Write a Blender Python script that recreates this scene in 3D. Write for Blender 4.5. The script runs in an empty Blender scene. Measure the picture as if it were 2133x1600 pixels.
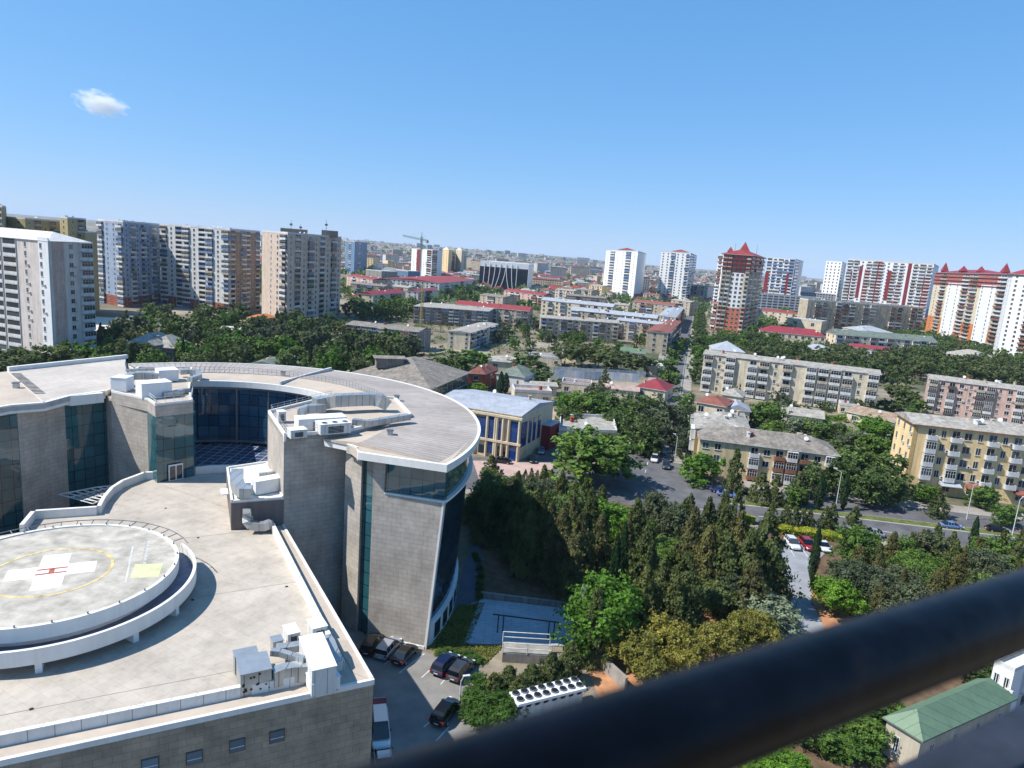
HAZE, EXPO = 0.00005, 0.66
import bpy, math, random
from mathutils import Vector, Matrix, noise
R = random.Random(7)
rad = math.radians
H = 50.0
FPX, PITCH, ROLL = 1420.0, rad(10.8), rad(4.3)
SUN_AZ, SUN_EL = rad(12), rad(50)      # direction the light travels (from +x), height of the sun
SC = bpy.context.scene
COL = SC.collection

# ---------- photo pixel <-> ground helpers (a surveyor's view of the place) ----------
def ray(px, py):
    x = px-1066.5; y = 800.-py
    c, s = math.cos(ROLL), math.sin(ROLL)
    xr = c*x-s*y; yr = s*x+c*y
    cp, sp = math.cos(PITCH), math.sin(PITCH)
    return Vector((xr, FPX*cp+yr*sp, -FPX*sp+yr*cp))/FPX
def G(px, py, z=0.0):
    d = ray(px, py); t = (z-H)/d.z
    return Vector((d.x*t, d.y*t, z))
def P(X, Y, Z):
    cp, sp = math.cos(PITCH), math.sin(PITCH)
    Z = Z-H; dep = Y*cp-Z*sp; yr = (Y*sp+Z*cp)/dep*FPX; xr = X/dep*FPX
    c, s = math.cos(ROLL), math.sin(ROLL)
    return 1066.5+c*xr+s*yr, 800+s*xr-c*yr
def height_of(px, py, pyf):
    """height of an upright edge whose top is seen at (px,py) and whose foot is at row pyf"""
    lo, hi = 0.5, 49.0 if py > 520 else 49.0
    if pyf <= py: return 3.0
    g = None
    for _ in range(50):
        m = (lo+hi)/2; g = G(px, py, m)
        if g.y <= 0: hi = m; continue
        if P(g.x, g.y, 0)[1] > pyf: hi = m
        else: lo = m
    return (lo+hi)/2
def at_foot(px, pyf): return G(px, pyf, 0)
def z_at(X, Y, py):
    lo, hi = 0., 160.
    for _ in range(50):
        m = (lo+hi)/2
        if P(X, Y, m)[1] > py: lo = m
        else: hi = m
    return lo

# ---------- materials ----------
def lin(c):
    return tuple(((v/255.)/12.92 if v/255. <= .04045 else ((v/255.+.055)/1.055)**2.4) for v in c)
MATS = {}
def new_mat(name):
    m = bpy.data.materials.new(name); m.use_nodes = True
    nt = m.node_tree; b = nt.nodes['Principled BSDF']
    return m, nt, b
def nd(nt, t, **k):
    n = nt.nodes.new(t)
    for a, v in k.items():
        if a.startswith('i_'): n.inputs[a[2:].replace('_', ' ')].default_value = v
        else: setattr(n, a, v)
    return n
def ramp(nt, fac, stops):
    r = nt.nodes.new('ShaderNodeValToRGB'); e = r.color_ramp.elements
    while len(e) < len(stops): e.new(0.5)
    for i, (p, c) in enumerate(stops):
        e[i].position = p; e[i].color = (*c, 1)
    nt.links.new(fac, r.inputs[0]); return r.outputs[0]
def mixc(nt, f, a, b, mode='MIX'):
    m = nt.nodes.new('ShaderNodeMix'); m.data_type = 'RGBA'; m.blend_type = mode
    for s, v in ((m.inputs[0], f), (m.inputs[6], a), (m.inputs[7], b)):
        if hasattr(v, 'links'): nt.links.new(v, s)
        elif isinstance(v, (int, float)): s.default_value = v
        else: s.default_value = (*v, 1)
    return m.outputs[2]
def coords(nt, kind='Object', scale=(1, 1, 1)):
    t = nt.nodes.new('ShaderNodeTexCoord'); m = nt.nodes.new('ShaderNodeMapping')
    m.inputs['Scale'].default_value = scale
    nt.links.new(t.outputs[kind], m.inputs[0]); return m.outputs[0]
def paint(name, rgb, rough=.8, var=.14, scale=.35, streak=.12, metal=0., spec=.3, bump=0.):
    """weathered paint / plaster / metal: base colour, blotches and downward streaks"""
    if name in MATS: return MATS[name]
    m, nt, b = new_mat(name); L = nt.links
    c = lin(rgb)
    n1 = nd(nt, 'ShaderNodeTexNoise', i_Scale=scale, i_Detail=5., i_Roughness=.6); L.new(coords(nt), n1.inputs[0])
    n2 = nd(nt, 'ShaderNodeTexNoise', i_Scale=1., i_Detail=5., i_Roughness=.65); L.new(coords(nt, 'Object', (1.3, 1.3, .12)), n2.inputs[0])
    dk = tuple(v*(1-var*2) for v in c); lt = tuple(min(.9, v*(1+var)) for v in c)
    o = ramp(nt, n1.outputs[0], [(.3, dk), (.7, lt)])
    st = ramp(nt, n2.outputs[0], [(.35, (1-streak*2,)*3), (.62, (1., 1., 1.))])
    o = mixc(nt, 1., o, st, 'MULTIPLY')
    L.new(o, b.inputs['Base Color'])
    b.inputs['Roughness'].default_value = rough; b.inputs['Metallic'].default_value = metal
    b.inputs['Specular IOR Level'].default_value = spec
    if bump:
        bp = nd(nt, 'ShaderNodeBump', i_Strength=bump, i_Distance=.05); L.new(n1.outputs[0], bp.inputs['Height']); L.new(bp.outputs[0], b.inputs['Normal'])
    MATS[name] = m; return m
def bricks(name, c1, c2, cm, w, h, mortar=.02, rough=.7, var=.12, bump=.15, offset=.5, spec=.3, metal=0., nscale=.25, rot=0.):
    """coursed cladding, paving or panes laid out in the surface's own UV metres"""
    if name in MATS: return MATS[name]
    m, nt, b = new_mat(name); L = nt.links
    br = nd(nt, 'ShaderNodeTexBrick', offset=offset, squash=1.)
    br.inputs['Color1'].default_value = (*lin(c1), 1); br.inputs['Color2'].default_value = (*lin(c2), 1); br.inputs['Mortar'].default_value = (*lin(cm), 1)
    br.inputs['Scale'].default_value = 1.; br.inputs['Mortar Size'].default_value = mortar; br.inputs['Brick Width'].default_value = w; br.inputs['Row Height'].default_value = h
    br.inputs['Mortar Smooth'].default_value = .1
    uv = coords(nt, 'UV')
    uv.node.inputs['Rotation'].default_value = (0, 0, rot)
    L.new(uv, br.inputs[0])
    n1 = nd(nt, 'ShaderNodeTexNoise', i_Scale=nscale, i_Detail=6., i_Roughness=.65); L.new(coords(nt), n1.inputs[0])
    st = ramp(nt, n1.outputs[0], [(.3, (1-var*2,)*3), (.7, (1.+var*.4,)*3)])
    o = mixc(nt, 1., br.outputs[0], st, 'MULTIPLY')
    n3 = nd(nt, 'ShaderNodeTexNoise', i_Scale=1.1, i_Detail=9., i_Roughness=.75); L.new(coords(nt, 'Object', (1, 1, .35)), n3.inputs[0])
    o = mixc(nt, 1., o, ramp(nt, n3.outputs[0], [(.34, (.84, .83, .81)), (.5, (.97, .97, .97)), (.7, (1.05, 1.05, 1.05))]), 'MULTIPLY')
    L.new(o, b.inputs['Base Color']); b.inputs['Roughness'].default_value = rough; b.inputs['Specular IOR Level'].default_value = spec; b.inputs['Metallic'].default_value = metal
    if bump:
        bp = nd(nt, 'ShaderNodeBump', i_Strength=bump, i_Distance=.03, invert=True); L.new(br.outputs[1], bp.inputs['Height']); L.new(bp.outputs[0], b.inputs['Normal'])
    MATS[name] = m; return m
def glass(name, rgb, w=0, h=0, mull=(40, 45, 50), rough=.06, c2=None, spec=.8, mortar=.035):
    if name in MATS: return MATS[name]
    if w:
        m = bricks(name, rgb, c2 or rgb, mull, w, h, mortar, rough, .1, 0, 0., spec)
        nt = m.node_tree; b = nt.nodes['Principled BSDF']
        n = nd(nt, 'ShaderNodeTexNoise', i_Scale=.35, i_Detail=2.); nt.links.new(coords(nt), n.inputs[0])
        bp = nd(nt, 'ShaderNodeBump', i_Strength=.12, i_Distance=.25); nt.links.new(n.outputs[0], bp.inputs['Height']); nt.links.new(bp.outputs[0], b.inputs['Normal'])
        return m
    m, nt, b = new_mat(name); b.inputs['Base Color'].default_value = (*lin(rgb), 1)
    oi = nt.nodes.new('ShaderNodeObjectInfo'); c = lin(rgb)
    nt.links.new(ramp(nt, oi.outputs['Random'], [(0, tuple(v*.4 for v in c)), (.75, c), (1., tuple(min(1, v*2.6+.03) for v in c))]), b.inputs['Base Color'])
    b.inputs['Roughness'].default_value = rough; b.inputs['Specular IOR Level'].default_value = spec
    MATS[name] = m; return m
def leaf(name, rgb, rgb2, var=.5):
    if name in MATS: return MATS[name]
    m, nt, b = new_mat(name); L = nt.links
    n1 = nd(nt, 'ShaderNodeTexNoise', i_Scale=.55, i_Detail=3.); L.new(coords(nt), n1.inputs[0])
    n2 = nd(nt, 'ShaderNodeTexNoise', i_Scale=5., i_Detail=1.); L.new(coords(nt), n2.inputs[0])
    o = ramp(nt, n1.outputs[0], [(.35, lin(rgb)), (.65, lin(rgb2))])
    o = mixc(nt, 1., o, ramp(nt, n2.outputs[0], [(.3, (.6, .6, .6)), (.7, (1.25, 1.25, 1.25))]), 'MULTIPLY')
    oi = nt.nodes.new('ShaderNodeObjectInfo')
    o = mixc(nt, 1., o, ramp(nt, oi.outputs['Random'], [(0, (.82, .88, .82)), (.5, (1, 1, 1)), (1., (1.18, 1.12, .98))]), 'MULTIPLY')
    L.new(o, b.inputs['Base Color']); b.inputs['Roughness'].default_value = .6; b.inputs['Specular IOR Level'].default_value = .25
    tr = nt.nodes.new('ShaderNodeBsdfTranslucent'); L.new(o, tr.inputs[0])
    mx = nt.nodes.new('ShaderNodeMixShader'); mx.inputs[0].default_value = .36
    L.new(b.outputs[0], mx.inputs[1]); L.new(tr.outputs[0], mx.inputs[2]); L.new(mx.outputs[0], nt.nodes['Material Output'].inputs[0])
    MATS[name] = m; return m

# ---------- mesh builder ----------
class MB:
    def __init__(s): s.v = []; s.f = []; s.m = []; s.uv = []
    def poly(s, pts, m=0, uv=None):
        i = len(s.v); s.v += [tuple(p) for p in pts]; s.f.append(tuple(range(i, i+len(pts)))); s.m.append(m)
        if uv is None:
            a, b, c = (Vector(pts[k]) for k in (0, 1, 2)); n = (b-a).cross(c-b)
            if n.length < 1e-9 and len(pts) > 3: n = (c-b).cross(Vector(pts[3])-c)
            if n.length < 1e-9: n = Vector((0, 0, 1))
            n.normalize()
            if abs(n.z) > .7: uv = [(p[0], p[1]) for p in pts]
            else:
                t = Vector((-n.y, n.x)).normalized(); uv = [(p[0]*t.x+p[1]*t.y, p[2]) for p in pts]
        s.uv.append(uv)
    def hexa(s, b, t, m=0, mt=None, bottom=True):
        """b, t: bottom and top loops (counter-clockwise from above)"""
        n = len(b)
        for i in range(n):
            j = (i+1) % n; s.poly([b[i], b[j], t[j], t[i]], m)
        s.poly(list(t), m if mt is None else mt)
        if bottom: s.poly(list(reversed(b)), m)
    def prism(s, pts, z0, z1, m=0, mt=None, bottom=True):
        a = sum(pts[i][0]*pts[(i+1) % len(pts)][1]-pts[(i+1) % len(pts)][0]*pts[i][1] for i in range(len(pts)))
        if a < 0: pts = list(reversed(pts))
        s.hexa([(p[0], p[1], z0) for p in pts], [(p[0], p[1], z1) for p in pts], m, mt, bottom)
    def box(s, c, d, rz=0., m=0, mt=None):
        cx, cy, cz = c; hx, hy, hz = d[0]/2, d[1]/2, d[2]/2; co, si = math.cos(rz), math.sin(rz)
        q = [(cx+x*co-y*si, cy+x*si+y*co) for x, y in ((-hx, -hy), (hx, -hy), (hx, hy), (-hx, hy))]
        s.prism(q, cz-hz, cz+hz, m, mt)
    def fbox(s, a, b, dep, z0, z1, m=0, mt=None):
        """box whose front edge runs a->b (left to right), reaching dep metres behind"""
        a = Vector((a[0], a[1])); b = Vector((b[0], b[1])); d = (b-a).normalized(); n = Vector((-d.y, d.x))*dep
        s.prism([a, b, b+n, a+n], z0, z1, m, mt)
    def tube(s, p, q, r, n=8, m=0, r2=None, cap=True):
        p = Vector(p); q = Vector(q); r2 = r if r2 is None else r2
        d = (q-p).normalized(); u = d.orthogonal().normalized(); w = d.cross(u)
        A = [p+(u*math.cos(k*math.tau/n)+w*math.sin(k*math.tau/n))*r for k in range(n)]
        B = [q+(u*math.cos(k*math.tau/n)+w*math.sin(k*math.tau/n))*r2 for k in range(n)]
        for k in range(n):
            j = (k+1) % n; s.poly([A[k], A[j], B[j], B[k]], m)
        if cap: s.poly(B, m); s.poly(A[::-1], m)
    def path(s, pts, r, n=8, m=0):
        for a, b in zip(pts, pts[1:]): s.tube(a, b, r, n, m)
    def arc(s, c, r0, r1, a0, a1, z0, z1, n=32, m=0, mt=None, ends=True, r0b=None, r1b=None):
        """ring sector; UV u = metres along the arc; r0b/r1b radii at the bottom (leaning walls)"""
        r0b = r0 if r0b is None else r0b; r1b = r1 if r1b is None else r1b; mt = m if mt is None else mt
        A = [a0+(a1-a0)*k/n for k in range(n+1)]
        pt = lambda r, a, z: (c[0]+r*math.cos(a), c[1]+r*math.sin(a), z)
        for a, b in zip(A, A[1:]):
            ua, ub = a*r1, b*r1
            s.poly([pt(r1b, a, z0), pt(r1b, b, z0), pt(r1, b, z1), pt(r1, a, z1)], m, [(ua, z0), (ub, z0), (ub, z1), (ua, z1)])
            s.poly([pt(r0b, b, z0), pt(r0b, a, z0), pt(r0, a, z1), pt(r0, b, z1)], m, [(ub, z0), (ua, z0), (ua, z1), (ub, z1)])
            s.poly([pt(r0, a, z1), pt(r1, a, z1), pt(r1, b, z1), pt(r0, b, z1)], mt, [(ua, r0), (ua, r1), (ub, r1), (ub, r0)])
            s.poly([pt(r0b, b, z0), pt(r1b, b, z0), pt(r1b, a, z0), pt(r0b, a, z0)], m, [(ub, r0), (ub, r1), (ua, r1), (ua, r0)])
        if ends:
            s.poly([pt(r0b, a0, z0), pt(r1b, a0, z0), pt(r1, a0, z1), pt(r0, a0, z1)], m)
            s.poly([pt(r1b, a1, z0), pt(r0b, a1, z0), pt(r0, a1, z1), pt(r1, a1, z1)], m)
    def merge(s, o, M):
        i = len(s.v); s.v += [tuple(M @ Vector(p)) for p in o.v]
        s.f += [tuple(k+i for k in f) for f in o.f]; s.m += o.m; s.uv += o.uv
    def mesh(s, name, mats, off=(0, 0, 0), smooth=False):
        me = bpy.data.meshes.new(name)
        me.from_pydata([(v[0]-off[0], v[1]-off[1], v[2]-off[2]) for v in s.v], [], s.f)
        for m in mats: me.materials.append(m)
        me.polygons.foreach_set('material_index', s.m)
        ul = me.uv_layers.new(name='UVMap'); fl = [c for u in s.uv for p in u for c in p]
        ul.data.foreach_set('uv', fl)
        if smooth: me.polygons.foreach_set('use_smooth', [True]*len(s.f))
        me.update(); return me
    def obj(s, name, mats, parent=None, smooth=False, weld=False):
        if not isinstance(mats, (list, tuple)): mats = [mats]
        off = parent_world(parent) if parent else (s.v[0][0], s.v[0][1], 0)
        me = s.mesh(name, mats, off, smooth)
        o = bpy.data.objects.new(name, me); COL.objects.link(o)
        if parent: o.parent = parent
        else: o.location = off
        if weld:
            import bmesh
            bm = bmesh.new(); bm.from_mesh(me); bmesh.ops.remove_doubles(bm, verts=bm.verts, dist=.0005); bm.to_mesh(me); bm.free()
        return o
def parent_world(o):
    v = Vector((0, 0, 0))
    while o: v += o.location; o = o.parent
    return v
LBL = []
def thing(name, label, cat, loc=(0, 0, 0), group=None, rz=0.):
    o = bpy.data.objects.new(name, None); COL.objects.link(o); o.location = loc; o.rotation_euler = (0, 0, rz)
    return tag(o, label, cat, group)
def tag(o, label, cat, group=None, kind=None):
    if label: o['label'] = label
    if cat: o['category'] = cat
    if group: o['group'] = group
    if kind: o['kind'] = kind
    return o
def dup(o, parent=None, loc=None, rz=None, sc=None):
    c = o.copy(); COL.objects.link(c)
    if parent: c.parent = parent
    if loc is not None: c.location = loc
    if rz is not None: c.rotation_euler = (0, 0, rz)
    if sc is not None: c.scale = sc
    for ch in CHILD.get(o.name, []) : dup(ch, c)
    return c
CHILD = {}
def keep(o, *ch): CHILD[o.name] = list(ch)
def struct(o, nm=None): o['kind'] = 'structure'; return o
ORD = ['first', 'second', 'third', 'fourth', 'fifth', 'sixth', 'seventh', 'eighth', 'ninth', 'tenth', 'eleventh', 'twelfth',
       'thirteenth', 'fourteenth', 'fifteenth', 'sixteenth', 'seventeenth', 'eighteenth', 'nineteenth', 'twentieth']
# ================= palette =================
M_conc = paint('concrete', (150, 146, 138), .85, .12, .4)
M_white = paint('white_paint', (226, 226, 224), .6, .04, .3, .04)
M_whitew = paint('weathered_white', (205, 204, 200), .7, .08, .5, .1)
M_cream = paint('cream_plaster', (214, 200, 174), .85, .1)
M_yellow = paint('yellow_plaster', (232, 202, 150), .85, .07)
M_beige = paint('beige_plaster', (202, 184, 156), .85, .12)
M_tan = paint('tan_stone', (186, 172, 150), .85, .14, .5, .16)
M_grey = paint('grey_plaster', (148, 142, 136), .85, .14, .5, .16)
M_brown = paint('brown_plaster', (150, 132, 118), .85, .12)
M_pink = paint('pink_plaster', (202, 170, 156), .85, .1)
M_redbrick = paint('red_brick_render', (152, 82, 62), .85, .12)
M_orange = paint('orange_plaster', (206, 126, 66), .85, .1)
M_maroon = paint('maroon_panel', (128, 44, 48), .8, .08)
M_blueg = paint('blue_grey_panel', (150, 165, 186), .8, .1)  # bluish tone of the shade put into the high rise's wall colour
M_teal = paint('teal_panel', (104, 132, 160), .7, .1)
M_dark = paint('dark_paint', (38, 40, 44), .6, .1)
M_black = paint('black_rubber', (22, 22, 23), .8, .1)
M_galv = paint('galvanised_steel', (178, 182, 184), .38, .08, .8, .06, .55, .5)
M_steel = paint('grey_steel', (120, 124, 128), .45, .1, .8, .05, .4, .5)
M_slate = paint('grey_slate_roof', (142, 134, 124), .9, .2, .5, .2, bump=.3)
M_slate2 = paint('pale_slate_roof', (168, 162, 152), .9, .18, .6, .18, bump=.3)
M_redroof = paint('red_metal_roof', (148, 62, 56), .6, .12, .3, .1)
M_redroof2 = paint('crimson_metal_roof', (142, 56, 62), .6, .1, .3, .1)
M_rust = paint('rusty_tile_roof', (142, 88, 76), .85, .16, .6, .15, bump=.3)
M_blueroof = paint('pale_blue_metal_roof', (166, 170, 176), .5, .1, .3, .1)
M_greenroof = bricks('green_sheet_roof', (106, 130, 104), (98, 122, 98), (80, 102, 82), 30., .9, .03, .55, .08, .3)
M_greenslate = paint('grey_green_roof', (112, 122, 112), .8, .14, .4, .14)
M_win = glass('window_glass', (34, 40, 48))
M_wframe = paint('window_frame', (206, 206, 204), .5, .05)
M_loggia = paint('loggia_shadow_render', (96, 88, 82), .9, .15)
BAL = [paint('balcony_white', (214, 214, 212), .7, .08, .8, .14), paint('balcony_beige', (186, 176, 158), .8, .12, .8, .16), paint('balcony_grey', (146, 146, 146), .8, .12, .8, .16),
       paint('balcony_rust', (152, 106, 84), .85, .15, .8, .16), paint('balcony_blue', (112, 140, 182), .7, .1, .8, .1), paint('balcony_dark', (92, 86, 84), .85, .14, .8, .1)]

# ================= windows and balconies as prototypes =================
PROTO = {}
def proto(kind, w, h, pal, fr=None):
    """returns (MB, mats): a window or balcony facing -y, centred on its opening, wall plane at y=0"""
    w = round(w*4)/4; h = round(h*4)/4
    key = (kind, w, h, pal)
    if key in PROTO: return PROTO[key]
    b = MB(); bm = BAL[pal % len(BAL)]; mats = [M_wframe, M_win, bm, M_loggia]
    if kind in 'wWnv':
        ww = {'w': min(.5*h, w*.55), 'W': w*.78, 'n': min(.28*h, w*.4), 'v': w*.94}[kind]; hh = h*.5 if kind != 'v' else h*.96
        t = .09
        b.box((0, -.03, 0), (ww+2*t, .06, hh+2*t), 0, 0); b.box((0, -.035, 0), (ww, .07, hh), 0, 1)
        b.box((0, -.045, 0), (.07*h/3, .09, hh), 0, 0)
        if ww > 1.8: b.box((ww/4, -.045, 0), (.06, .09, hh), 0, 0); b.box((-ww/4, -.045, 0), (.06, .09, hh), 0, 0)
        b.box((0, -.08, -hh/2-.12), (ww+.3, .18, .07), 0, 0)
    elif kind == 'l':       # loggia: flat dark panel painted as a recess's shade, behind a parapet
        ww = w*.86
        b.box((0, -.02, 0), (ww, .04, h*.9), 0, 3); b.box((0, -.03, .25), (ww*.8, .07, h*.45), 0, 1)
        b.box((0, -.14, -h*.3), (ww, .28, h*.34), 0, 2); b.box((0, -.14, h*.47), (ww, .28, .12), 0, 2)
        for s_ in (-1, 1): b.box((s_*ww/2, -.14, 0), (.12, .28, h*.92), 0, 2)
    elif kind == 'g':       # glazed balcony
        ww = w*.84; d = 1.15
        b.box((0, -d/2, -h*.30), (ww, d, h*.36), 0, 2); b.box((0, -d/2, h*.13), (ww-.06, d-.06, h*.5), 0, 1)
        b.box((0, -d/2, h*.42), (ww+.1, d+.1, .1), 0, 2)
        for k in range(-2, 3): b.box((k*ww/4.1, -d/2-.01, h*.13), (.08, d, h*.5), 0, 0)
        b.box((0, -d/2, h*.2), (ww, d-.01, .06), 0, 0)
    else:                   # open balcony with parapet and a door behind
        ww = w*.84; d = 1.2
        b.box((0, -d/2, -h*.46), (ww, d, .14), 0, 2)
        b.box((0, -d+.05, -h*.28), (ww, .1, h*.32), 0, 2)
        for s_ in (-1, 1): b.box((s_*(ww/2-.05), -d/2, -h*.28), (.1, d-.1, h*.31), 0, 2)
        b.box((0, -.03, -.05), (ww*.75, .06, h*.74), 0, 0); b.box((0, -.04, -.05), (ww*.66, .08, h*.66), 0, 1); b.box((0, -.06, -.05), (.07, .12, h*.66), 0, 0)
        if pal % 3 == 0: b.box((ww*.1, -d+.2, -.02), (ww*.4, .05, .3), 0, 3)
    me = b.mesh('window' if kind in 'wWnv' else 'balcony', mats)
    PROTO[key] = (b, mats, me); return PROTO[key]
PLACES = {}; ACS = []
def facade(root, a, b, z0, floors, fh, pat, pal=(0, 0, 1, 2), skip=0., ground=None, mix=.0):
    """pat: one letter per column, w W n v windows, l g b balconies, space nothing"""
    a = Vector((a[0], a[1])); b = Vector((b[0], b[1])); d = b-a; Ln = d.length; d.normalize(); n = Vector((d.y, -d.x)); rz = math.atan2(d.y, d.x)
    cw = Ln/len(pat)
    L = PLACES.setdefault(root.name, (root, []))[1]; near_ = (a.length < 330)
    for i, k0 in enumerate(pat):
        for f in range(floors):
            k = k0
            if near_ and k in 'wnW' and R.random() < .45: ACS.append((root, a+d*(cw*(i+.5)+min(cw*.45, 1.25))+n*.2, z0+fh*(f+.28), rz))
            if f == 0 and ground: k = ground[i % len(ground)]
            if k == ' ' or R.random() < skip: continue
            if k == 'g' and R.random() < mix: k = 'b'
            elif k == 'b' and R.random() < mix: k = 'g'
            p = a+d*(cw*(i+.5)); z = z0+fh*(f+.5)
            L.append((k, cw, fh, R.choice(pal) if k in 'lgb' else 0, (p.x, p.y, z), rz))
def finish_facades():
    c = MB(); c.box((0, 0, 0), (.85, .35, .6)); c.tube((0, -.18, 0), (0, -.19, 0), .22, 10, 1); ac = c.mesh('air_conditioner', [M_whitew, M_dark])
    for root, p, z, rz in ACS:
        o = bpy.data.objects.new('air_conditioner', ac); COL.objects.link(o); o.parent = root; w_ = parent_world(root); o.location = (p.x-w_.x, p.y-w_.y, z); o.rotation_euler = (0, 0, rz)
    for rn, (root, L) in PLACES.items():
        off = parent_world(root); cam = Vector((0, 0, H))
        for cls, nm in (('wWnv', 'window'), ('lgb', 'balcony')):
            S = sorted([e for e in L if e[0] in cls], key=lambda e: (Vector(e[4])-cam).length)
            for e in S[:100]:
                me = proto(e[0], e[1], e[2], e[3])[2]
                o = bpy.data.objects.new(nm, me); COL.objects.link(o); o.parent = root
                o.location = Vector(e[4])-off; o.rotation_euler = (0, 0, e[5])
            if len(S) > 100:
                mb = MB(); mats = []
                for e in S[100:]:
                    b, ms, _ = proto(e[0], e[1], e[2], e[3]); base = len(mb.m)
                    idx = []
                    for m_ in ms:
                        if m_ not in mats: mats.append(m_)
                        idx.append(mats.index(m_))
                    mb.merge(b, Matrix.Translation(e[4]) @ Matrix.Rotation(e[5], 4, 'Z'))
                    for q in range(base, len(mb.m)): mb.m[q] = idx[mb.m[q]]
                o = mb.obj(nm, mats, root); o['kind'] = 'stuff'

# ================= generic buildings =================
def inset(quad, o):
    c = sum((Vector((q[0], q[1])) for q in quad), Vector((0, 0)))/len(quad)
    out = []
    for i in range(4):
        p = Vector(quad[i][:2]); e1 = (Vector(quad[(i+1) % 4][:2])-p).normalized(); e2 = (Vector(quad[i-1][:2])-p).normalized()
        out.append(p-(e1+e2)*o)
    return out
def roof_on(root, q, h, kind, mat, rh=1.6, over=.5, chim=0, trim=None):
    """q: footprint A,B,B',A' ; kinds flat, gable, hip"""
    b = MB(); mats = [mat, trim or M_whitew]
    if kind == 'flat':
        b.prism(q, h, h+.25, 0, 0); o = b.obj('roof', mats, root)
        p = MB(); Q = [Vector(v[:2]) for v in q]; I = inset(Q, -.3)
        for i in range(4):
            j = (i+1) % 4; p.prism([Q[i], Q[j], I[j], I[i]], h+.25, h+.25+rh*.5, 1)
        pp = p.obj('parapet', mats, root)
        top = h+.25
    else:
        E = inset(q, over); z0 = h
        L1 = (E[1]-E[0]).length; L2 = (E[2]-E[1]).length
        if L1 < L2: E = [E[1], E[2], E[3], E[0]]; L1, L2 = L2, L1
        ml = (E[0]+E[3])/2; mr = (E[1]+E[2])/2; d = (mr-ml).normalized()
        if kind == 'hip': ml = ml+d*L2*.5*.95; mr = mr-d*L2*.5*.95
        lo = [(e.x, e.y, z0) for e in E]; up = [(e.x, e.y, z0+.18) for e in E]
        for i in range(4): b.poly([lo[i], lo[(i+1) % 4], up[(i+1) % 4], up[i]], 1)
        b.poly(lo[::-1], 1)
        zl = (ml.x, ml.y, z0+rh); zr = (mr.x, mr.y, z0+rh)
        b.poly([up[0], up[1], zr, zl], 0); b.poly([up[2], up[3], zl, zr], 0); b.poly([up[1], up[2], zr], 0); b.poly([up[3], up[0], zl], 0)
        o = b.obj('roof', mats, root)
        top = h+rh*.4
    Q = [Vector(v[:2]) for v in q]
    for k in range(chim):
        u, v = R.uniform(.08, .92), R.uniform(.2, .8)
        p = Q[0].lerp(Q[1], u).lerp(Q[3].lerp(Q[2], u), v); c = MB()
        t = R.random()
        if t < .55:
            s_ = R.uniform(.5, .9); c.box((p.x, p.y, top+.6), (s_, s_*1.3, 1.5), R.random(), 0); c.box((p.x, p.y, top+1.4), (s_+.2, s_*1.3+.2, .12), R.random()*.1, 0)
            nm = 'chimney'
        else:
            c.tube((p.x, p.y, top), (p.x, p.y, top+1.3), .06, 6, 0); dv = Vector((-.5, -.8, .5)).normalized()
            c.tube(Vector((p.x, p.y, top+1.3)), Vector((p.x, p.y, top+1.3))+dv*.18, .25, 10, 0, .55); nm = 'satellite_dish'
        c.obj(nm, R.choice([M_tan, M_whitew, M_redbrick]) if nm == 'chimney' else M_whitew, o)
    return o
def B(name, label, A, Bp, foot, D=None, depth=12., wall=None, roof='gable', rmat=None, rh=1.5, floors=5, front='', right='', left='', pal=(0, 0, 1, 2),
      h=None, chim=4, cat='apartment building', group=None, z0w=.3, trim=None, ground=None, mix=.3, band=None, fin=None, over=.4):
    """A,Bp: photo positions of the two ends of the front eave; foot: photo row of the foot below A or B"""
    if h is None:
        w_, fy = foot; pp = A if w_ == 'A' else Bp
        XY = G(pp[0]+(fy-pp[1])*(-(pp[0]-520)/7300.), fy, 0); h = z_at(XY.x, XY.y, pp[1])
        # keep the edge where its foot is, other end at the same height
        if h <= 47.5 or True:
            pA = XY.copy()
            if w_ == 'A': a = XY; b = G(*Bp, h) if h < 47 else None
            else: b = XY; a = G(*A, h) if h < 47 else None
            if a is None or b is None: raise RuntimeError(label)
    else: a = G(*A, h); b = G(*Bp, h)
    a = Vector((a.x, a.y)); b = Vector((b.x, b.y)); d = (b-a).normalized()
    if D is not None: dd = G(*D, h); dd = Vector((dd.x, dd.y))-b
    else: dd = Vector((-d.y, d.x))*depth
    return B3(name, label, a, b, dd, h, wall, roof, rmat, rh, floors, front, right, left, pal, chim, cat, group, z0w, trim, ground, mix, band, over)
def B3(name, label, a, b, dd, h, wall=None, roof='gable', rmat=None, rh=1.5, floors=5, front='', right='', left='', pal=(0, 0, 1, 2), chim=4,
       cat='apartment building', group=None, z0w=.3, trim=None, ground=None, mix=.3, band=None, over=.4):
    a = Vector(a[:2]); b = Vector(b[:2]); dd = Vector(dd[:2])
    q = [a, b, b+dd, a+dd]
    root = thing(name, label, cat, ((a.x+b.x)/2, (a.y+b.y)/2, 0), group)
    w = MB(); mats = [wall or M_beige, band[1] if band else M_grey]
    fh = (h-z0w)/floors
    if band:      # lower floors in a second colour
        zb = z0w+fh*band[0]; w.prism(q, -.3, zb, 1); w.prism(q, zb, h, 0)
    else: w.prism(q, -.3, h, 0)
    w.obj('wall', mats, root)
    roof_on(root, q, h, roof, rmat or M_slate, rh, over, chim, trim)
    if front: facade(root, a, b, z0w, floors, fh, front, pal, 0, ground, mix)
    if right: facade(root, b, b+dd, z0w, floors, fh, right, pal, 0, ground, mix)
    if left: facade(root, a+dd, a, z0w, floors, fh, left, pal, 0, None, mix)
    return root, q, h
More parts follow.
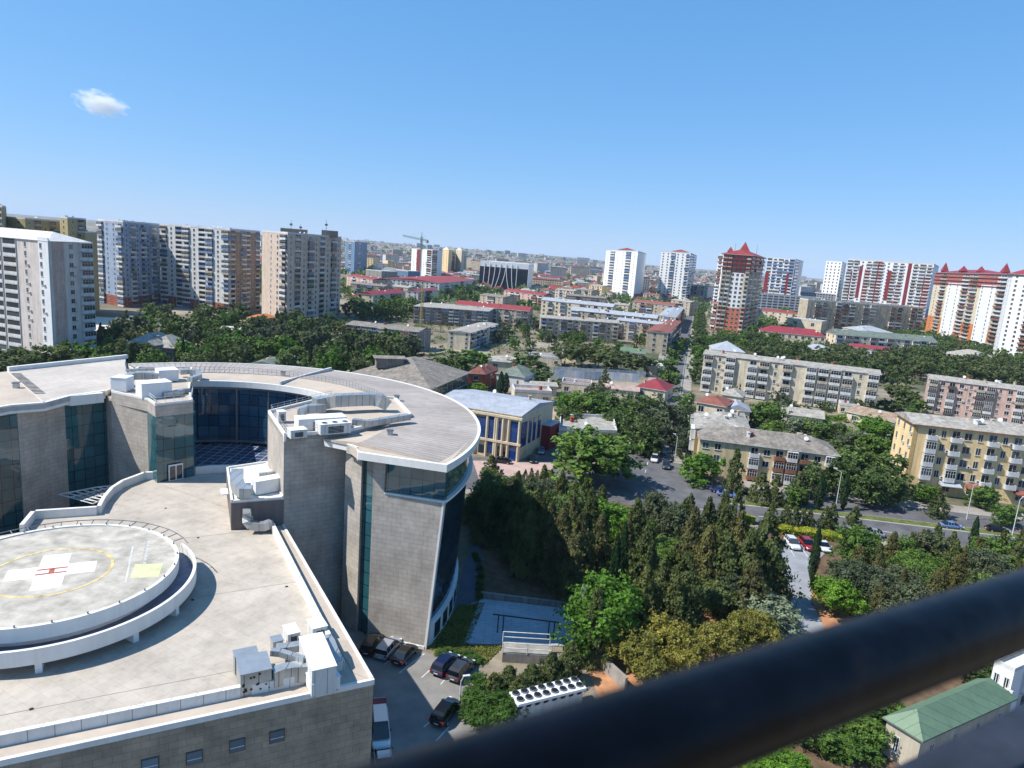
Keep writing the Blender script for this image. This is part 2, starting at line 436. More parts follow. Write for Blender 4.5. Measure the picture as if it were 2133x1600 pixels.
def Btower(name, label, corner, foot_y, topy, Lend, Rend, floors, wallm, leftp, rightp, **k):
    """tower seen corner-on: corner px (top x), its foot row and top row; Lend/Rend = photo x,y of the far ends at ground"""
    c = G(corner[0], foot_y, 0); h = z_at(c.x, c.y, topy)
    a = G(*Lend, 0); e = G(*Rend, 0)
    return B3(name, label, a, c, Vector((e.x-c.x, e.y-c.y)), h, wallm, floors=floors, front=leftp, right=rightp, **k)
# ================= ground, roads =================
def ground_mat():
    m, nt, b = new_mat('dry_ground'); L = nt.links
    co = coords(nt)
    n1 = nd(nt, 'ShaderNodeTexNoise', i_Scale=.02, i_Detail=8., i_Roughness=.6); L.new(co, n1.inputs[0])
    n2 = nd(nt, 'ShaderNodeTexNoise', i_Scale=.6, i_Detail=6.); L.new(co, n2.inputs[0])
    o = ramp(nt, n1.outputs[0], [(.36, lin((70, 78, 50))), (.5, lin((120, 108, 88))), (.66, lin((158, 148, 132)))])
    o = mixc(nt, 1., o, ramp(nt, n2.outputs[0], [(.3, (.7, .7, .7)), (.7, (1.1, 1.1, 1.1))]), 'MULTIPLY')
    L.new(o, b.inputs['Base Color']); b.inputs['Roughness'].default_value = .95
    return m
def terrain_z(x, y):
    r = math.hypot(x, y)
    if r < 1500: return 0.
    t = min(1., (r-1500)/5500.); t = t*t*(3-2*t)
    a = math.atan2(x, y)      # right positive
    h = 34+34*math.exp(-((a+.12)/.22)**2)+34*math.exp(-((a+.62)/.2)**2)
    h *= 1+.25*noise.noise(Vector((x*.0009, y*.0009, 3.)))
    h -= 26*max(0., min(1., (a-.1)/.5))
    return max(0, h*t)
def build_ground():
    b = MB(); rs = [0, 60, 150, 300, 500, 800, 1100, 1500, 1900, 2300, 2700, 3100, 3600, 4200, 4900, 5700, 6500, 7500, 9000, 12500]
    N = 90; A = [-math.pi+math.tau*k/N for k in range(N+1)]
    p = lambda r, a: (r*math.sin(a), r*math.cos(a), terrain_z(r*math.sin(a), r*math.cos(a)))
    for r0, r1 in zip(rs, rs[1:]):
        for a0, a1 in zip(A, A[1:]):
            if r0 == 0: b.poly([p(0, 0), p(r1, a1), p(r1, a0)])
            else: b.poly([p(r0, a0), p(r0, a1), p(r1, a1), p(r1, a0)][::-1])
    b.poly([(12500*math.sin(a), 12500*math.cos(a), -8) for a in A[:-1]])
    o = b.obj('ground', ground_mat(), None, True); struct(o)
build_ground()
M_asph = paint('asphalt', (96, 95, 96), .9, .2, .25, 0.)
M_asph2 = paint('parking_asphalt', (128, 125, 120), .9, .12, .4, 0.)
M_pave = bricks('paving', (172, 156, 144), (160, 146, 136), (120, 112, 104), .6, .6, .03, .85, .12, .1)
M_side = bricks('sidewalk_paving', (168, 160, 150), (156, 148, 140), (120, 114, 108), .5, .5, .03, .85, .14, .1)
M_line = paint('road_paint', (214, 212, 204), .7, .1)
M_kerb = paint('kerb_stone', (196, 192, 180), .8, .08)
M_soil = paint('red_soil', (176, 128, 92), .95, .18, .7, 0., bump=.4)
M_dsoil = paint('grove_soil', (104, 84, 64), .95, .25, .5, 0., bump=.4)
M_grass = paint('dry_lawn', (96, 104, 52), .95, .25, .8, 0., bump=.4)
M_earth = paint('yard_earth', (168, 150, 128), .95, .15, .15, 0., bump=.3)
def flat(name, pts, z, mat, label=None, kind='structure', base=None):
    b = MB(); q = [(p[0], p[1]) for p in pts]
    b.prism(q, base if base is not None else z-.25, z, 0, 0, False)
    o = b.obj(name, mat); o['kind'] = kind
    if label: o['label'] = label
    return o
def gp(*pp): return [G(*p, 0)[:2] for p in pp]
# long street going away from the junction
SU = Vector((.257, 1)).normalized(); SV = Vector((SU.y, -SU.x)); S0 = Vector((41., 187.))
def st(along, across): return S0+SU*along+SV*across
flat('side_street', [st(-50, -6), st(-50, 6), st(900, 6), st(900, -5.5)], .012, M_asph)
flat('street_pavement_west', [st(-26, -9.3), st(-26, -6), st(860, -5.5), st(860, -9)], .13, M_side)
flat('street_pavement_east', [st(-16, 6), st(-16, 9.5), st(860, 9.5), st(860, 6)], .13, M_side)
BU = Vector((1, -.14)).normalized(); BV = Vector((-BU.y, BU.x)); B0 = Vector((75., 138.4))
def bv(along, across): return B0+BU*along+BV*across
flat('boulevard', [bv(-140, -11.5), bv(160, -11.5), bv(160, 12.5), bv(-140, 12.5)], .008, M_asph)
flat('junction_apron', [bv(-52, 11), bv(-24, 11), st(-14, 9), st(-14, -8)], .016, M_asph)
flat('boulevard_pavement', [bv(-20, 12.5), bv(160, 12.5), bv(160, 17.2), bv(-20, 18)], .13, M_side)
flat('south_pavement', [bv(-140, -14.2), bv(160, -14.2), bv(160, -11.5), bv(-140, -11.5)], .13, M_side)
mb = MB()
for a, c in ((-26, 160),):
    mb.prism([bv(a, 0), bv(c, 0), bv(c, 3.), bv(a, 3.)], -.2, .14, 0, 0, False)
    mb.prism([bv(a+.3, .25), bv(c, .25), bv(c, 2.75), bv(a+.3, 2.75)], .1, .2, 1, 1, False)
o = mb.obj('median_strip', [M_kerb, M_grass]); struct(o)
lm = MB()
for k in range(0, 30):
    a = -45+k*6; lm.prism([bv(a, -5.8), bv(a+2.5, -5.8), bv(a+2.5, -5.65), bv(a, -5.65)], .01, .02)
for k in range(-4, 50):
    a = k*7; lm.prism([st(a, -.08), st(a, .08), st(a+2.5, .08), st(a+2.5, -.08)], .013, .024)
for s_ in (-5.3, 5.3): lm.prism([st(-16, s_-.06), st(-16, s_+.06), st(300, s_+.06), st(300, s_-.06)], .013, .023)
o = lm.obj('lane_markings', M_line); o['kind'] = 'structure'
# hospital yard
flat('parking_ground', gp((700, 1180), (760, 1325), (884, 1359), (962, 1387), (1000, 1395), (1075, 1530))+[(4, 48), (-40, 44), (-40, 90)], .02, M_asph2)
flat('plaza', gp((1000, 1248), (1200, 1272), (1192, 1348), (966, 1342)), .16, bricks('plaza_tiles', (182, 190, 198), (170, 178, 188), (140, 148, 158), 2.4, .5, .04, .6, .12, .1))
flat('lawn', gp((955, 1262), (1010, 1258), (975, 1345), (1050, 1345), (1010, 1385), (965, 1382), (893, 1352)), .08, M_grass)
flat('grove_ground', gp((968, 1180), (1000, 1110), (1130, 1020), (1500, 1085), (1900, 1160), (2133, 1190))+[(120, 118), (118, 60), (14, 60), (14, 84)]+gp((1200, 1268), (1000, 1242)), .02, M_dsoil)
flat('service_road', gp((962, 1262), (930, 1330), (952, 1240), (965, 1180), (992, 1120), (1006, 1160), (1000, 1250)), .045, paint('dark_asphalt', (84, 88, 100), .9, .1, .5, 0.))
flat('soil_bed', gp((1205, 1350), (1290, 1372), (1420, 1420), (1560, 1420))+[(30, 60), (14, 64)], .06, M_soil)
flat('soil_bank', gp((1686, 1196), (1712, 1200), (1760, 1270), (1800, 1330), (1730, 1340), (1690, 1250)), .06, M_soil)
flat('car_park', gp((1610, 1125), (1735, 1138), (1700, 1170), (1690, 1260), (1780, 1345), (1560, 1345), (1640, 1230)), .05, paint('car_park_asphalt', (140, 142, 146), .9, .1, .4, 0.))
flat('garden_lane', gp((1385, 1225), (1425, 1255), (1500, 1325), (1450, 1345), (1365, 1300), (1355, 1230)), .05, M_asph2)
flat('soil_verge', gp((1425, 1262), (1440, 1255), (1500, 1290), (1500, 1325)), .07, M_soil)
flat('forecourt', gp((985, 960), (1155, 962), (1140, 1010), (1000, 1005)), .05, paint('forecourt_paving', (178, 152, 142), .85, .1, .4, 0.))
flat('alley', gp((1120, 962), (1168, 962), (1160, 880), (1150, 880)), .06, M_asph)
flat('yard', gp((1130, 850), (1380, 860), (1330, 925), (1180, 935)), .03, M_earth)
flat('building_site', gp((196, 660), (370, 668), (430, 700), (196, 722)), .05, paint('site_sand', (206, 196, 182), .95, .06, .05, 0.))
flat('site_clay', gp((200, 690), (370, 680), (380, 692), (205, 712)), .1, paint('site_clay', (198, 150, 100), .95, .1, .1, 0.))
pm = MB()
for a, c in (((962, 1387), (884, 1359)),):
    pass
def stripe(p, q, w=.12, z=.03):
    a = G(*p, 0); c = G(*q, 0); d = (c-a).normalized(); n = Vector((-d.y, d.x, 0))*w/2
    pm.prism([(a-n)[:2], (c-n)[:2], (c+n)[:2], (a+n)[:2]], z-.02, z)
for p, q in (((884, 1362), (832, 1402)), ((815, 1373), (801, 1384)), ((900, 1392), (878, 1412)), ((930, 1412), (918, 1426)), ((900, 1500), (883, 1515)), ((935, 1515), (908, 1544)), ((846, 1350), (840, 1352))): stripe(p, q)
for p, q in (((1660, 1128), (1682, 1160)), ((1636, 1128), (1655, 1160))): stripe(p, q, .12, .065)
o = pm.obj('parking_lines', M_line); o['kind'] = 'structure'

# ================= the hospital =================
HC = Vector((-44., 92.))
M_stone = bricks('stone_cladding', (188, 178, 166), (180, 171, 160), (156, 148, 139), 1.2, .6, .025, .75, .16, .15, .5, .3, 0., .3)
M_stone2 = bricks('warm_stone_cladding', (170, 156, 136), (156, 143, 125), (134, 122, 108), 1.2, .6, .02, .8, .2, .15, .5, .3, 0., .4)
M_roofseam = bricks('standing_seam_roof', (178, 167, 157), (170, 160, 150), (118, 111, 106), .8, 60., .05, .6, .14, .35, 0., .3, 0., .12)
M_roofflat = paint('roof_felt', (184, 170, 154), .8, .08, .25, .04)
M_deckpave = bricks('roof_deck_paving', (190, 179, 165), (183, 173, 159), (168, 159, 147), 1.3, 1.3, .015, .85, .15, .08, 0., .3, 0., .16, rad(27))
M_coping = paint('white_coping', (222, 220, 214), .6, .04, .3, .05)
M_curtain = glass('curtain_glass', (36, 84, 92), 1.5, 1.7, (16, 30, 36), .04, (50, 98, 106), .9, .05)
M_curtain2 = glass('dark_curtain_glass', (16, 34, 48), 1.5, 1.7, (26, 38, 48), .05, (28, 54, 70), .9, .05)
M_skyl = glass('skylight_glass', (74, 84, 110), 1.6, 1.6, (190, 194, 200), .12, (66, 78, 106), .7, .07)
hosp = thing('hospital_building', 'large grey stone hospital with a curved metal roof around a glass courtyard', 'hospital', (HC.x, HC.y, 0))
A0, A1 = rad(-22), rad(131)
ZR = 25.
# main ring: roof, fascia, outer and inner walls
def ringpt(r, a, z=0): return (HC.x+r*math.cos(a), HC.y+r*math.sin(a), z)
b = MB(); n = 64
for k in range(n):
    a, c = A0+(A1-A0)*k/n, A0+(A1-A0)*(k+1)/n
    for r0, r1, z0, z1, m in ((27.5, 39.75, ZR+.55, ZR+.02, 0), (22.2, 27.5, ZR+.08, ZR+.45, 1)):
        b.poly([ringpt(r0, a, z0), ringpt(r1, a, z1), ringpt(r1, c, z1), ringpt(r0, c, z0)], m, [(a*34, r0), (a*34, r1), (c*34, r1), (c*34, r0)])
    b.poly([ringpt(27.5, a, ZR+.45), ringpt(27.5, c, ZR+.45), ringpt(27.5, c, ZR+.55), ringpt(27.5, a, ZR+.55)][::-1], 1)
b.poly([ringpt(22.2, A0, ZR-.1), ringpt(39.75, A0, ZR-.1), ringpt(39.75, A0, ZR+.02), ringpt(27.5, A0, ZR+.55), ringpt(22.2, A0, ZR+.08)], 1)
b.obj('roof', [M_roofseam, M_roofflat], hosp)
b = MB(); b.arc(HC, 39.7, 40.1, A0, A1, ZR-.85, ZR+.1, 72); b.arc(HC, 21.8, 22.25, A0+.05, A1, ZR-.85, ZR+.14, 64)
b.arc(HC, 22.2, 39.8, A0+.005, A1, ZR-.85, ZR-.2, 64)
fa = G(931, 971, ZR); fb = G(745, 944, ZR); fc = G(742, 934, ZR); fd = G(722, 927, ZR); fe = G(769, 893, ZR)
b.fbox(fb, fa, .45, ZR-.8, ZR+.12); b.fbox(fd, fc, .4, ZR-1., ZR+.13); b.prism([fd[:2], fc[:2], fb[:2], (fb.x+.3, fb.y+.4), (fd.x+.3, fd.y+.5)], ZR-1.02, ZR+.1)
b.obj('fascia', M_coping, hosp)
b = MB(); b.prism([(fa.x, fa.y+.3), (fb.x, fb.y+.3), (fd.x, fd.y+.3), (fe.x, fe.y), (HC.x+27.5*math.cos(A0+.25), HC.y+27.5*math.sin(A0+.25)), (HC.x+39*math.cos(A0+.25), HC.y+39*math.sin(A0+.25)), (HC.x+39.6*math.cos(A0+.06), HC.y+39.6*math.sin(A0+.06))], ZR-.9, ZR+.06)
b.obj('roof', M_roofflat, hosp)
# roof seam ridge rib and walkway rail
b = MB(); a = rad(79); b.prism([ringpt(22.3, a)[:2], ringpt(39.7, a-.02)[:2], ringpt(39.7, a-.03)[:2], ringpt(22.3, a-.014)[:2]], ZR+.1, ZR+.68)
b.obj('roof_ridge', M_whitew, hosp)
b = MB()
for k in range(60):
    a = rad(25)+k*rad(1.7); c = a+rad(1.7); b.tube(ringpt(27.6, a, ZR+.55), ringpt(27.6, a, ZR+1.5), .025, 4)
    for z in (1.05, 1.5): b.tube(ringpt(27.6, a, ZR+z), ringpt(27.6, c, ZR+z), .022, 4, 0, None, False)
b.obj('roof_rail', M_steel, hosp)
# outer leaning glass wall, floor edge and white base with windows
b = MB(); b.arc(HC, 38.2, 38.7, A0+.06, A1, .0, 19.55, 64, 0, 0, True, 37.0, 37.6); b.obj('glass_wall', M_curtain2, hosp)
b = MB(); b.arc(HC, 38.5, 38.9, A0+.055, A1, 19.85, ZR-.85, 64, 0, 0, True, 38.4, 38.8); b.obj('glass_wall', M_curtain, hosp)
b = MB(); b.arc(HC, 38.2, 39.3, A0+.045, A1, 19.55, 19.85, 64); b.obj('floor_edge', M_coping, hosp)
b = MB(); b.arc(HC, 37.2, 38.2, A0+.045, rad(60), 0., 3.2, 40, 0, 0, True, 37.2, 38.2); b.obj('base_wall', M_white, hosp)
for k in range(7):
    a = A0+.075+k*.075; b = MB(); b.arc(HC, 38.1, 38.25, a, a+.048, .5, 2.6, 3, 0); b.obj('window', M_curtain2, hosp)
# end (tower) wall, slot of glass and pier
e0 = G(765, 1326, 0); e1 = G(884, 1352, 0)
e0t = Vector((e0.x, e0.y)); e1t = Vector((-7.25, 78.6))
dn = Vector((.26, .96))*1.2
b = MB()
def lean(bq, tq, z0, z1, m=0): b.hexa([(p[0], p[1], z0) for p in bq], [(p[0], p[1], z1) for p in tq], m)
f = lambda t, z: (Vector(e0[:2]).lerp(Vector(e1[:2]), t)).lerp(e0t.lerp(e1t, t), z/20.6)
ZB = 19.7
lean([f(0, 0), f(1, 0), f(1, 0)+dn, f(0, 0)+dn], [f(0, ZB), f(1, ZB), f(1, ZB)+dn, f(0, ZB)+dn], 0, ZB)
lean([f(0, ZB), f(.165, ZB), f(.165, ZB)+dn, f(0, ZB)+dn], [f(0, 23.6), f(.165, 23.6), f(.165, 23.6)+dn, f(0, 23.6)+dn], ZB, ZR-.9)
b.obj('stone_wall', M_stone, hosp)
b = MB(); lean([f(.165, 20.6)+dn*.25, f(1, 20.6)+dn*.25, f(1, 20.6)+dn, f(.165, 20.6)+dn], [f(.165, 20.6)+dn*.25, f(1, 20.6)+dn*.25, f(1, 20.6)+dn, f(.165, 20.6)+dn], ZB+.1, ZR-.9)
b.obj('glass_wall', M_curtain, hosp)
b = MB(); lean([f(.165, 20.6)-dn*.05, f(1.01, 20.6)-dn*.05, f(1.01, 20.6)+dn*.3, f(.165, 20.6)+dn*.3], [f(.165, 20.6)-dn*.05, f(1.01, 20.6)-dn*.05, f(1.01, 20.6)+dn*.3, f(.165, 20.6)+dn*.3], ZB, ZB+.22)
b.obj('window_ledge', M_coping, hosp); b = MB()
lean([f(.99, 0)-dn*.05, f(1.03, 0)-dn*.05, f(1.03, 0)+dn*.2, f(.99, 0)+dn*.2], [f(.99, 20.6)-dn*.05, f(1.012, 20.6)-dn*.05, f(1.012, 20.6)+dn*.2, f(.99, 20.6)+dn*.2], 0, ZB)
b.obj('corner_trim', M_coping, hosp); b = MB()
lean([f(0, 0)-dn*.1, f(1, 0)-dn*.1, f(1, 0)+dn*.1, f(0, 0)+dn*.1], [f(0, 0)-dn*.1, f(1, 0)-dn*.1, f(1, 0)+dn*.1, f(0, 0)+dn*.1], -.1, .4)
b.obj('trim', M_coping, hosp)
pr = Vector((-17.9, 81.2)); pl = Vector((-20.5, 83.6))
b = MB(); b.prism([pr, (e0.x, e0.y+.2), (e0.x+.1, e0.y+3), (pr.x+.5, pr.y+3)], .2, ZR-.9); 
gw = MB(); gw.prism([(pr.x+.1, pr.y+.5), (e0.x-.1, e0.y+.5), (e0.x-.1, e0.y+1), (pr.x+.1, pr.y+1)], 0, ZR-.9); gw.obj('glass_wall', M_curtain, hosp)
b = MB(); b.prism([pl, pr, (pr.x+.8, pr.y+3), (pl.x+.8, pl.y+4)], 0, ZR-.9); b.obj('stone_wall', M_stone, hosp)
# inner court wall: glass above a dark base
b = MB(); b.arc(HC, 22.6, 23.1, rad(20), rad(118), 14.6, ZR-.8, 40); b.obj('glass_wall', glass('court_glass', (30, 66, 92), 1.7, 1.9, (14, 24, 34), .05, (52, 96, 120), .9, .06), hosp)
b = MB(); b.arc(HC, 22.45, 23.1, rad(20), rad(118), 14.2, 14.6, 40); b.obj('trim', M_steel, hosp); b = MB(); b.arc(HC, 22.3, 23.1, rad(20), rad(118), ZR-1.3, ZR-.75, 40); b.obj('trim', M_steel, hosp)
for k in range(4):
    a = rad(56+k*14.); p = ringpt(22.45, a); b = MB(); b.tube((p[0], p[1], 14), (p[0], p[1], ZR-.8), .16, 8); b.obj('column', M_steel, hosp)
b = MB()
pts = [ringpt(22.7, rad(q))[:2] for q in range(118, 14, -6)]
b.prism([(-46.2, 97.6), (-42.6, 99.6), (-37., 100.5), (-33.5, 97.)]+pts[::-1], 12.6, 13.9); b.obj('skylight', M_skyl, hosp)
b = MB()
cp = [(-46.6, 97.3), (-44.6, 98.6), (-42.2, 99.4), (-39.6, 99.7), (-36.8, 99.4)]
for p, q in zip(cp, cp[1:]): b.fbox(p, q, .45, 13.2, 15.1)
b.obj('parapet', M_coping, hosp)
# equipment blocks
S = Vector((-27.7, 81.4))
bR = [S, Vector((-20.6, 86.2)), Vector((-17.4, 91.)), Vector((-14.3, 97.)), Vector((-18.6, 107.5)), Vector((-28.5, 105.)), Vector((-33.8, 92.6))]
b = MB(); b.prism(bR[:2]+[(-18.5, 92.), (-20.5, 99.), (-27.5, 103.), bR[6]], 0, ZR+.1); b.obj('stone_wall', M_stone, hosp)
b = MB(); b.prism(bR, ZR+.1, ZR+.62, 0, 0); b.obj('roof_platform', M_roofflat, hosp)
b = MB()
for p, q in zip(bR, bR[1:]+bR[:1]): b.fbox(p, q, .3, ZR+.05, ZR+1.02)
b.obj('parapet', M_coping, hosp)
w0 = G(318, 1003, 14); w1 = G(327, 1006, 14); w2 = G(404, 992, 14)
zL = z_at(w1.x, w1.y, 846)
w1v, w2v = Vector(w1[:2]), Vector(w2[:2]); w0v = Vector(G(312, 991, 14)[:2])
wl = Vector((-59.4, 98.6)); 
bL = [w0v, w1v, w2v, Vector((-49.8, 103.)), Vector((-53.4, 111.)), Vector((-58., 121.)), Vector((-66., 118.)), Vector((-62.5, 104.)), wl]
b = MB(); b.prism([w0v+Vector((-.15, .3)), w1v+Vector((.0, .4)), w2v+Vector((-.5, .4)), Vector((-51.6, 107.)), Vector((-56., 114.)), Vector((-60, 108)), wl], 0, zL-1.6); b.obj('stone_wall', M_stone, hosp)
b = MB(); b.prism(bL, zL-1.6, zL-.1); b.obj('stone_wall', M_stone, hosp)
b = MB(); b.prism(bL, zL-.1, zL+.05); b.obj('roof_platform', M_roofflat, hosp); b = MB()
for p, q in zip(bL, bL[1:]+bL[:1]): b.fbox(p, q, .25, zL, zL+.35)
b.obj('parapet', M_coping, hosp)
b = MB(); b.prism([w0v+Vector((-.2, .1)), w1v, w2v, w2v+Vector((-.2, 1.2)), w1v+Vector((.2, 1.2)), w0v+Vector((.2, 1.2))], 14.02, zL-1.6)
b.prism([w2v, w2v+Vector((-3.4, 7.6)), w2v+Vector((-4.4, 7.2)), w2v+Vector((-1.3, .8))], 14.02, zL-1.6)
b.obj('glass_wall', M_curtain, hosp)
dv = (w2v-w1v).normalized(); dnv = Vector((dv.y, -dv.x)); rz = math.atan2(dv.y, dv.x)
dm = Vector(G(366, 1000, 14)[:2])
b = MB(); b.box((dm.x+dnv.x*.12, dm.y+dnv.y*.12, 15.25), (2., .12, 2.4), rz, 0)
for s_ in (-.48, .48): b.box((dm.x+dnv.x*.17+dv.x*s_, dm.y+dnv.y*.17+dv.y*s_, 15.2), (.78, .1, 2.05), rz, 1)
b.obj('door', [M_white, M_curtain2], hosp)
# left wing: inner faceted wall, tilted roof
lw = [Vector(G(*p, ZR)[:2]) for p in ((262, 750), (225, 818), (143, 830), (60, 852), (18, 850))]
lo_ = Vector(G(15, 775, ZR)[:2])
Z2 = ZR+.2
b = MB(); far = [Vector((-73.4, 126.9)), lo_, Vector((-97, 84)), Vector((-84, 62)), Vector((-73, 76))]
inn = [Vector((-59.6, 99.)), Vector((-60.9, 99.6)), Vector((-63.2, 95.2)), Vector((-63.6, 90.4)), Vector((-66.4, 87.8)), Vector((-68.5, 82.))]
b.prism([far[0], Vector((-70.5, 121.5)), Vector((-62., 108.)), inn[1], inn[2], inn[3]]+[lo_], Z2-.7, Z2, 1, 0)
b.prism([lo_, inn[3], inn[4], inn[5], Vector((-73, 72)), Vector((-97, 84))], Z2-.75, Z2-.1, 1, 2)
e = (far[0]-lo_).normalized(); nn_ = Vector((-e.y, e.x))
b.fbox(lo_, far[0], -.6, Z2, Z2+.7, 1, 1)
b.obj('roof', [bricks('pale_seam_roof', (206, 194, 180), (198, 187, 174), (146, 138, 130), .8, 60., .04, .6, .1, .3, 0., .3, .1, .12, rad(20)), M_coping, M_roofflat], hosp)
b = MB()
for k in range(16):
    t = k/15; p = lo_.lerp(inn[3], .12+t*.62); q = p+Vector((.9, .5)); b.prism([p, p+Vector((.35, .1)), q+Vector((.35, .1)), q], Z2, Z2+.12)
b.obj('snow_guard', M_steel, hosp)
b = MB(); b.prism([inn[2]+Vector((-.9, 0)), inn[2]+Vector((0, -.2)), Vector((-60.4, 98.4)), Vector((-61.3, 99.))], Z2-1.4, Z2+.05)
for p, q in ((inn[1], inn[2]), (inn[2], inn[3]), (inn[3], inn[4]), (inn[4], inn[5])): b.fbox(q, p, .5, Z2-1.1, Z2+.12)
b.obj('fascia', M_coping, hosp)
wi = [Vector((-61.2, 100.2)), Vector((-64.2, 95.2)), Vector((-65.2, 92.8)), Vector((-66.2, 88.6)), Vector((-69, 84.))]
q1 = wi[0].lerp(wi[1], 1.)
b = MB(); b.prism([wi[1], wi[2], wi[3], wi[3]+Vector((-1.5, .5)), wi[1]+Vector((-1.5, 1))], 0, Z2-.7); b.obj('stone_wall', M_stone, hosp)
b = MB(); b.prism([wi[0], wi[1], wi[1]+Vector((-1, .6)), wi[0]+Vector((-1, .6))], 0, Z2-.7); b.prism([wi[3]+Vector((-.1, 0)), wi[4], wi[4]+Vector((-1, .5)), wi[3]+Vector((-1.1, .5))], 0, Z2-.7); b.obj('glass_wall', M_curtain, hosp)
b = MB(); b.prism([wl+Vector((-.3, .2)), wl, wl+Vector((-.6, 1.6)), wi[0]+Vector((-.2, .3)), wi[0]], 0, Z2-.75); b.obj('stone_wall', M_stone, hosp); b = MB(); b.prism([wi[4], Vector((-73, 74)), Vector((-75, 76)), wi[4]+Vector((-1, 1))], 0, Z2-.7); b.obj('stone_wall', M_stone, hosp); b = MB()
b.prism([lo_+Vector((.6, -.3)), far[0]+Vector((.6, -.6)), Vector((-71., 122)), Vector((-79.6, 107))], 0, Z2-.7); b.obj('stone_wall', M_stone, hosp)
# podium
PS = [Vector((-75., 17.8)), Vector((-9.7, 51.3)), Vector((-27.6, 81.3))]
pod = [PS[0], PS[1], PS[2], Vector((-29.5, 90)), Vector((-33.6, 97.2)), Vector((-37., 99.5)), Vector((-42.6, 99.2)), Vector((-46.5, 97.2)), Vector((-49., 95.6)), Vector((-52.3, 94.4)), Vector((-53.6, 90.5)), Vector((-53.1, 87.3)), Vector((-51.9, 83.6)), Vector((-50.9, 81.)), Vector((-57.4, 78.2)), Vector((-55.8, 74.)), Vector((-60, 70)), Vector((-95, 66)), Vector((-95, 20))]
b = MB()
I0 = [PS[0], PS[1], PS[2], PS[2]+Vector((-1, 0.6)), PS[2]+Vector((-2, 2)), Vector((-56, 72)), Vector((-95, 64)), Vector((-95, 20))]
for i in range(len(pod)):
    p, q = pod[i], pod[(i+1) % len(pod)]
    b.poly([(p.x, p.y, 0), (q.x, q.y, 0), (q.x, q.y, 13.7), (p.x, p.y, 13.7)], 0)
b.obj('stone_wall', M_stone2, hosp)
b = MB(); b.prism(pod, 13.6, 14., 1, 0); b.obj('roof_deck', [M_deckpave, M_coping], hosp)
for x_, y_ in ((-30, 62), (-22, 66), (-36, 76), (-20, 54), (-44, 84), (-48, 46), (-34, 45)):
    b = MB(); b.tube((x_, y_, 14.), (x_, y_, 14.03), .16, 10); b.obj('roof_drain', M_dark, hosp)
for (x0, y0), (x1, y1) in (((-13.5, 55.5), (-50, 36.8)), ((-27, 80.5), (-48.5, 92.)), ((-20, 68), (-29.5, 62.8)), ((-31, 79), (-41, 73.8))):
    b = MB(); b.prism([(x0, y0), (x1, y1), (x1+.03, y1-.07), (x0+.03, y0-.07)], 13.99, 14.008); b.obj('expansion_joint', M_grey, hosp)
# outer low edge, recessed gutter strip and the inner white parapet
ds = (PS[1]-PS[0]).normalized(); ns = Vector((-ds.y, ds.x)); de = (PS[2]-PS[1]).normalized(); ne = Vector((-de.y, de.x))
b = MB(); b.fbox(PS[0]-ns*.06, PS[1]+ds*.06-ns*.06, .28, 13.75, 14.22); b.fbox(PS[1]+ns*.3-ne*.06, PS[2]-ne*.06, .28, 13.75, 14.22); b.obj('coping', M_coping, hosp)
b = MB(); b.prism([PS[0]+ns*.3, PS[1]+ns*.3+ne*.3, PS[1]+ns*1.7+ne*1.35, PS[0]+ns*1.7], 14.0, 14.1); b.prism([PS[1]+ns*.3+ne*.25, PS[2]+ne*.25, PS[2]+ne*1.3, PS[1]+ns*1.7+ne*1.3], 14.0, 14.1)
b.obj('gutter', M_roofflat, hosp)
b = MB(); c1 = PS[1]+ns*2.3+ne*1.9
b.fbox(PS[0]+ns*1.8, PS[1]+ns*1.8+ne*5.3, .4, 14., 15.); b.fbox(c1+de*.6, PS[2]+ne*1.35, .4, 14., 15.); b.fbox(c1+de*.2-ds*1.6, c1+de*.2, .4, 14., 14.95)
b.obj('parapet', bricks('parapet_panels', (222, 220, 214), (216, 214, 208), (150, 148, 144), 1.6, 9., .03, .6, .05, 0), hosp)
b = MB()
cur = [Vector((-55.6, 73.6)), Vector((-57.2, 77.9)), Vector((-50.9, 80.6)), Vector((-52.1, 83.6)), Vector((-53.1, 87.1)), Vector((-53.3, 90.)), Vector((-52.3, 94.)), Vector((-49.9, 94.9))]
for p, q in zip(cur, cur[1:]):
    d = (q-p).normalized(); n_ = Vector((-d.y, d.x))*.45; b.prism([p, q, q-n_*1.0, p-n_*1.0], 13.5, 15.1)
b.obj('parapet', M_coping, hosp)
# windows of the podium front
for px, py in ((577, 1533), (494, 1552), (405, 1577), (313, 1592), (235, 1620), (160, 1640)):
    p0 = PS[0]; r_ = ray(px, py); t = ((p0.x)*ns.x+(p0.y)*ns.y)/(r_.x*ns.x+r_.y*ns.y); w = Vector((r_.x*t, r_.y*t, H+r_.z*t))
    fr = MB(); rz = math.atan2(ds.y, ds.x); q = w-Vector((ns.x, ns.y, 0))*.02
    fr.box((q.x, q.y, w.z), (1.16, .1, 1.1), rz, 0); wd = fr.obj('window', paint('window_reveal', (96, 92, 84), .8), hosp)
    fr = MB(); q = w-Vector((ns.x, ns.y, 0))*.05; fr.box((q.x, q.y, w.z), (1.02, .1, .96), rz, 0); fr.obj('pane', glass('podium_window_glass', (86, 118, 138)), wd)
    fr = MB(); q = w-Vector((ns.x, ns.y, 0))*.08; fr.box((q.x, q.y, w.z-.1), (1.02, .12, .07), rz, 0); fr.obj('sill', M_wframe, wd)
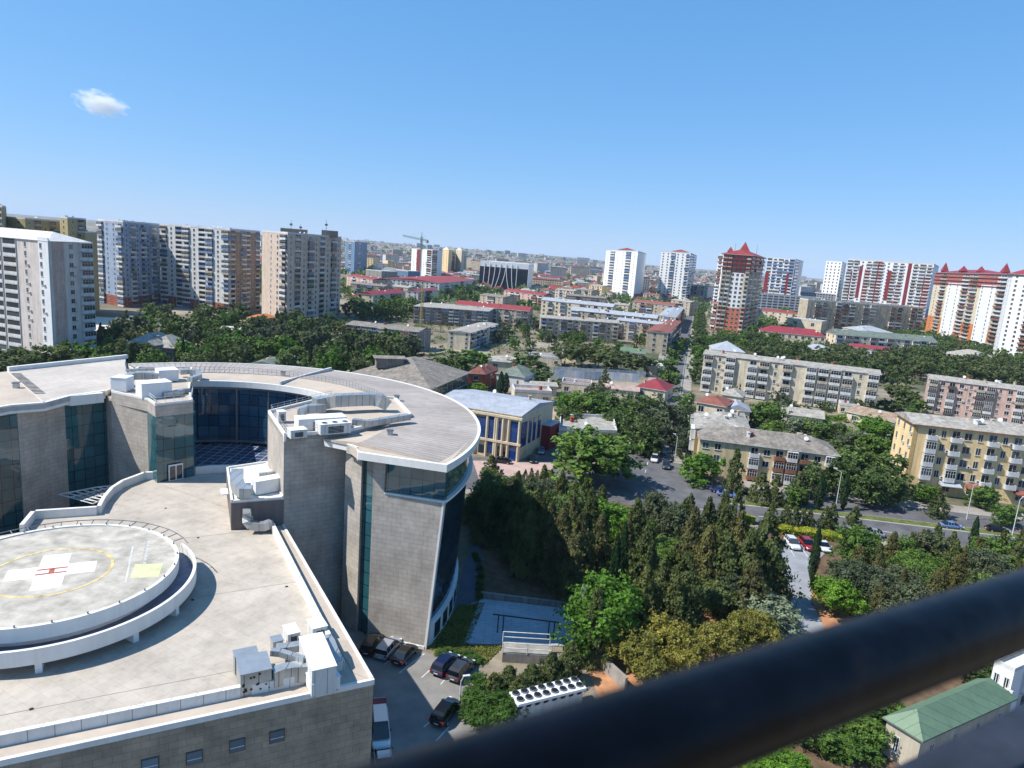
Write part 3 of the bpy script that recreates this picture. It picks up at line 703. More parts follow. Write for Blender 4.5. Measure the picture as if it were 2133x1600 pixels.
# low plant room north of the podium
lb = [Vector((-33.2, 78.75)), Vector((-27.6, 81.35)), Vector((-29., 84)), Vector((-33.7, 92.5)), Vector((-34.6, 95.)), Vector((-39., 91.))]
b = MB(); b.prism(lb, 14., 17.5); b.obj('stone_wall', paint('taupe_render', (118, 108, 104), .8, .06), hosp)
b = MB(); b.prism(lb, 17.5, 17.6)
for p, q in zip(lb, lb[1:]+lb[:1]): b.fbox(p, q, .25, 17.5, 17.85)
b.obj('parapet', M_coping, hosp)
b = MB(); b.box((-36.6, 86.9, 15.9), (2.2, 2.6, .12), rad(-62), 0); b.obj('door_canopy', M_white, hosp)
b = MB(); b.box((-35.4, 85.5, 15.), (1.2, .1, 2.), rad(-62), 0); b.obj('door', M_dark, hosp)
# lattice canopy between the left wing and the podium
b = MB()
ci = [Vector((-64.5, 80.)), Vector((-63.6, 84.5)), Vector((-61.6, 89.2)), Vector((-58.5, 93.)), Vector((-54.6, 95.4))]
co_ = [Vector((-57.8, 78.6)), Vector((-56., 82.)), Vector((-54.8, 86.)), Vector((-54.2, 90.)), Vector((-53.4, 94.4))]
for i in range(2, 4):
    for s in range(5):
        t, u = s/5, (s+1)/5
        a_, c_ = ci[i].lerp(ci[i+1], t), co_[i].lerp(co_[i+1], t); d_ = co_[i].lerp(co_[i+1], u)
        b.tube((a_.x, a_.y, 12.6), (c_.x, c_.y, 13.), .07, 5); b.tube((a_.x, a_.y, 12.6), (d_.x, d_.y, 13.), .05, 5)
for L_ in (ci, co_):
    for p, q in list(zip(L_, L_[1:]))[2:]: b.tube((p.x, p.y, 12.6 if L_ is ci else 13.), (q.x, q.y, 12.6 if L_ is ci else 13.), .1, 6)
for t in (.33, .66):
    Q = [ci[i].lerp(co_[i], t) for i in range(2, 5)]
    for p, q in zip(Q, Q[1:]): b.tube((p.x, p.y, 12.75), (q.x, q.y, 12.75), .07, 5)
b.obj('lattice_canopy', M_whitew, hosp)
# entrance canopy in the gap between block and tower
b = MB(); b.prism([(-26.4, 95.5), (-21.2, 90.3), (-18.8, 87.), (-25, 84), (-29, 88)], 2.7, 3.1); b.obj('canopy', M_roofflat, hosp)
b = MB(); b.fbox((-27., 83.6), (-19.4, 86.6), .5, 2.4, 3.7); b.tube((-19.6, 86.6, 0), (-19.6, 86.6, 2.5), .3, 8); b.tube((-21.5, 85.9, 0), (-21.5, 85.9, 2.5), .2, 8)
b.obj('canopy_beam', M_coping, hosp)
# helipad
HP = Vector((-42.2, 59.8)); ZH = 17.3
heli = thing('helipad', 'round raised helipad with white cross, red letter H and yellow ring', 'helipad', (HP.x, HP.y, 14))
M_hdeck = paint('helipad_concrete', (180, 173, 160), .85, .2, .6, .0)
def disc(r, z0, z1, m=0, n=72): 
    q = MB(); q.prism([(HP.x+r*math.cos(k*math.tau/n), HP.y+r*math.sin(k*math.tau/n)) for k in range(n)], z0, z1, m); return q
disc(10.5, ZH-.35, ZH).obj('deck', M_hdeck, heli)
b = MB(); b.arc(HP, 10.42, 10.75, 0, math.tau, ZH-1.1, ZH+.14, 96, 0, 0, False); b.obj('deck_rim', M_coping, heli)
disc(9.7, 14., ZH-.35).obj('drum', M_white, heli)
cC = G(105, 1190, ZH); cL = G(10.7, 1200.7, ZH); cR = G(200, 1179, ZH)
u = Vector((cR.x-cL.x, cR.y-cL.y)); hl = u.length/2; u.normalize(); v = Vector((-u.y, u.x)); c0 = Vector(((cL.x+cR.x)/2, (cL.y+cR.y)/2))
Tt = G(121, 1155, ZH); Bt = G(93, 1228, ZH); hv = (Tt-Bt).length/2; hw = hl*.33
b = MB()
for q in ([(-hl, -hw), (-hw, -hw), (-hw, hw), (-hl, hw)], [(hw, -hw), (hl, -hw), (hl, hw), (hw, hw)], [(-hw, -hv), (hw, -hv), (hw, hv), (-hw, hv)]):
    b.prism([c0+u*x+v*y for x, y in q], ZH, ZH+.012)
b.obj('cross_marking', paint('marking_white', (222, 222, 218), .7, .08, .5, 0.), heli)
b = MB(); hh = hw*.95
for q in ([(-hh*1.1, .62), (hh*1.1, .62), (hh*1.1, .36), (-hh*1.1, .36)], [(-hh*1.1, -.62), (hh*1.1, -.62), (hh*1.1, -.36), (-hh*1.1, -.36)], [(-.22, -.4), (.22, -.4), (.22, .4), (-.22, .4)]):
    b.prism([c0+u*x+v*y for x, y in q], ZH, ZH+.022)
b.obj('letter_marking', paint('marking_red', (178, 96, 74), .7, .2, 1.5), heli)
rY = (G(238, 1170, ZH).xy-c0).length
b = MB(); b.arc(c0, rY-.24, rY+.0, 0, math.tau, ZH-.01, ZH+.016, 72, 0, 0, False)
b.obj('ring_marking', paint('marking_yellow', (216, 190, 130), .7, .3, 1.2, 0.), heli)
b = MB(); zz = lambda x, y: G(x/2.807, y/2.807+1060, ZH).xy
b.prism([zz(790, 325), zz(955, 320), zz(925, 398), zz(762, 405)], ZH, ZH+.012); b.obj('panel_marking', paint('marking_green', (206, 214, 158), .7, .16, .9, 0.), heli)
b = MB()
for k in range(7):
    x0, y0 = 850-k*4, 190+k*20
    for dx, dy, ex, ey in ((0, 0, 30, 4), (0, 8, 28, 2), (4, 0, 2, 9)):
        p, q = zz(x0+dx, y0+dy), zz(x0+dx+ex, y0+dy+ey); d_ = (q-p).normalized()*.0; nn = (q-p).normalized(); nn = Vector((-nn.y, nn.x))*.06
        b.prism([p-nn, q-nn, q+nn, p+nn], ZH, ZH+.012)
p, q = zz(778, 220), zz(735, 430); nn = (q-p).normalized(); nn = Vector((-nn.y, nn.x))*.08; b.prism([p-nn, q-nn, q+nn, p+nn], ZH, ZH+.012)
b.obj('faded_lettering', M_whitew, heli)
# sloping walkway round the pad
b = MB(); N = 60; a_0, a_1 = rad(-150), rad(52)
for k in range(N):
    a, c = a_0+(a_1-a_0)*k/N, a_0+(a_1-a_0)*(k+1)/N
    za = 15.3; zc = 15.3
    def pr_(r, aa, z): return (HP.x+r*math.cos(aa), HP.y+r*math.sin(aa), z)
    b.poly([pr_(9.6, a, za), pr_(12.2, a, za), pr_(12.2, c, zc), pr_(9.6, c, zc)], 1)
    b.poly([pr_(9.6, c, za-.3), pr_(12.2, c, za-.3), pr_(12.2, a, zc-.3), pr_(9.6, a, zc-.3)], 0)
b.obj('walkway', [M_white, paint('walkway_floor', (132, 140, 158), .8, .1)], heli)
b = MB(); b.arc(HP, 12.05, 12.35, a_0, a_1, 14.95, 16.3, 60); b.obj('walkway_parapet', M_coping, heli)
for k, (px, py) in enumerate(((82, 1398), (280, 1335), (364, 1280), (5, 1400), (380, 1215))):
    g_ = G(px, py, 14); a = math.atan2(g_.y-HP.y, g_.x-HP.x)
    if k == 3: a = rad(-88)
    if k == 4: a = rad(25)
    b = MB(); b.box((HP.x+11.2*math.cos(a), HP.y+11.2*math.sin(a), 14.5), (1.9, .5, 1.15), a); b.obj('pillar', M_white, heli)
b = MB()
for k in range(15):
    a = rad(150-k*7.4); c = rad(150-(k+1)*7.4)
    i_, o_ = lambda aa: pr_(10.7, aa, ZH), lambda aa: pr_(11.9, aa, ZH+.15)
    b.tube(i_(a), o_(a), .05, 5); b.tube(o_(a), o_(c), .05, 5)
b.obj('safety_frame', M_steel, heli)
for k in range(26):
    a = rad(k*13.8); b = MB(); b.tube(pr_(10.6, a, ZH+.14), pr_(10.6, a, ZH+.34), .07, 6); b.obj('edge_light', M_steel, heli)
# ================= rooftop plant =================
M_duct = bricks('duct_sheet', (182, 186, 186), (170, 174, 175), (96, 98, 98), 1.1, 30., .035, .38, .1, .2, 0., .5, .5)
M_unit = bricks('unit_panels', (216, 216, 212), (208, 208, 205), (140, 142, 142), 1., 30., .03, .5, .06, .1, 0.)
def curved_duct(b, pts, w, h, m=0):
    """rectangular duct along a 3-D path, w wide and h tall"""
    pts = [Vector(p) for p in pts]; sec = []
    for i, p in enumerate(pts):
        d = (pts[min(i+1, len(pts)-1)]-pts[max(i-1, 0)]); d.normalize()
        s_ = d.cross(Vector((0, 0, 1)));
        if s_.length < .2: s_ = Vector((1, 0, 0))
        s_.normalize(); t = s_.cross(d)
        sec.append([p-s_*w/2-t*h/2, p+s_*w/2-t*h/2, p+s_*w/2+t*h/2, p-s_*w/2+t*h/2])
    for A_, B_ in zip(sec, sec[1:]):
        for k in range(4): b.poly([A_[k], A_[(k+1) % 4], B_[(k+1) % 4], B_[k]], m)
    b.poly(sec[0][::-1], m); b.poly(sec[-1], m)
def unit(name, label, cat, a, c, dep, z0, z1, mat, group=None, extra=None):
    """box-shaped plant with its front-top edge seen from photo point a to c at height z1"""
    pa, pc = G(*a, z1), G(*c, z1)
    r = thing(name, label, cat, ((pa.x+pc.x)/2, (pa.y+pc.y)/2, z0), group)
    b = MB(); b.fbox(pa, pc, dep, z0+.12, z1-.06); b.obj('casing', mat, r)
    b = MB(); d = (pc-pa).normalized(); n = Vector((-d.y, d.x, 0)); b.fbox(pa-d*.05-n*.05, pc+d*.05-n*.05, dep+.1, z1-.06, z1); b.obj('lid', M_galv if mat in (M_duct, M_galv) else M_white, r)
    b = MB()
    for t in (.1, .9):
        q = pa.lerp(pc, t)+n*dep*.5; b.box((q.x, q.y, z0+.06), (.15, dep*.95, .12), math.atan2(d.y, d.x))
    b.obj('base_rail', M_steel, r)
    if mat == M_unit and (pc-pa).length > .7 and z1-z0 < 2.:
        b = MB(); q = pa.lerp(pc, .5)-n*.02; w_ = (pc-pa).length
        for k in range(5): b.box((q.x, q.y, z0+.35+(z1-z0-.6)*k/5), (w_*.5, .06, (z1-z0-.6)*.12), math.atan2(d.y, d.x))
        b.obj('grille', M_dark, r)['kind'] = 'stuff'
    if extra: extra(r, pa, pc, d, n)
    return r
def fans(k, z):
    def f(r, pa, pc, d, n, k=k):
        L_ = (pc-pa).length
        for i in range(k):
            q = pa+d*(L_*(i+.5)/k)+n*.6; b = MB(); b.tube((q.x, q.y, z), (q.x, q.y, z+.1), .38, 14); b.tube((q.x, q.y, z+.1), (q.x, q.y, z+.12), .3, 14, 1); b.obj('fan', [M_galv, M_dark], r)
    return f
# corner group on the podium
unit('air_handling_unit', 'big white air handling box sitting across the corner of the hospital roof parapet', 'air handling unit', (650, 1397), (701, 1386), 5.2, 14., 16.5, M_unit)
unit('plant_plinth', 'white block below the big white air handling box on the roof corner', 'plinth', (652, 1425), (709, 1408), 1.7, 14.05, 15.3, M_white)
def louvre(r, pa, pc, d, n):
    b = MB()
    for i in range(14):
        q = pa.lerp(pc, R.uniform(.05, .95))-n*.03; b.box((q.x, q.y, R.uniform(14.4, 15.9)), (.16, .05, .13), math.atan2(d.y, d.x))
    b.obj('vent_marks', M_dark, r)
unit('duct_chamber', 'grey steel ribbed duct chamber with perforated front behind the roof parapet', 'duct chamber', (501, 1406), (566, 1392), 2.6, 14., 16.1, M_duct, None, louvre)
unit('duct_chamber', 'lower flat grey duct box behind the perforated duct chamber', 'duct chamber', (489, 1368), (537, 1358), 1., 14., 15.8, M_duct)
unit('cooling_unit', 'small grey rooftop unit left of the two behind the white box', 'cooling unit', (600, 1322), (625, 1316), 1.7, 14., 15.3, M_unit)
unit('cooling_unit', 'small grey rooftop unit beside the parapet behind the white box', 'cooling unit', (652, 1310), (682, 1303), 1.8, 14., 15.4, M_unit)
unit('cooling_unit', 'tiny open framed unit with glassy lid behind the duct chamber', 'cooling unit', (569, 1338), (590, 1333), 1., 14., 15.1, M_galv)
def duct(label, pts, w, h, name='ventilation_duct', mat=None, legs=True, group=None):
    P_ = [Vector(p) for p in pts]; r = thing(name, label, 'duct', (P_[0].x, P_[0].y, 0), group)
    b = MB(); curved_duct(b, P_, w, h); b.obj('duct_run', mat or M_duct, r)
    return r
def gz(px, py, z): return tuple(G(px, py, z))
duct('silver duct tapering from the perforated chamber to the white air handling box', [gz(568, 1412, 15.1), gz(590, 1404, 15.1), gz(612, 1400, 15.1), gz(648, 1398, 15.1)], .9, 1.4)
duct('thin silver duct slanting over others into the white air handling box', [gz(565, 1358, 15.9), gz(585, 1360, 15.9), gz(635, 1376, 15.9)], .5, .5)
duct('flat silver duct with bands behind the slanting thin duct', [gz(575, 1352, 15.2), gz(600, 1350, 15.2), gz(630, 1345, 15.2)], .8, .6)
duct('curved silver duct between the white box and the east parapet', [gz(682, 1328, 15.6), gz(690, 1340, 15.6), gz(700, 1365, 15.4), gz(703, 1380, 14.9)], .6, .6)
# duct against the low plant room wall
duct('silver elbow duct climbing the taupe plant room wall', [gz(514, 1066, 16.4), gz(514, 1074, 16.2), gz(516, 1085, 15.6), gz(522, 1093, 15.1), gz(535, 1096, 14.9), gz(550, 1096, 14.9), gz(565, 1090, 15.1)], .95, .95)
# on the low plant room roof
unit('plant_box', 'white plant box on the low plant room beside the tall stone wall', 'plant box', (533, 1004), (590, 994), 1.6, 17.6, 19.5, M_white)
duct('long ribbed metal duct with rounded end on the low plant room roof', [gz(495, 985, 19.), gz(492, 1000, 19.), gz(497, 1016, 18.9), gz(508, 1024, 18.9), gz(525, 1024, 18.9)], 1.5, 1.2)
duct('bundle of thin pipes and ducts from the low plant room roof to the wall', [gz(540, 990, 18.9), gz(562, 987, 18.9), gz(585, 984, 18.9)], .5, .5)
unit('vent_box', 'pale louvred vent box at the far end of the low plant room roof', 'vent box', (546, 984), (566, 981), 1.2, 17.6, 18.9, M_unit)
# right equipment block
Zb = ZR+.62
unit('plant_box', 'long white plant box in the middle of the right rooftop platform', 'plant box', (622, 874), (722, 868), 2.2, Zb, Zb+1.7, M_white)
unit('plant_box', 'pale plant box with louvred end at the front of the right rooftop platform', 'plant box', (668, 885), (732, 880), 2.2, Zb, Zb+1.5, M_unit, None, fans(3, Zb+1.5))
unit('plant_box', 'low white plant cabinet at the near left corner of the right rooftop platform', 'plant box', (606, 897), (640, 894), 1.6, Zb, Zb+1.2, M_unit)
unit('plant_box', 'small beige cabinet near the back left rail of the right rooftop platform', 'plant box', (581, 858), (596, 857), 1.2, Zb, Zb+1.6, M_unit)
for i, (px, py, lb) in enumerate(((640, 893, 'leftmost'), (652, 893, 'second from left'), (672, 893, 'third from left'), (688, 892, 'rightmost'))):
    q = G(px, py+4, Zb); r = thing('condenser', 'small upright round condenser, %s in the row on the right rooftop platform' % lb, 'condenser', (q.x, q.y, Zb), 'condensers in a row on the right rooftop platform')
    b = MB(); b.tube((q.x, q.y, Zb+.05), (q.x, q.y, Zb+1.2), .42, 14, 0); b.obj('casing', bricks('condenser_fins', (150, 146, 138), (140, 136, 130), (70, 68, 66), 9., .16, .05), r)
    b = MB(); b.tube((q.x, q.y, Zb+1.2), (q.x, q.y, Zb+1.28), .45, 14, 0, .4); b.obj('fan_cap', M_galv, r)
duct('very large segmented silver duct arching along the back of the right rooftop platform', [gz(655, 842, Zb+1.2), gz(680, 838, Zb+1.3), gz(700, 834, Zb+1.8), gz(740, 832, Zb+1.8), gz(775, 831, Zb+1.8), gz(792, 834, Zb+1.7), gz(806, 843, Zb+1.)], 1.6, 1.7)
duct('silver elbow duct beside the back left rail of the right rooftop platform', [gz(628, 865, Zb+.6), gz(630, 857, Zb+1.3), gz(640, 852, Zb+1.6), gz(658, 851, Zb+1.6), gz(672, 850, Zb+1.2)], 1.1, 1.1)
duct('low silver duct running to the right tip of the rooftop platform over the seamed roof', [gz(735, 878, Zb+.8), gz(765, 882, Zb+.7), gz(790, 878, Zb+.7), gz(825, 872, Zb+.7), gz(852, 868, Zb+.7)], .9, .8)
# rails round the platform
def rail(name, label, pts, z, hgt=1., par=None, mat=None):
    r = thing(name, label, 'railing', (pts[0][0], pts[0][1], z)); b = MB(); t = MB()
    for p, q in zip(pts, pts[1:]):
        p, q = Vector(p[:2]), Vector(q[:2]); n = max(1, int((q-p).length/1.2))
        for i in range(n+1):
            c = p.lerp(q, i/n); b.tube((c.x, c.y, z), (c.x, c.y, z+hgt), .03, 5)
        for zz_ in (hgt*.55, hgt): t.tube((p.x, p.y, z+zz_), (q.x, q.y, z+zz_), .03, 5)
    b.obj('posts', mat or M_galv, r)['kind'] = 'stuff'; t.obj('rails', mat or M_galv, r)
    return r
rail('roof_railing', 'thin metal railing round the right rooftop platform', [bR[1]+Vector((-.3, .3)), bR[0]+Vector((.1, .5)), bR[6]+Vector((.4, .1)), bR[5]+Vector((.3, -.5))], ZR+1.02, .75)
rail('roof_railing', 'thin metal railing round the rooftop plant above the glass corner tower', [w0v+Vector((0, .4)), w1v+Vector((0, .3)), w2v+Vector((-.4, .3)), w2v+Vector((-2.4, 5))], zL+.3, .8, None, M_whitew)
# left equipment block
ZL = zL+.05
unit('plant_box', 'tall white plant box at the back left corner of the left rooftop plant', 'plant box', (230, 786), (262, 788), 2.4, ZL, ZL+2.2, M_white)
unit('plant_box', 'white plant box with step at the front of the left rooftop plant', 'plant box', (295, 800), (358, 795), 2.6, ZL, ZL+2.3, M_white)
unit('plant_box', 'pale blue shaded plant box furthest back on the left rooftop plant', 'plant box', (331, 772), (372, 770), 2.6, ZL, ZL+2., M_white)
duct('rounded silver duct between the two white boxes of the left rooftop plant', [gz(264, 790, ZL+1.3), gz(275, 783, ZL+1.5), gz(300, 782, ZL+1.5), gz(330, 786, ZL+1.2)], 1.2, 1.1)
duct('long silver duct leading right from the left rooftop plant over the seamed roof', [gz(375, 775, ZL+.9), gz(395, 774, ZL+.9), gz(413, 776, ZL+.9), gz(415, 785, ZL+.7), gz(395, 791, ZL+.7)], .9, .8)
duct('thin white pipe rack behind the left rooftop plant boxes', [gz(262, 772, ZL+1.4), gz(290, 770, ZL+1.4), gz(335, 769, ZL+1.4)], .5, .4)
duct('low silver duct under the front parapet of the left rooftop plant', [gz(338, 822, ZL+.5), gz(365, 818, ZL+.5), gz(392, 812, ZL+.5)], .9, .6)
for px, py, z, lb in ((812, 908, ZR+.3, 'small square roof vent on the flat end of the curved roof'), (826, 834, ZR+.5, 'small square roof vent on the seamed curved roof right of the ducts'),
                      (590, 783, ZR+.5, 'tiny roof vent on the back of the curved roof'), (34, 808, ZR+.1, 'small square roof vent on the left wing roof')):
    q = G(px, py, z); r = thing('roof_vent', lb, 'vent', (q.x, q.y, z)); b = MB(); b.box((q.x, q.y, z+.35), (.7, .7, .8), .3); b.obj('shaft', M_galv, r)
    b = MB(); b.box((q.x, q.y, z+.8), (.9, .9, .12), .3); b.obj('cap', M_steel, r)
# chiller, stack, plaza structures
def chiller():
    a, c = G(1079, 1467, 2.6), G(1221, 1432, 2.6)
    r = thing('chiller', 'long white chiller with two rows of round black fans on top', 'chiller', (a.x, a.y, 0)); d = (c-a).normalized(); n = Vector((-d.y, d.x, 0)); rz = math.atan2(d.y, d.x)
    b = MB(); b.fbox(a-n*.1, c-n*.1, 2.3, 2.3, 2.6); b.obj('top', M_white, r)
    L_ = (c-a).length
    for i in range(8):
        q = a+d*(L_*(i+.5)/8)
        f_ = MB(); f_.poly([q-d*.5+n*.05, q+d*.5+n*.05, (q+n*.9)-Vector((0, 0, 2.1))], 0); f_.obj('coil_panel', M_dark, r)
        for j in (.6, 1.7):
            p = q+n*j; b = MB(); b.tube((p.x, p.y, 2.6), (p.x, p.y, 2.78), .42, 16, 0); b.tube((p.x, p.y, 2.78), (p.x, p.y, 2.79), .36, 16, 1); b.obj('fan', [M_steel, M_black], r)
    b = MB(); b.prism([(a+n*.5)[:2], (c+n*.5)[:2], (c+n*1.7)[:2], (a+n*1.7)[:2]], 0, 2.3); b.obj('frame', M_whitew, r)
chiller()
def stack():
    q = G(1198, 1345, 0); zt = z_at(q.x, q.y, 1220); r = thing('exhaust_stack', 'tall shiny metal exhaust stack in a lattice mast beside the bright green tree', 'chimney', (q.x, q.y, 0))
    b = MB(); b.tube((q.x+.5, q.y, 0), (q.x+.5, q.y, zt-1), .32, 12); b.tube((q.x+.5, q.y, zt-1), (q.x+.5, q.y, zt-.6), .32, 12, 0, .5); b.tube((q.x+.5, q.y, zt-.6), (q.x+.5, q.y, zt), .5, 12, 0, .35); b.obj('flue', M_galv, r, True)
    zt -= 2.5; b = MB(); c = [(-.2, -.6), (1.2, -.6), (1.2, .6), (-.2, .6)]
    for x, y in c: b.tube((q.x+x, q.y+y, 0), (q.x+x, q.y+y, zt), .06, 5)
    for k in range(int(zt/1.4)):
        z0, z1 = k*1.4, (k+1)*1.4
        for i in range(4):
            (x0, y0), (x1, y1) = c[i], c[(i+1) % 4]; b.tube((q.x+x0, q.y+y0, z0), (q.x+x1, q.y+y1, z1), .035, 4); b.tube((q.x+x0, q.y+y0, z1), (q.x+x1, q.y+y1, z1), .035, 4)
    b.obj('lattice', M_whitew, r)
stack()
def goal():
    a, c = G(1036, 1318, .16), G(1152, 1333, .16); h = 2.6
    r = thing('garden_frame', 'dark steel frame on double posts standing on the tiled plaza', 'frame', (a.x, a.y, .16)); a = a.copy(); d = (c-a).normalized()
    b = MB(); b.tube(a-d*.8+Vector((0, 0, h)), c+d*.8+Vector((0, 0, h)), .09, 6); b.obj('beam', M_dark, r)
    for q in (a, a+d*.7, c-d*.7, c): b = MB(); b.tube(q, q+Vector((0, 0, h)), .08, 6); b.obj('post', M_dark, r)
goal()
def pit():
    a, c = G(1047, 1360, 1.3), G(1148, 1366, 1.3)
    r = thing('concrete_hut', 'low grey concrete hut with pale pipe rails on its flat roof', 'hut', (a.x, a.y, 0))
    b = MB(); b.fbox(a, c, 2.6, 0, 1.15); b.obj('wall', M_grey, r); b = MB(); b.fbox(a, c, 2.6, 1.15, 1.3); b.obj('roof', M_conc, r)
    d = (c-a).normalized(); n = Vector((-d.y, d.x, 0)); b = MB()
    for q in (a, a.lerp(c, .5), c, a+n*2.5, c+n*2.5): b.tube((q.x, q.y, 1.3), (q.x, q.y, 2.7), .06, 6)
    for z in (2., 2.7):
        b.tube((a.x, a.y, z), (c.x, c.y, z), .06, 6); b.tube(((a+n*2.5).x, (a+n*2.5).y, z), ((c+n*2.5).x, (c+n*2.5).y, z), .06, 6)
    b.obj('rail', M_whitew, r)
pit()
# retaining wall behind the plaza and beside the soil bed
for nm, lb, a, c, w, h in (('retaining_wall', 'low dark wall along the far edge of the tiled plaza', (1000, 1246), (1205, 1272), .4, .8), ('retaining_wall', 'sloping concrete wall between chiller and reddish soil', (1207, 1352), (1300, 1440), .35, 1.6)):
    p, q = G(*a, 0), G(*c, 0); b = MB(); b.fbox(p, q, w, 0, h); b.fbox(p-Vector((0, .05, 0)), q-Vector((0, .05, 0)), w+.1, h, h+.12); o = b.obj(nm, M_grey if w == .4 else M_conc); tag(o, lb, 'wall')

# ================= cars =================
CAR = {}
def car_paint(name, rgb):
    m, nt, b = new_mat(name); b.inputs['Base Color'].default_value = (*lin(rgb), 1); b.inputs['Roughness'].default_value = .28; b.inputs['Coat Weight'].default_value = .6; b.inputs['Metallic'].default_value = .25; return m
CP = {k: car_paint('car_paint_'+k, v) for k, v in dict(white=(222, 222, 222), black=(22, 23, 26), dark_grey=(58, 60, 64), silver=(150, 156, 164), blue=(44, 66, 120), pale_blue=(112, 140, 186), red=(150, 28, 30), navy=(26, 36, 70), beige=(178, 168, 150)).items()}
M_cglass = glass('car_glass', (18, 22, 28), rough=.03)
M_lamp = paint('headlamp_glass', (220, 222, 226), .2, .02); M_tail = paint('tail_lamp_glass', (140, 20, 18), .3, .05); M_plate = paint('number_plate', (214, 214, 208), .5, .02)
def car_proto(kind):
    """body, cabin glass, wheels and lamps; nose towards +x"""
    if kind in CAR: return CAR[kind]
    if kind == 'suv': L_, W, Hh, zb = 4.65, 1.88, 1.68, 1.02; roof = [(-2.2, .98), (-2.05, 1.5), (-1.6, 1.66), (.2, 1.68), (.55, 1.6), (1.25, 1.06)]
    elif kind == 'van': L_, W, Hh, zb = 5.6, 1.95, 2.5, 1.2; roof = [(-2.75, 1.2), (-2.7, 2.35), (-2.4, 2.5), (1.3, 2.5), (1.7, 2.3), (2.35, 1.25)]
    else: L_, W, Hh, zb = 4.5, 1.78, 1.45, .92; roof = [(-1.85, .94), (-1.2, 1.36), (-.8, 1.43), (.25, 1.44), (.5, 1.38), (1.2, .95)]
    hx = L_/2
    if kind == 'van': st_ = [(-hx, .45, 1.1, .9), (-hx+.1, .3, 1.25, 1.), (0, .28, zb, 1.), (hx-.9, .28, 1.22, 1.), (hx-.25, .32, 1.0, .95), (hx, .4, .7, .8)]
    else: st_ = [(-hx, .42, zb-.25, .84), (-hx+.18, .32, zb-.04, .95), (-hx+.8, .26, zb, 1.), (0, .25, zb, 1.), (hx-1.15, .26, zb-.03, 1.), (hx-.4, .3, zb-.16, .94), (hx, .38, zb-.36, .76)]
    b = MB(); sec = []
    for x, z0, z1, w in st_:
        y = W/2*w; zm = (z0+z1)/2
        sec.append([(x, -y*.86, z0), (x, -y, zm-.05), (x, -y*.98, z1-.1), (x, -y*.86, z1), (x, 0, z1+.03), (x, y*.86, z1), (x, y*.98, z1-.1), (x, y, zm-.05), (x, y*.86, z0)])
    for A_, B_ in zip(sec, sec[1:]):
        for k in range(9): b.poly([A_[k], B_[k], B_[(k+1) % 9], A_[(k+1) % 9]][::-1], 0)
    b.poly(sec[0], 0); b.poly(sec[-1][::-1], 0)
    body = b.mesh('car_body', [CP['white']], smooth=False)
    c = MB(); top = MB()
    def pt(i, t):
        x, z = roof[i]; f_ = (z-zb)/(Hh-zb+1e-6); return (x, t*W/2*(.9-.2*max(0, f_)), z)
    n = len(roof)
    for i in range(n-1):
        tgt = top if 2 <= i <= n-4 or (kind != 'sedan' and 1 <= i <= n-4) else c
        m_ = 0
        tgt.poly([pt(i, -1), pt(i+1, -1), pt(i+1, 1), pt(i, 1)], m_)
    for t in (-1, 1):
        side = [pt(i, t) for i in range(n)]; c.poly(side if t > 0 else side[::-1], 0)
        top.poly([pt(1, t*1.01), pt(n-2, t*1.01), (pt(n-2, t)[0], pt(n-2, t*1.02)[1], pt(n-2, t)[2]-.09), (pt(1, t)[0], pt(1, t*1.02)[1], pt(1, t)[2]-.09)][::-t], 0)
        for fx in (-.02, .26, .52):      # pillars
            x = roof[1][0]+(roof[-2][0]-roof[1][0])*(.1+fx*1.2); top.poly([(x-.05, t*W/2*.91, zb), (x+.05, t*W/2*.91, zb), (x+.05, t*W/2*.725, Hh-.03), (x-.05, t*W/2*.725, Hh-.03)], 0)
    cab = c.mesh('car_glass', [M_cglass]); tp = top.mesh('car_roof', [CP['white']])
    w = MB(); rr = .34 if kind != 'sedan' else .31; w.tube((0, -.11, 0), (0, .11, 0), rr, 16); tyre = w.mesh('tyre', [M_black])
    w = MB(); w.tube((0, -.12, 0), (0, .12, 0), rr*.62, 12); rim = w.mesh('rim', [M_galv])
    l = MB(); l.box((0, 0, 0), (.16, .36, .16)); lamp = l.mesh('headlight', [M_lamp]); l = MB(); l.box((0, 0, 0), (.12, .3, .2)); tl = l.mesh('tail_light', [M_tail])
    l = MB(); l.box((0, 0, 0), (.04, .52, .12)); pl_ = l.mesh('number_plate', [M_plate])
    l = MB(); l.box((0, 0, 0), (.1, .16, .14)); mi = l.mesh('mirror', [M_dark])
    CAR[kind] = (L_, W, zb, rr, body, cab, tp, tyre, rim, lamp, tl, pl_, mi); return CAR[kind]
CARM = {}
def recol(me, colr):
    k = (me.name, colr)
    if k not in CARM: m = me.copy(); m.materials[0] = CP[colr]; CARM[k] = m
    return CARM[k]
def link(nm, me, par, loc=(0, 0, 0)):
    o = bpy.data.objects.new(nm, me); COL.objects.link(o); o.parent = par; o.location = loc; return o
def car(kind, colr, label, pos, heading, group=None, z=.03, parts=True):
    L_, W, zb, rr, body, cab, tp, tyre, rim, lamp, tl, pl_, mi = car_proto(kind)
    r = thing('parked_car' if group != 'cars driving on the streets' else 'car', label, 'van' if kind == 'van' else 'car', (pos[0], pos[1], z), group, heading)
    link('body', recol(body, colr), r); link('windows', cab, r); link('roof', recol(tp, colr), r)
    for x in (-L_*.3, L_*.31):
        for y in (-1, 1):
            w = link('wheel', tyre, r, (x, y*(W/2-.1), rr)); link('rim', rim, w)
    for y in (-1, 1):
        link('headlight', lamp, r, (L_/2-.1, y*W*.32, zb-.36 if kind != 'van' else .75)); link('tail_light', tl, r, (-L_/2+.07, y*W*.38, zb-.2)); link('mirror', mi, r, (L_*.2, y*(W/2+.04), zb+.06))
    link('number_plate', pl_, r, (-L_/2+.0, 0, .6))
    return r
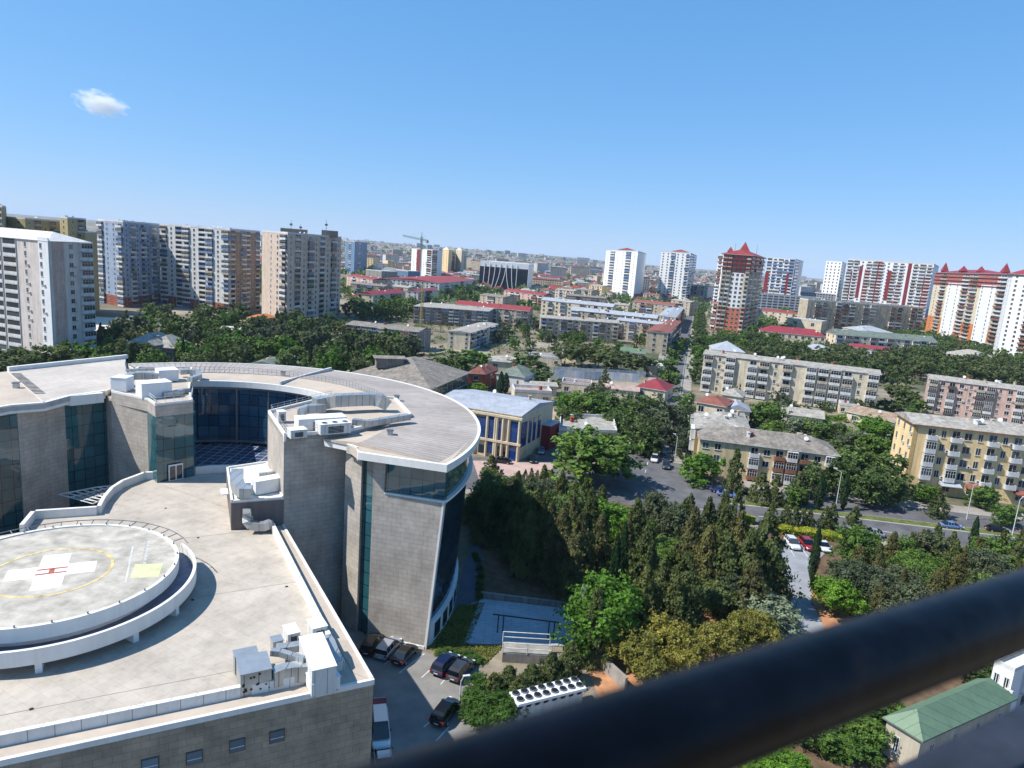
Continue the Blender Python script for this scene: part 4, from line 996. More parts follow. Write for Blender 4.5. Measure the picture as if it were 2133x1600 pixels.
def cpx(kind, colr, label, a, b_, group=None, z=.03):
    """a: photo point under the tail, b_: under the nose"""
    p, q = G(*a, 0), G(*b_, 0); m_ = (p+q)/2; car(kind, colr, label, m_, math.atan2(q.y-p.y, q.x-p.x), group, z)
gq = 'cars parked in the hospital yard'
cpx('suv', 'black', 'dark car deepest in the shade, left of the silver one in the hospital yard', (764, 1366), (786, 1334), gq)
cpx('suv', 'silver', 'silver estate car with roof rails parked between two dark cars', (793, 1376), (823, 1342), gq)
cpx('sedan', 'black', 'black car parked in sun right of the silver estate car', (828, 1387), (858, 1355), gq)
cpx('suv', 'navy', 'navy blue car parked left of a dark grey one near the lawn', (910, 1410), (944, 1375), gq)
cpx('suv', 'dark_grey', 'dark grey car parked right of the navy blue one beside the bushes', (944, 1422), (975, 1386), gq)
cpx('suv', 'black', 'black car parked alone beside the low bushes near the rail', (912, 1513), (944, 1472), gq)
cpx('van', 'white', 'white minibus with red band half hidden by the podium corner', (788, 1500), (793, 1562), gq)
cpx('sedan', 'white', 'white car at the bottom edge below the white minibus', (800, 1608), (796, 1580), gq)
gs = 'cars driving on the streets'
cpx('suv', 'white', 'white car driving towards the junction', (1366, 950), (1360, 971), gs)
cpx('suv', 'silver', 'pale grey car behind two dark cars at the kerb', (1388, 938), (1386, 951))
cpx('suv', 'black', 'black car at the kerb of the side street, upper of two', (1392, 951), (1391, 967))
cpx('suv', 'dark_grey', 'dark car at the kerb of the side street, nearest the junction', (1388, 966), (1387, 983))
cpx('suv', 'navy', 'navy blue car in tree shade up the side street', (1393, 812), (1391, 829), gs)
cpx('sedan', 'black', 'black car in front of the cream building with blue glass', (1036, 963), (1058, 966))
cpx('sedan', 'black', 'dark car at the corner pier of the cream building', (1104, 955), (1112, 968))
cpx('sedan', 'silver', 'silver car in the alley beside the cream building', (1128, 937), (1126, 950))
cpx('suv', 'white', 'white car furthest up the alley beside the cream building', (1146, 913), (1150, 922))
cpx('sedan', 'blue', 'blue car half hidden under trees by the beige corner block', (1486, 1024), (1513, 1028))
cpx('sedan', 'pale_blue', 'pale blue car parked beside the median near the beige corner block', (1496, 1032), (1532, 1037))
cpx('sedan', 'black', 'black car just right of two blue cars under the trees', (1538, 1026), (1562, 1030))
cpx('sedan', 'silver', 'silver car driving on the near carriageway of the boulevard', (1836, 1119), (1797, 1112), gs)
cpx('sedan', 'pale_blue', 'light blue taxi beside the median of the boulevard', (1956, 1098), (2006, 1103), gs)
cpx('sedan', 'black', 'black car behind the light blue taxi on the boulevard', (2052, 1105), (2100, 1111), gs)
cpx('sedan', 'dark_grey', 'dark car at the right frame edge on the boulevard', (2128, 1112), (2170, 1118), gs)
cpx('suv', 'dark_grey', 'dark car parked near the shops at the right frame edge', (2085, 1070), (2118, 1075))
cpx('suv', 'white', 'white car in the small car park left of the red one', (1640, 1128), (1659, 1150), None, .06)
cpx('suv', 'red', 'red car in the small car park behind the yellow hedge', (1671, 1130), (1690, 1152), None, .06)
cpx('sedan', 'white', 'white car mostly hidden by the narrow cypress in the car park', (1706, 1134), (1722, 1154), None, .06)
cpx('sedan', 'white', 'small white car in the grove beside the yellow green hedge', (1375, 1093), (1400, 1095), None, .06)
cpx('suv', 'dark_grey', 'dark pickup on the garden lane under the umbrella pines', (1372, 1260), (1392, 1296), None, .06)
cpx('sedan', 'black', 'black car on the garden lane right of the dark pickup', (1420, 1286), (1442, 1312), None, .06)
far_cars = ((1443, 694, 'white'), (1452, 690, 'silver'), (1449, 701, 'dark_grey'), (1461, 697, 'white'), (1454, 708, 'silver'), (1464, 705, 'beige'), (1445, 682, 'black'), (1456, 680, 'silver'), (1441, 712, 'white'), (1460, 714, 'dark_grey'),
            (1436, 700, 'black'), (1469, 712, 'white'), (1438, 725, 'silver'))
CN = {'white': 'white', 'silver': 'silver', 'dark_grey': 'dark grey', 'beige': 'beige', 'black': 'black'}
cnt = {}
for px, py, c_ in far_cars:
    q = G(px, py, 0); tot = [t for t in far_cars if t[2] == c_]; i = sorted(tot).index((px, py, c_))
    car('sedan', c_, '%s car, %s from left in the far street jam by the red roofed tower' % (CN[c_], ORD[i]), q, math.atan2(SU.y, SU.x)+R.uniform(-.2, .2), 'cars crowded at the far end of the street')
for (px, py), c_, lb in (((1205, 715), 'white', 'white car parked in the yard below the long grey block'), ((1190, 722), 'silver', 'silver car in the yard below the long grey block'), ((1500, 868), 'white', 'white car in the gap left of the beige corner block roofs'),
                     ((640, 690), 'white', 'white car among the trees right of the shaded tower'), ((1110, 730), 'silver', 'silver car in the lane right of the cream end block')):
    car('sedan', c_, lb, G(px, py, 0), R.uniform(0, 3), None)
# red band on the minibus

# ================= street lamps and poles =================
def lamp(label, px, pyf, pyt, arm=(1.6, .3), twin=False):
    q = G(px, pyf, 0); h = z_at(q.x, q.y, pyt); r = thing('street_lamp', label, 'street lamp', (q.x, q.y, 0), 'street lamps')
    b = MB(); b.tube((q.x, q.y, 0), (q.x, q.y, h-.6), .11, 8, 0, .06); b.obj('pole', M_whitew, r)
    for s_ in ((1, -1) if twin else (1,)):
        e_ = Vector((q.x+arm[0]*s_, q.y+arm[1]*s_, h)); b = MB(); b.tube((q.x, q.y, h-.65), e_, .05, 6); b.obj('arm', M_whitew, r)
        b = MB(); b.box((e_.x+.25*s_, e_.y, e_.z), (.8, .3, .12), math.atan2(arm[1], arm[0])); b.obj('lamp_head', M_whitew, r)
lamp('street lamp on the median in front of the tall dark trees', 1739, 1066, 978, (-1.4, .6))
lamp('double headed street lamp in front of the yellow block', 2013, 1082, 1005, (1.8, .2), True)
lamp('plain white lamp pole at the right end of the median', 2108, 1116, 1035, (.6, .2))
lamp('slim lamp pole among bushes beside the black car near the rail', 957, 1472, 1408, (.3, .1))
lamp('lamp pole in the grove above the bright green tree', 1354, 1245, 1218, (.5, .2))
lamp('lamp pole beside the junction left of the beige corner block', 1405, 962, 905, (-1., .3))
lamp('lamp pole at the car park edge beside the soil bank', 1686, 1195, 1160, (.4, .2))
lamp('tall white mast rising from the dark trees behind the hospital roof', 848, 745, 706, (.2, .1))
for i_ in (0,):   # red band and dark rear of the minibus
    vans = [o for o in bpy.data.objects if o.get('category') == 'van']
    for v_ in vans:
        m_ = MB(); m_.box((-1.9, 0, 2.52), (.9, 1.5, .05)); m_.box((-2.6, 0, 1.75), (.06, 1.6, .35)); o = bpy.data.objects.new('red_band', m_.mesh('red_band', [M_redroof2])); COL.objects.link(o); o.parent = v_
# ================= buildings beyond the hospital =================
FOOT = []; FOOT_BY = {}
_B3 = B3
def B3(*a, **k):
    r = _B3(*a, **k); FOOT.append(r[1]); FOOT_BY[r[0].name] = r[1]; return r
# --- left towers
r, q, h = Btower('apartment_tower', 'white and pink tower with wide dark loggias at the left frame edge', (114, 755), 755, 503, (-70, 722), (199, 741), 13, paint('pale_pink_plaster', (214, 202, 192), .8, .05), 'lllln ', 'nwg', roof='hip', rmat=M_whitew, rh=3.2, pal=(0,), mix=0, chim=0, trim=M_white)
c_ = q[1]; e_ = (q[2]-q[1]).normalized(); l_ = (q[0]-q[1]).normalized()
b = MB(); nl = Vector((-l_.y, l_.x))*-1
b.prism([c_+l_*.0-e_*.3, c_+l_*5.-e_*.3, c_+l_*5.+e_*.2, c_+e_*.2], 0, h+1.2); b.obj('white_pier', M_white, r); facade(r, c_+l_*5.-e_*.31, c_-e_*.31, .3, 13, (h-.3)/13, 'n ', (0,))
b = MB(); ne_ = Vector((e_.y, -e_.x)); b.prism([c_+e_*1.2+ne_*.15, c_+e_*6.2+ne_*.15, c_+e_*6.2-ne_*.2, c_+e_*1.2-ne_*.2], 0, h-.2); b.obj('pink_strip', M_pink, r)
for cf, ty, L_, R_, fl, lb in (((20, 668), 432, (-40, 660), (27, 655), 19, 'tall dark beige tower just inside the left frame edge behind the others'), ((64, 662), 458, (14, 655), (140, 648), 17, 'beige tower with stepped roof second from the left behind the white tower'),
                                ((150, 660), 456, (134, 655), (187, 650), 17, 'narrow beige tower with dark stairwell windows behind the white tower'), ((184, 656), 486, (100, 650), (208, 646), 15, 'long yellow beige block directly behind the white and pink tower')):
    Btower('apartment_tower', lb, cf, cf[1], ty, L_, R_, fl, paint('ochre_plaster', (170, 156, 112), .85, .08), 'wwlw'[:max(1, (cf[0]-L_[0])//18)], 'wlwlw'[:max(1, (R_[0]-cf[0])//14)], roof='flat', rmat=M_conc, chim=2, pal=(1, 2))
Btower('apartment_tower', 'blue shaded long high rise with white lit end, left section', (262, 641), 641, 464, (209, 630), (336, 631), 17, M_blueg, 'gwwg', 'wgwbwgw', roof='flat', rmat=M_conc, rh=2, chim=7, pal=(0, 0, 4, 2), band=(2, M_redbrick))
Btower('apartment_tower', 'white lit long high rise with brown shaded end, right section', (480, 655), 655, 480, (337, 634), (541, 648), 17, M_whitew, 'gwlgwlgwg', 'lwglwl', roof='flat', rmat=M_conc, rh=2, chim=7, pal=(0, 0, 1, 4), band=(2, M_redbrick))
r, q, h = Btower('apartment_tower', 'cream ended sixteen storey tower with shaded balcony side and rooftop antennas', (597, 679), 679, 488, (545, 664), (707, 660), 16, paint('pinkish_cream', (204, 184, 166), .85, .08), ' nwg', 'wlwgwlwgw', roof='flat', rmat=M_conc, rh=2, chim=4, pal=(0, 1, 2))
b = MB(); m_ = q[0].lerp(q[2], .5); b.box((m_.x-6, m_.y, h+2), (16, 9, 3.4), .3); b.box((m_.x+14, m_.y+8, h+2.4), (10, 8, 4), .3); b.obj('roof_hut', M_brown, r)
for dx, hh in ((-8, 9), (-2, 7), (14, 11)): b = MB(); b.tube((m_.x+dx, m_.y, h), (m_.x+dx, m_.y, h+hh), .25, 5, 0, .08); b.box((m_.x+dx, m_.y, h+hh*.7), (1.6, .5, 1.2), .4); b.obj('antenna', M_steel, r)
Btower('apartment_tower', 'blue and teal tower peeking out right of the shaded cream ended tower', (737, 572), 572, 504, (718, 568), (763, 566), 16, M_teal, 'wlw', 'wlww', roof='flat', rmat=M_teal, chim=1, pal=(0, 4))
r, q, h = Btower('apartment_tower', 'white grey and red tower under construction below the tower crane', (897, 589), 589, 522, (855, 580), (919, 583), 14, M_white, 'wlwl', 'lw', roof='flat', rmat=M_conc, chim=1, pal=(0, 3))
b = MB(); b.fbox(q[0].lerp(q[1], .3), q[0].lerp(q[1], .5), -.4, 0, h); b.obj('red_strip', M_maroon, r)
Btower('apartment_tower', 'left of two small yellowish twin towers with rounded caps', (932, 572), 572, 521, (919, 570), (946, 569), 13, M_yellow, 'ww', 'wl', roof='hip', rmat=M_cream, rh=6, chim=0)
Btower('apartment_tower', 'right of two small yellowish twin towers with rounded caps', (959, 572), 572, 522, (947, 570), (970, 568), 13, M_cream, 'ww', 'wl', roof='hip', rmat=M_cream, rh=6, chim=0)
# tower crane
cq = G(874, 588, 0); zc = z_at(cq.x, cq.y, 499); r = thing('tower_crane', 'green grey tower crane above the unfinished white and red tower', 'crane', (cq.x, cq.y, 0))
def lattice(b, p, q, w, n, m=0, r_=.22):
    p, q = Vector(p), Vector(q); d = (q-p).normalized(); u = d.orthogonal().normalized()*w/2; v = d.cross(u)
    C = [u+v, u-v, -u-v, v-u]
    for c in C: b.tube(p+c, q+c, r_, 4, m)
    for i in range(n):
        a, e = p.lerp(q, i/n), p.lerp(q, (i+1)/n)
        for k in range(4): b.tube(a+C[k], e+C[(k+1) % 4], r_*.6, 3, m, None, False)
M_crane = paint('crane_green', (112, 138, 128), .6, .1)
b = MB(); lattice(b, (cq.x, cq.y, 0), (cq.x, cq.y, zc+4), 2.4, 24, 0, .3); b.obj('mast', M_crane, r)
b = MB(); lattice(b, (cq.x, cq.y, zc), (cq.x-32, cq.y+30, zc+4), 1.8, 14); b.obj('jib', M_crane, r)
b = MB(); lattice(b, (cq.x, cq.y, zc), (cq.x+10, cq.y-9, zc-1), 1.8, 5); b.obj('counter_jib', M_crane, r)
b = MB(); b.box((cq.x+9, cq.y-8, zc-2.5), (3, 3, 4), .7); b.obj('counterweight', M_conc, r)
b = MB(); b.tube((cq.x, cq.y, zc+4), (cq.x, cq.y, zc+11), .7, 4, 0, .1); b.tube((cq.x, cq.y, zc+10.5), (cq.x-22, cq.y+20, zc+3.5), .12, 3); b.tube((cq.x, cq.y, zc+10.5), (cq.x+9, cq.y-8, zc), .12, 3); b.obj('tower_head', M_crane, r)
b = MB(); b.box((cq.x-1.6, cq.y-1.4, zc-1.6), (1.8, 1.8, 2.2), .7); b.obj('cab', M_whitew, r)
cq2 = G(876, 690, 0); r2 = thing('lattice_mast', 'slim yellowish lattice mast standing in front of the grey balcony block', 'mast', (cq2.x, cq2.y, 0)); zz2 = z_at(cq2.x, cq2.y, 590)
b = MB(); lattice(b, (cq2.x, cq2.y, 0), (cq2.x, cq2.y, zz2), 1.2, 22, 0, .12); b.obj('lattice', paint('crane_yellow', (172, 160, 96), .6, .1), r2)
# dark glass slab with white curved ribs
r, q, h = Btower('office_building', 'dark glass slab building with curved white ribs and white roof band', (1097, 608), 608, 554, (997, 600), (1107, 603), 1, glass('office_glass', (14, 22, 42), 4., 4., (20, 30, 48), .1), '', '', roof='flat', rmat=M_white, rh=4, chim=5, cat='office building', trim=M_white)
a_, c_ = q[0], q[1]; d_ = (c_-a_); nn = Vector((d_.y, -d_.x)).normalized()*.8
for t0, t1 in ((.09, .07), (.20, .17), (.31, .25), (.42, .31), (.53, .42), (.54, .62), (.65, .70), (.76, .76)):
    b = MB(); pv = None
    for k in range(9):
        s = k/8; t = t0+(t1-t0)*(1-s)**2; p = a_+d_*t; z = h*s
        if pv: b.hexa([(pv[0].x, pv[0].y, pv[1]), (pv[0].x+d_.x*.012, pv[0].y+d_.y*.012, pv[1]), (pv[0].x+d_.x*.012+nn.x, pv[0].y+d_.y*.012+nn.y, pv[1]), (pv[0].x+nn.x, pv[0].y+nn.y, pv[1])][::-1],
                      [(p.x, p.y, z), (p.x+d_.x*.012, p.y+d_.y*.012, z), (p.x+d_.x*.012+nn.x, p.y+d_.y*.012+nn.y, z), (p.x+nn.x, p.y+nn.y, z)][::-1])
        pv = (p, z)
    b.obj('rib', M_white, r)
b = MB(); b.fbox(a_-nn.normalized()*0+nn*.1, c_+nn*.1, 1.2, h-5, h+2.2); b.fbox(c_, c_+(q[2]-q[1]), -.6, 0, h); b.obj('white_band', M_white, r)
# twin white towers
for lb, cf, ty, L_, R_, lp, rp in (('left of two slim white towers with red roof caps by the long street', (1318, 628), 525, (1254, 613), (1337, 616), 'wgwwgw', 'ww'), ('right of two slim white towers with red roof caps by the long street', (1427, 627), 529, (1367, 621), (1441, 618), 'wwgwwb', 'lb')):
    r, q, h = Btower('apartment_tower', lb, cf, cf[1], ty, L_, R_, 17, M_white, lp, rp, roof='flat', rmat=M_conc, rh=2.5, chim=1, pal=(0, 0, 4), mix=.1)
    m_ = (q[0]+q[2])/2; b = MB(); b.prism([m_+Vector((math.cos(k*math.pi/4)*13, math.sin(k*math.pi/4)*13)) for k in range(8)], h, h+4); b.obj('roof_drum', M_white, r)
    b = MB(); t_ = [(m_.x+math.cos(k*math.pi/4)*14.5, m_.y+math.sin(k*math.pi/4)*14.5, h+4) for k in range(8)]
    for k in range(8): b.poly([t_[k], t_[(k+1) % 8], (m_.x, m_.y, h+7.5)])
    b.poly(t_[::-1]); b.obj('roof_cap', M_redroof, r)
# red roofed tower by the street
def crown(r, q, h, slabs=3, mat=M_redroof, spires=()):
    I = q
    for k in range(slabs):
        b = MB(); E = inset(I, 1.6); b.prism(E, h-k*3.3-.35, h-k*3.3+.15); b.obj('crown_slab', mat, r)
    for (u, v, w, hh) in spires:
        m_ = q[0].lerp(q[1], u).lerp(q[3].lerp(q[2], u), v); b = MB()
        t_ = [(m_.x+math.cos(k*math.pi/2+.6)*w, m_.y+math.sin(k*math.pi/2+.6)*w, h+2.4) for k in range(4)]
        for k in range(4): b.poly([t_[k], t_[(k+1) % 4], (m_.x, m_.y, h+2.4+hh)])
        b.poly(t_[::-1]); b.prism([(m_.x+math.cos(k*math.pi/2+.6)*w*.8, m_.y+math.sin(k*math.pi/2+.6)*w*.8) for k in range(4)], h, h+2.35); b.obj('spire', mat, r)
r, q, h = Btower('apartment_tower', 'orange based tower with pointed red roof and overhanging red eaves beside the street', (1544, 698), 698, 533, (1487, 692), (1571, 687), 18, M_cream, 'bbwwwb', 'bbb', roof='hip', rmat=M_redroof, rh=4.5, chim=0, pal=(1, 1, 0), mix=.05, over=2., band=(6, paint('orange_brick', (196, 110, 76), .85, .1)))
crown(r, q, h, 4, M_redroof, ((.5, .4, 6.5, 9), (.1, .2, 3.5, 4)))
b = MB(); b.prism(inset(q, .03), h-14, h-.4); b.obj('crown_wall', paint('orange_red_render', (190, 100, 70), .8, .1), r)
a_, c_ = q[0], q[1]; d_ = (c_-a_); nn = Vector((d_.y, -d_.x)).normalized()
b = MB(); fh = h/18; b.fbox(a_.lerp(c_, .42)+nn*.03, a_.lerp(c_, .8)+nn*.03, .3, fh*6, fh*14); b.obj('white_panel', M_white, r)
for dx in (-9, 9): b = MB(); m_ = (q[0]+q[2])/2; b.tube((m_.x+dx, m_.y, h), (m_.x+dx, m_.y, h+10), .2, 5, 0, .1); b.obj('antenna', M_steel, r)
Btower('apartment_building', 'pink and white lower block with red balconies at the foot of the red roofed tower', (1500, 692), 692, 634, (1478, 688), (1520, 680), 7, M_pink, 'bb', 'ww', roof='hip', rmat=M_redroof, rh=2, pal=(3, 0), chim=1)
Btower('apartment_tower', 'white tower slice with maroon strip just left of the red roofed tower', (1500, 662), 662, 533, (1481, 658), (1512, 655), 18, M_white, 'bw', 'lw', roof='flat', rmat=M_conc, chim=1, pal=(0, 3))
r, q, h = Btower('apartment_tower', 'white maroon and blue tower just right of the red roofed tower', (1641, 648), 648, 541, (1584, 642), (1659, 642), 16, M_white, 'lbgbl', 'bw', roof='flat', rmat=M_conc, chim=3, pal=(0, 4, 0))
for t0, t1 in ((0, .14), (.72, .86)): b = MB(); b.fbox(q[0].lerp(q[1], t0), q[0].lerp(q[1], t1), -.3, 0, h*.72); b.obj('maroon_strip', M_maroon, r)
Btower('apartment_tower', 'slim white tower with blue shaded side left of the maroon striped block', (1738, 646), 646, 546, (1706, 642), (1748, 640), 15, M_white, 'wwww', 'lw', roof='flat', rmat=M_conc, chim=1, pal=(0, 4))
r, q, h = Btower('apartment_tower', 'wide white block with maroon vertical strips on the right skyline', (1924, 668), 668, 552, (1748, 650), (1936, 661), 17, M_white, 'gbwbgbwbbwbgb', 'w', roof='flat', rmat=M_conc, rh=3, chim=4, pal=(0, 0, 1), mix=.1)
for t0, t1, z0, z1 in ((.03, .08, 0, .8), (.16, .2, .3, .9), (.23, .29, .0, .85), (.34, .42, .1, 1), (.5, .56, .3, .85), (.62, .66, 0, .6), (.72, .76, .2, 1), (.92, .99, 0, .78)):
    b = MB(); b.fbox(q[0].lerp(q[1], t0), q[0].lerp(q[1], t1), -.35, h*z0, h*z1); b.obj('maroon_strip', M_maroon, r)
r, q, h = Btower('apartment_tower', 'white and orange high rise with several pointed red turrets on the right', (2070, 739), 739, 572, (1925, 697), (2094, 720), 19, M_cream, 'wbwwbbwwb', 'wlw', roof='hip', rmat=M_redroof2, rh=5, chim=0, pal=(1, 3, 0), mix=.05, over=2.2, band=(6, M_orange))
b = MB(); b.prism(inset(q, .03), h-12, h-.4); b.obj('crown_wall', paint('dusky_red_render', (168, 104, 92), .8, .1), r)
crown(r, q, h, 4, M_redroof2, ((.08, .2, 4.2, 9), (.4, .1, 4.5, 5), (.62, .2, 4.5, 5), (.9, .3, 4.2, 8)))
a_, c_ = q[0], q[1]; nn = Vector(((c_-a_).y, -(c_-a_).x)).normalized()
for t0, t1 in ((.24, .44), (.7, .88)): b = MB(); b.fbox(a_.lerp(c_, t0)+nn*.02, a_.lerp(c_, t1)+nn*.02, .3, 0, h-9); b.obj('white_panel', M_white, r)
a_ = G(2074, 748, 0).xy; c_ = G(2230, 775, 0).xy; hh = z_at(a_.x, a_.y, 580)
r, q, h = B3('apartment_tower', 'white high rise with orange strips cut by the right frame edge', a_, c_, Vector((12, 22)), hh+3, M_white, 'hip', M_redroof2, 5, 19, 'wwbwwbww', '', 'ww', (0, 3), 0, over=2.)
crown(r, q, h, 1, M_redroof2, ((.3, .3, 4, 7),))
b = MB(); nn = Vector(((c_-a_).y, -(c_-a_).x)).normalized()
for t0, t1 in ((.28, .42), (.62, .8)): b.fbox(a_.lerp(c_, t0)+nn*.02, a_.lerp(c_, t1)+nn*.02, .3, 0, h*.62)
b.obj('orange_strip', M_orange, r)
# --- low rise blocks, centre and left
def LB(label, A_, B_, foot, **k):
    k.setdefault('wall', M_tan); k.setdefault('floors', 5); k.setdefault('pal', (0, 1, 2, 3, 4, 5)); k.setdefault('front', 'bwgbwgbw'); k.setdefault('right', 'ww')
    return B('apartment_building', label, A_, B_, foot, **k)
LB('long grey brown block full of mixed balconies behind the lattice mast', (862, 638), (1018, 649), ('B', 684), D=(1039, 641), wall=M_grey, rmat=M_slate2, front='gbgwbggbwbgbg', right='  ', rh=1.)
LB('long block with red metal roof right behind the grey brown balcony block', (948, 634), (1102, 649), ('B', 686), D=(1111, 643), rmat=M_redroof, front='wbgwwbgwbwgb', right='', rh=2.2, chim=6)
LB('grey block with balconies half hidden by trees in front of the balcony blocks', (721, 676), (872, 692), ('B', 733), D=(898, 687), wall=M_grey, front='bgwbgwwgb', right=' w ', rmat=M_slate)
Btower('apartment_building', 'small block with cream end wall and blue shaded side', (978, 731), 731, 694, (932, 727), (1036, 708), 4, M_cream, 'w w', 'gbgwgb', roof='gable', rmat=M_slate2, rh=.8, pal=(4, 2, 0))
LB('long grey block with enclosed balconies in the middle of the photo', (1127, 662), (1290, 674), ('A', 704), wall=M_tan, front='bgwgbwgwbgwb', rmat=M_slate2, depth=12, right='ww')
LB('long block with pale blue roof right of the grey block with enclosed balconies', (1285, 667), (1378, 677), ('B', 716), wall=M_tan, front='bwgwbgw', rmat=M_blueroof, depth=13)
LB('pale blue roofed block in the second row behind the long grey block', (1190, 646), (1368, 664), ('B', 700), wall=M_tan, front='bwgwbgbwgw', rmat=M_blueroof, depth=12, rh=2.4, chim=8)
LB('blue grey roofed block in the third row with pale zigzag balconies', (1128, 625), (1276, 640), ('A', 658), wall=M_cream, front='wbwgw bwgwb', rmat=M_blueroof, depth=13, rh=2.4, chim=7, floors=4)
Btower('apartment_building', 'beige end block with rusty flat roof beside the long street', (1387, 738), 738, 694, (1343, 734), (1414, 706), 4, M_beige, ' w w', 'gbgb', roof='gable', rmat=M_rust, rh=1, pal=(2, 3), chim=8)
LB('pale roofed block along the street behind the beige end block', (1372, 657), (1408, 662), ('B', 694), D=(1425, 641), rmat=M_blueroof, front='wbw', right='bwb')
LB('brown roofed block in front of the right slim white tower', (1318, 628), (1404, 637), ('A', 660), rmat=M_rust, front='wbgwwb', depth=14, rh=2.2)
LB('pale roofed block in front of the right slim white tower, nearer the street', (1398, 625), (1438, 630), ('A', 652), rmat=M_slate2, front='wbw', depth=14)
LB('pink and white block with red roof right of the dark glass slab', (1050, 605), (1132, 616), ('B', 646), wall=M_pink, rmat=M_redroof, front='wbbwwbb', depth=14, rh=2.2, pal=(0, 3))
LB('grey roofed block with blue shaded end below the dark glass slab', (1000, 614), (1048, 620), ('B', 646), rmat=M_slate, front='wgw', depth=20)
LB('small cream block with grey roof in front of the left slim white tower', (1279, 634), (1309, 637), ('A', 654), wall=M_cream, rmat=M_slate2, front='ww', depth=12, floors=4)
for i, (A_, B_, f_, w_, rm, lb) in enumerate((((1157, 603), (1195, 607), 625, M_cream, M_slate2, 'leftmost cream house row below the far suburb hill'), ((1198, 602), (1232, 606), 623, M_tan, M_slate, 'tan block between cream houses left of the left slim white tower'), ((1228, 594), (1254, 597), 618, M_yellow, M_slate2, 'small yellowish block touching the left slim white tower'),
        ((1180, 615), (1262, 622), 634, M_brown, M_slate, 'brown roofed long low block behind the blue grey roofed block'), ((1340, 612), (1372, 615), 630, M_beige, M_rust, 'low beige block between the two slim white towers'), ((1440, 594), (1475, 598), 620, M_whitew, M_slate2, 'white low block right of the right slim white tower'))):
    LB(lb, A_, B_, ('A', f_), wall=w_, rmat=rm, front='wbwbw', depth=16, floors=4, right='')
LB('long pale block with orange red roof below the tower crane', (797, 580), (915, 590), ('B', 620), D=(993, 583), wall=M_whitew, rmat=M_redroof, front='wbwwbwwbwwbw', right='wbwwbwwb', rh=2.4, chim=8)
LB('block with crimson roof, cream end and shaded side left of centre', (745, 612), (777, 615), ('B', 650), D=(845, 609), wall=M_cream, rmat=M_redroof2, front='w w', right='wgwbgw', rh=2.4, floors=4)
LB('pinkish block with red roof right beside the shaded cream ended tower', (722, 574), (776, 583), ('B', 614), wall=M_pink, rmat=M_redroof, front='wbwbw', depth=20, rh=2.)
LB('grey pink block below the pinkish block with red roof', (730, 590), (800, 597), ('B', 622), wall=M_brown, rmat=M_slate, front='wbgbwb', depth=14)
LB('tan block between the crimson roof and the orange red roof', (800, 594), (850, 600), ('B', 620), wall=M_tan, rmat=M_slate2, front='wbgbw', depth=14)
LB('small white block right of the crimson roofed block', (847, 606), (871, 608), ('B', 634), D=(912, 603), wall=M_whitew, rmat=M_redroof2, front='ww', right='bgw', floors=4)
LB('low block with crimson roof just behind the grey trees left of centre', (720, 618), (742, 620), ('B', 640), wall=M_cream, rmat=M_redroof2, front='w', depth=20, floors=3)
for A_, B_, f_, w_, lb in (((765, 538), (777, 539), 562, M_yellow, 'yellowish slab right of the blue and teal tower'), ((808, 544), (824, 545), 562, M_yellow, 'yellowish slab with dark right side below the hill'), ((762, 562), (795, 566), 586, M_grey, 'grey striped office block below the yellowish slabs'),
                        ((800, 561), (850, 566), 584, M_teal, 'blue grey low office block left of the crane tower'), ((778, 549), (806, 551), 564, M_whitew, 'pale low hall between two yellowish slabs')):
    LB(lb, A_, B_, ('A', f_), wall=w_, rmat=M_conc, roof='flat', front='ww', depth=25, floors=6, right='ww', chim=1)
# --- right side
LB('long five storey block with mixed white balconies right of the street', (1467, 737), (1834, 781), ('A', 815), wall=paint('light_tan_render', (210, 197, 172), .85, .12, .5, .14), rmat=M_slate2, front='gng ggng ggggng', depth=12, rh=1.2, chim=8, floors=5, pal=(0, 0, 0, 0, 1), right='nn', mix=.2)
LB('pinkish five storey block with narrow cypresses in front at right', (1937, 789), (2160, 818), ('A', 858), wall=M_pink, rmat=M_slate2, front='gwgwnggnwgg', depth=13, rh=1.2, floors=5, pal=(0, 5, 1, 2), left=' n', chim=6)
r, q, h = LB('yellow five storey block with white balconies at the right', (1906, 884), (2190, 915), ('A', 1022), wall=M_yellow, rmat=M_slate2, front=' bnbwnbnbwn', depth=12, rh=1.8, floors=5, pal=(0, 0, 0), left='nnn', chim=7, mix=.25, over=.7, trim=paint('eave_timber', (150, 96, 66), .8), ground=' w w w w w ')
a_, c_ = q[0], q[1]; d_ = (c_-a_).normalized(); nn = Vector((d_.y, -d_.x))
b = MB(); b.fbox(a_-d_*.05+nn*.06, a_+d_*.9+nn*.06, .3, 0, h); b.obj('quoin_strip', bricks('quoins', (206, 176, 120), (190, 158, 104), (160, 134, 90), .5, .35), r)
for k, (t, c__) in enumerate(((7.5, M_blueroof), (13.5, M_rust), (24., M_rust))):
    b = MB(); p = a_+d_*t; b.hexa([(p.x, p.y, 2.9), *[(p+nn*2.2).to_tuple()+(2.9,)], *[(p+nn*2.2+d_*4.6).to_tuple()+(2.9,)], *[(p+d_*4.6).to_tuple()+(2.9,)]], [(p.x, p.y, 3.7), (p+nn*2.2).to_tuple()+(3.05,), (p+nn*2.2+d_*4.6).to_tuple()+(3.05,), (p+d_*4.6).to_tuple()+(3.7,)])
    b.obj('awning', c__, r)
r, q, h = LB('beige three storey corner block with grey slate roof and orange balconies', (1459, 914), (1745, 950), ('A', 985), wall=paint('sand_plaster', (200, 182, 144), .85, .1), rmat=M_slate, front='ww  gwgggwg', depth=12, rh=2.8, floors=3, roof='hip', pal=(0, 3, 0), chim=7, over=.6, mix=.3)
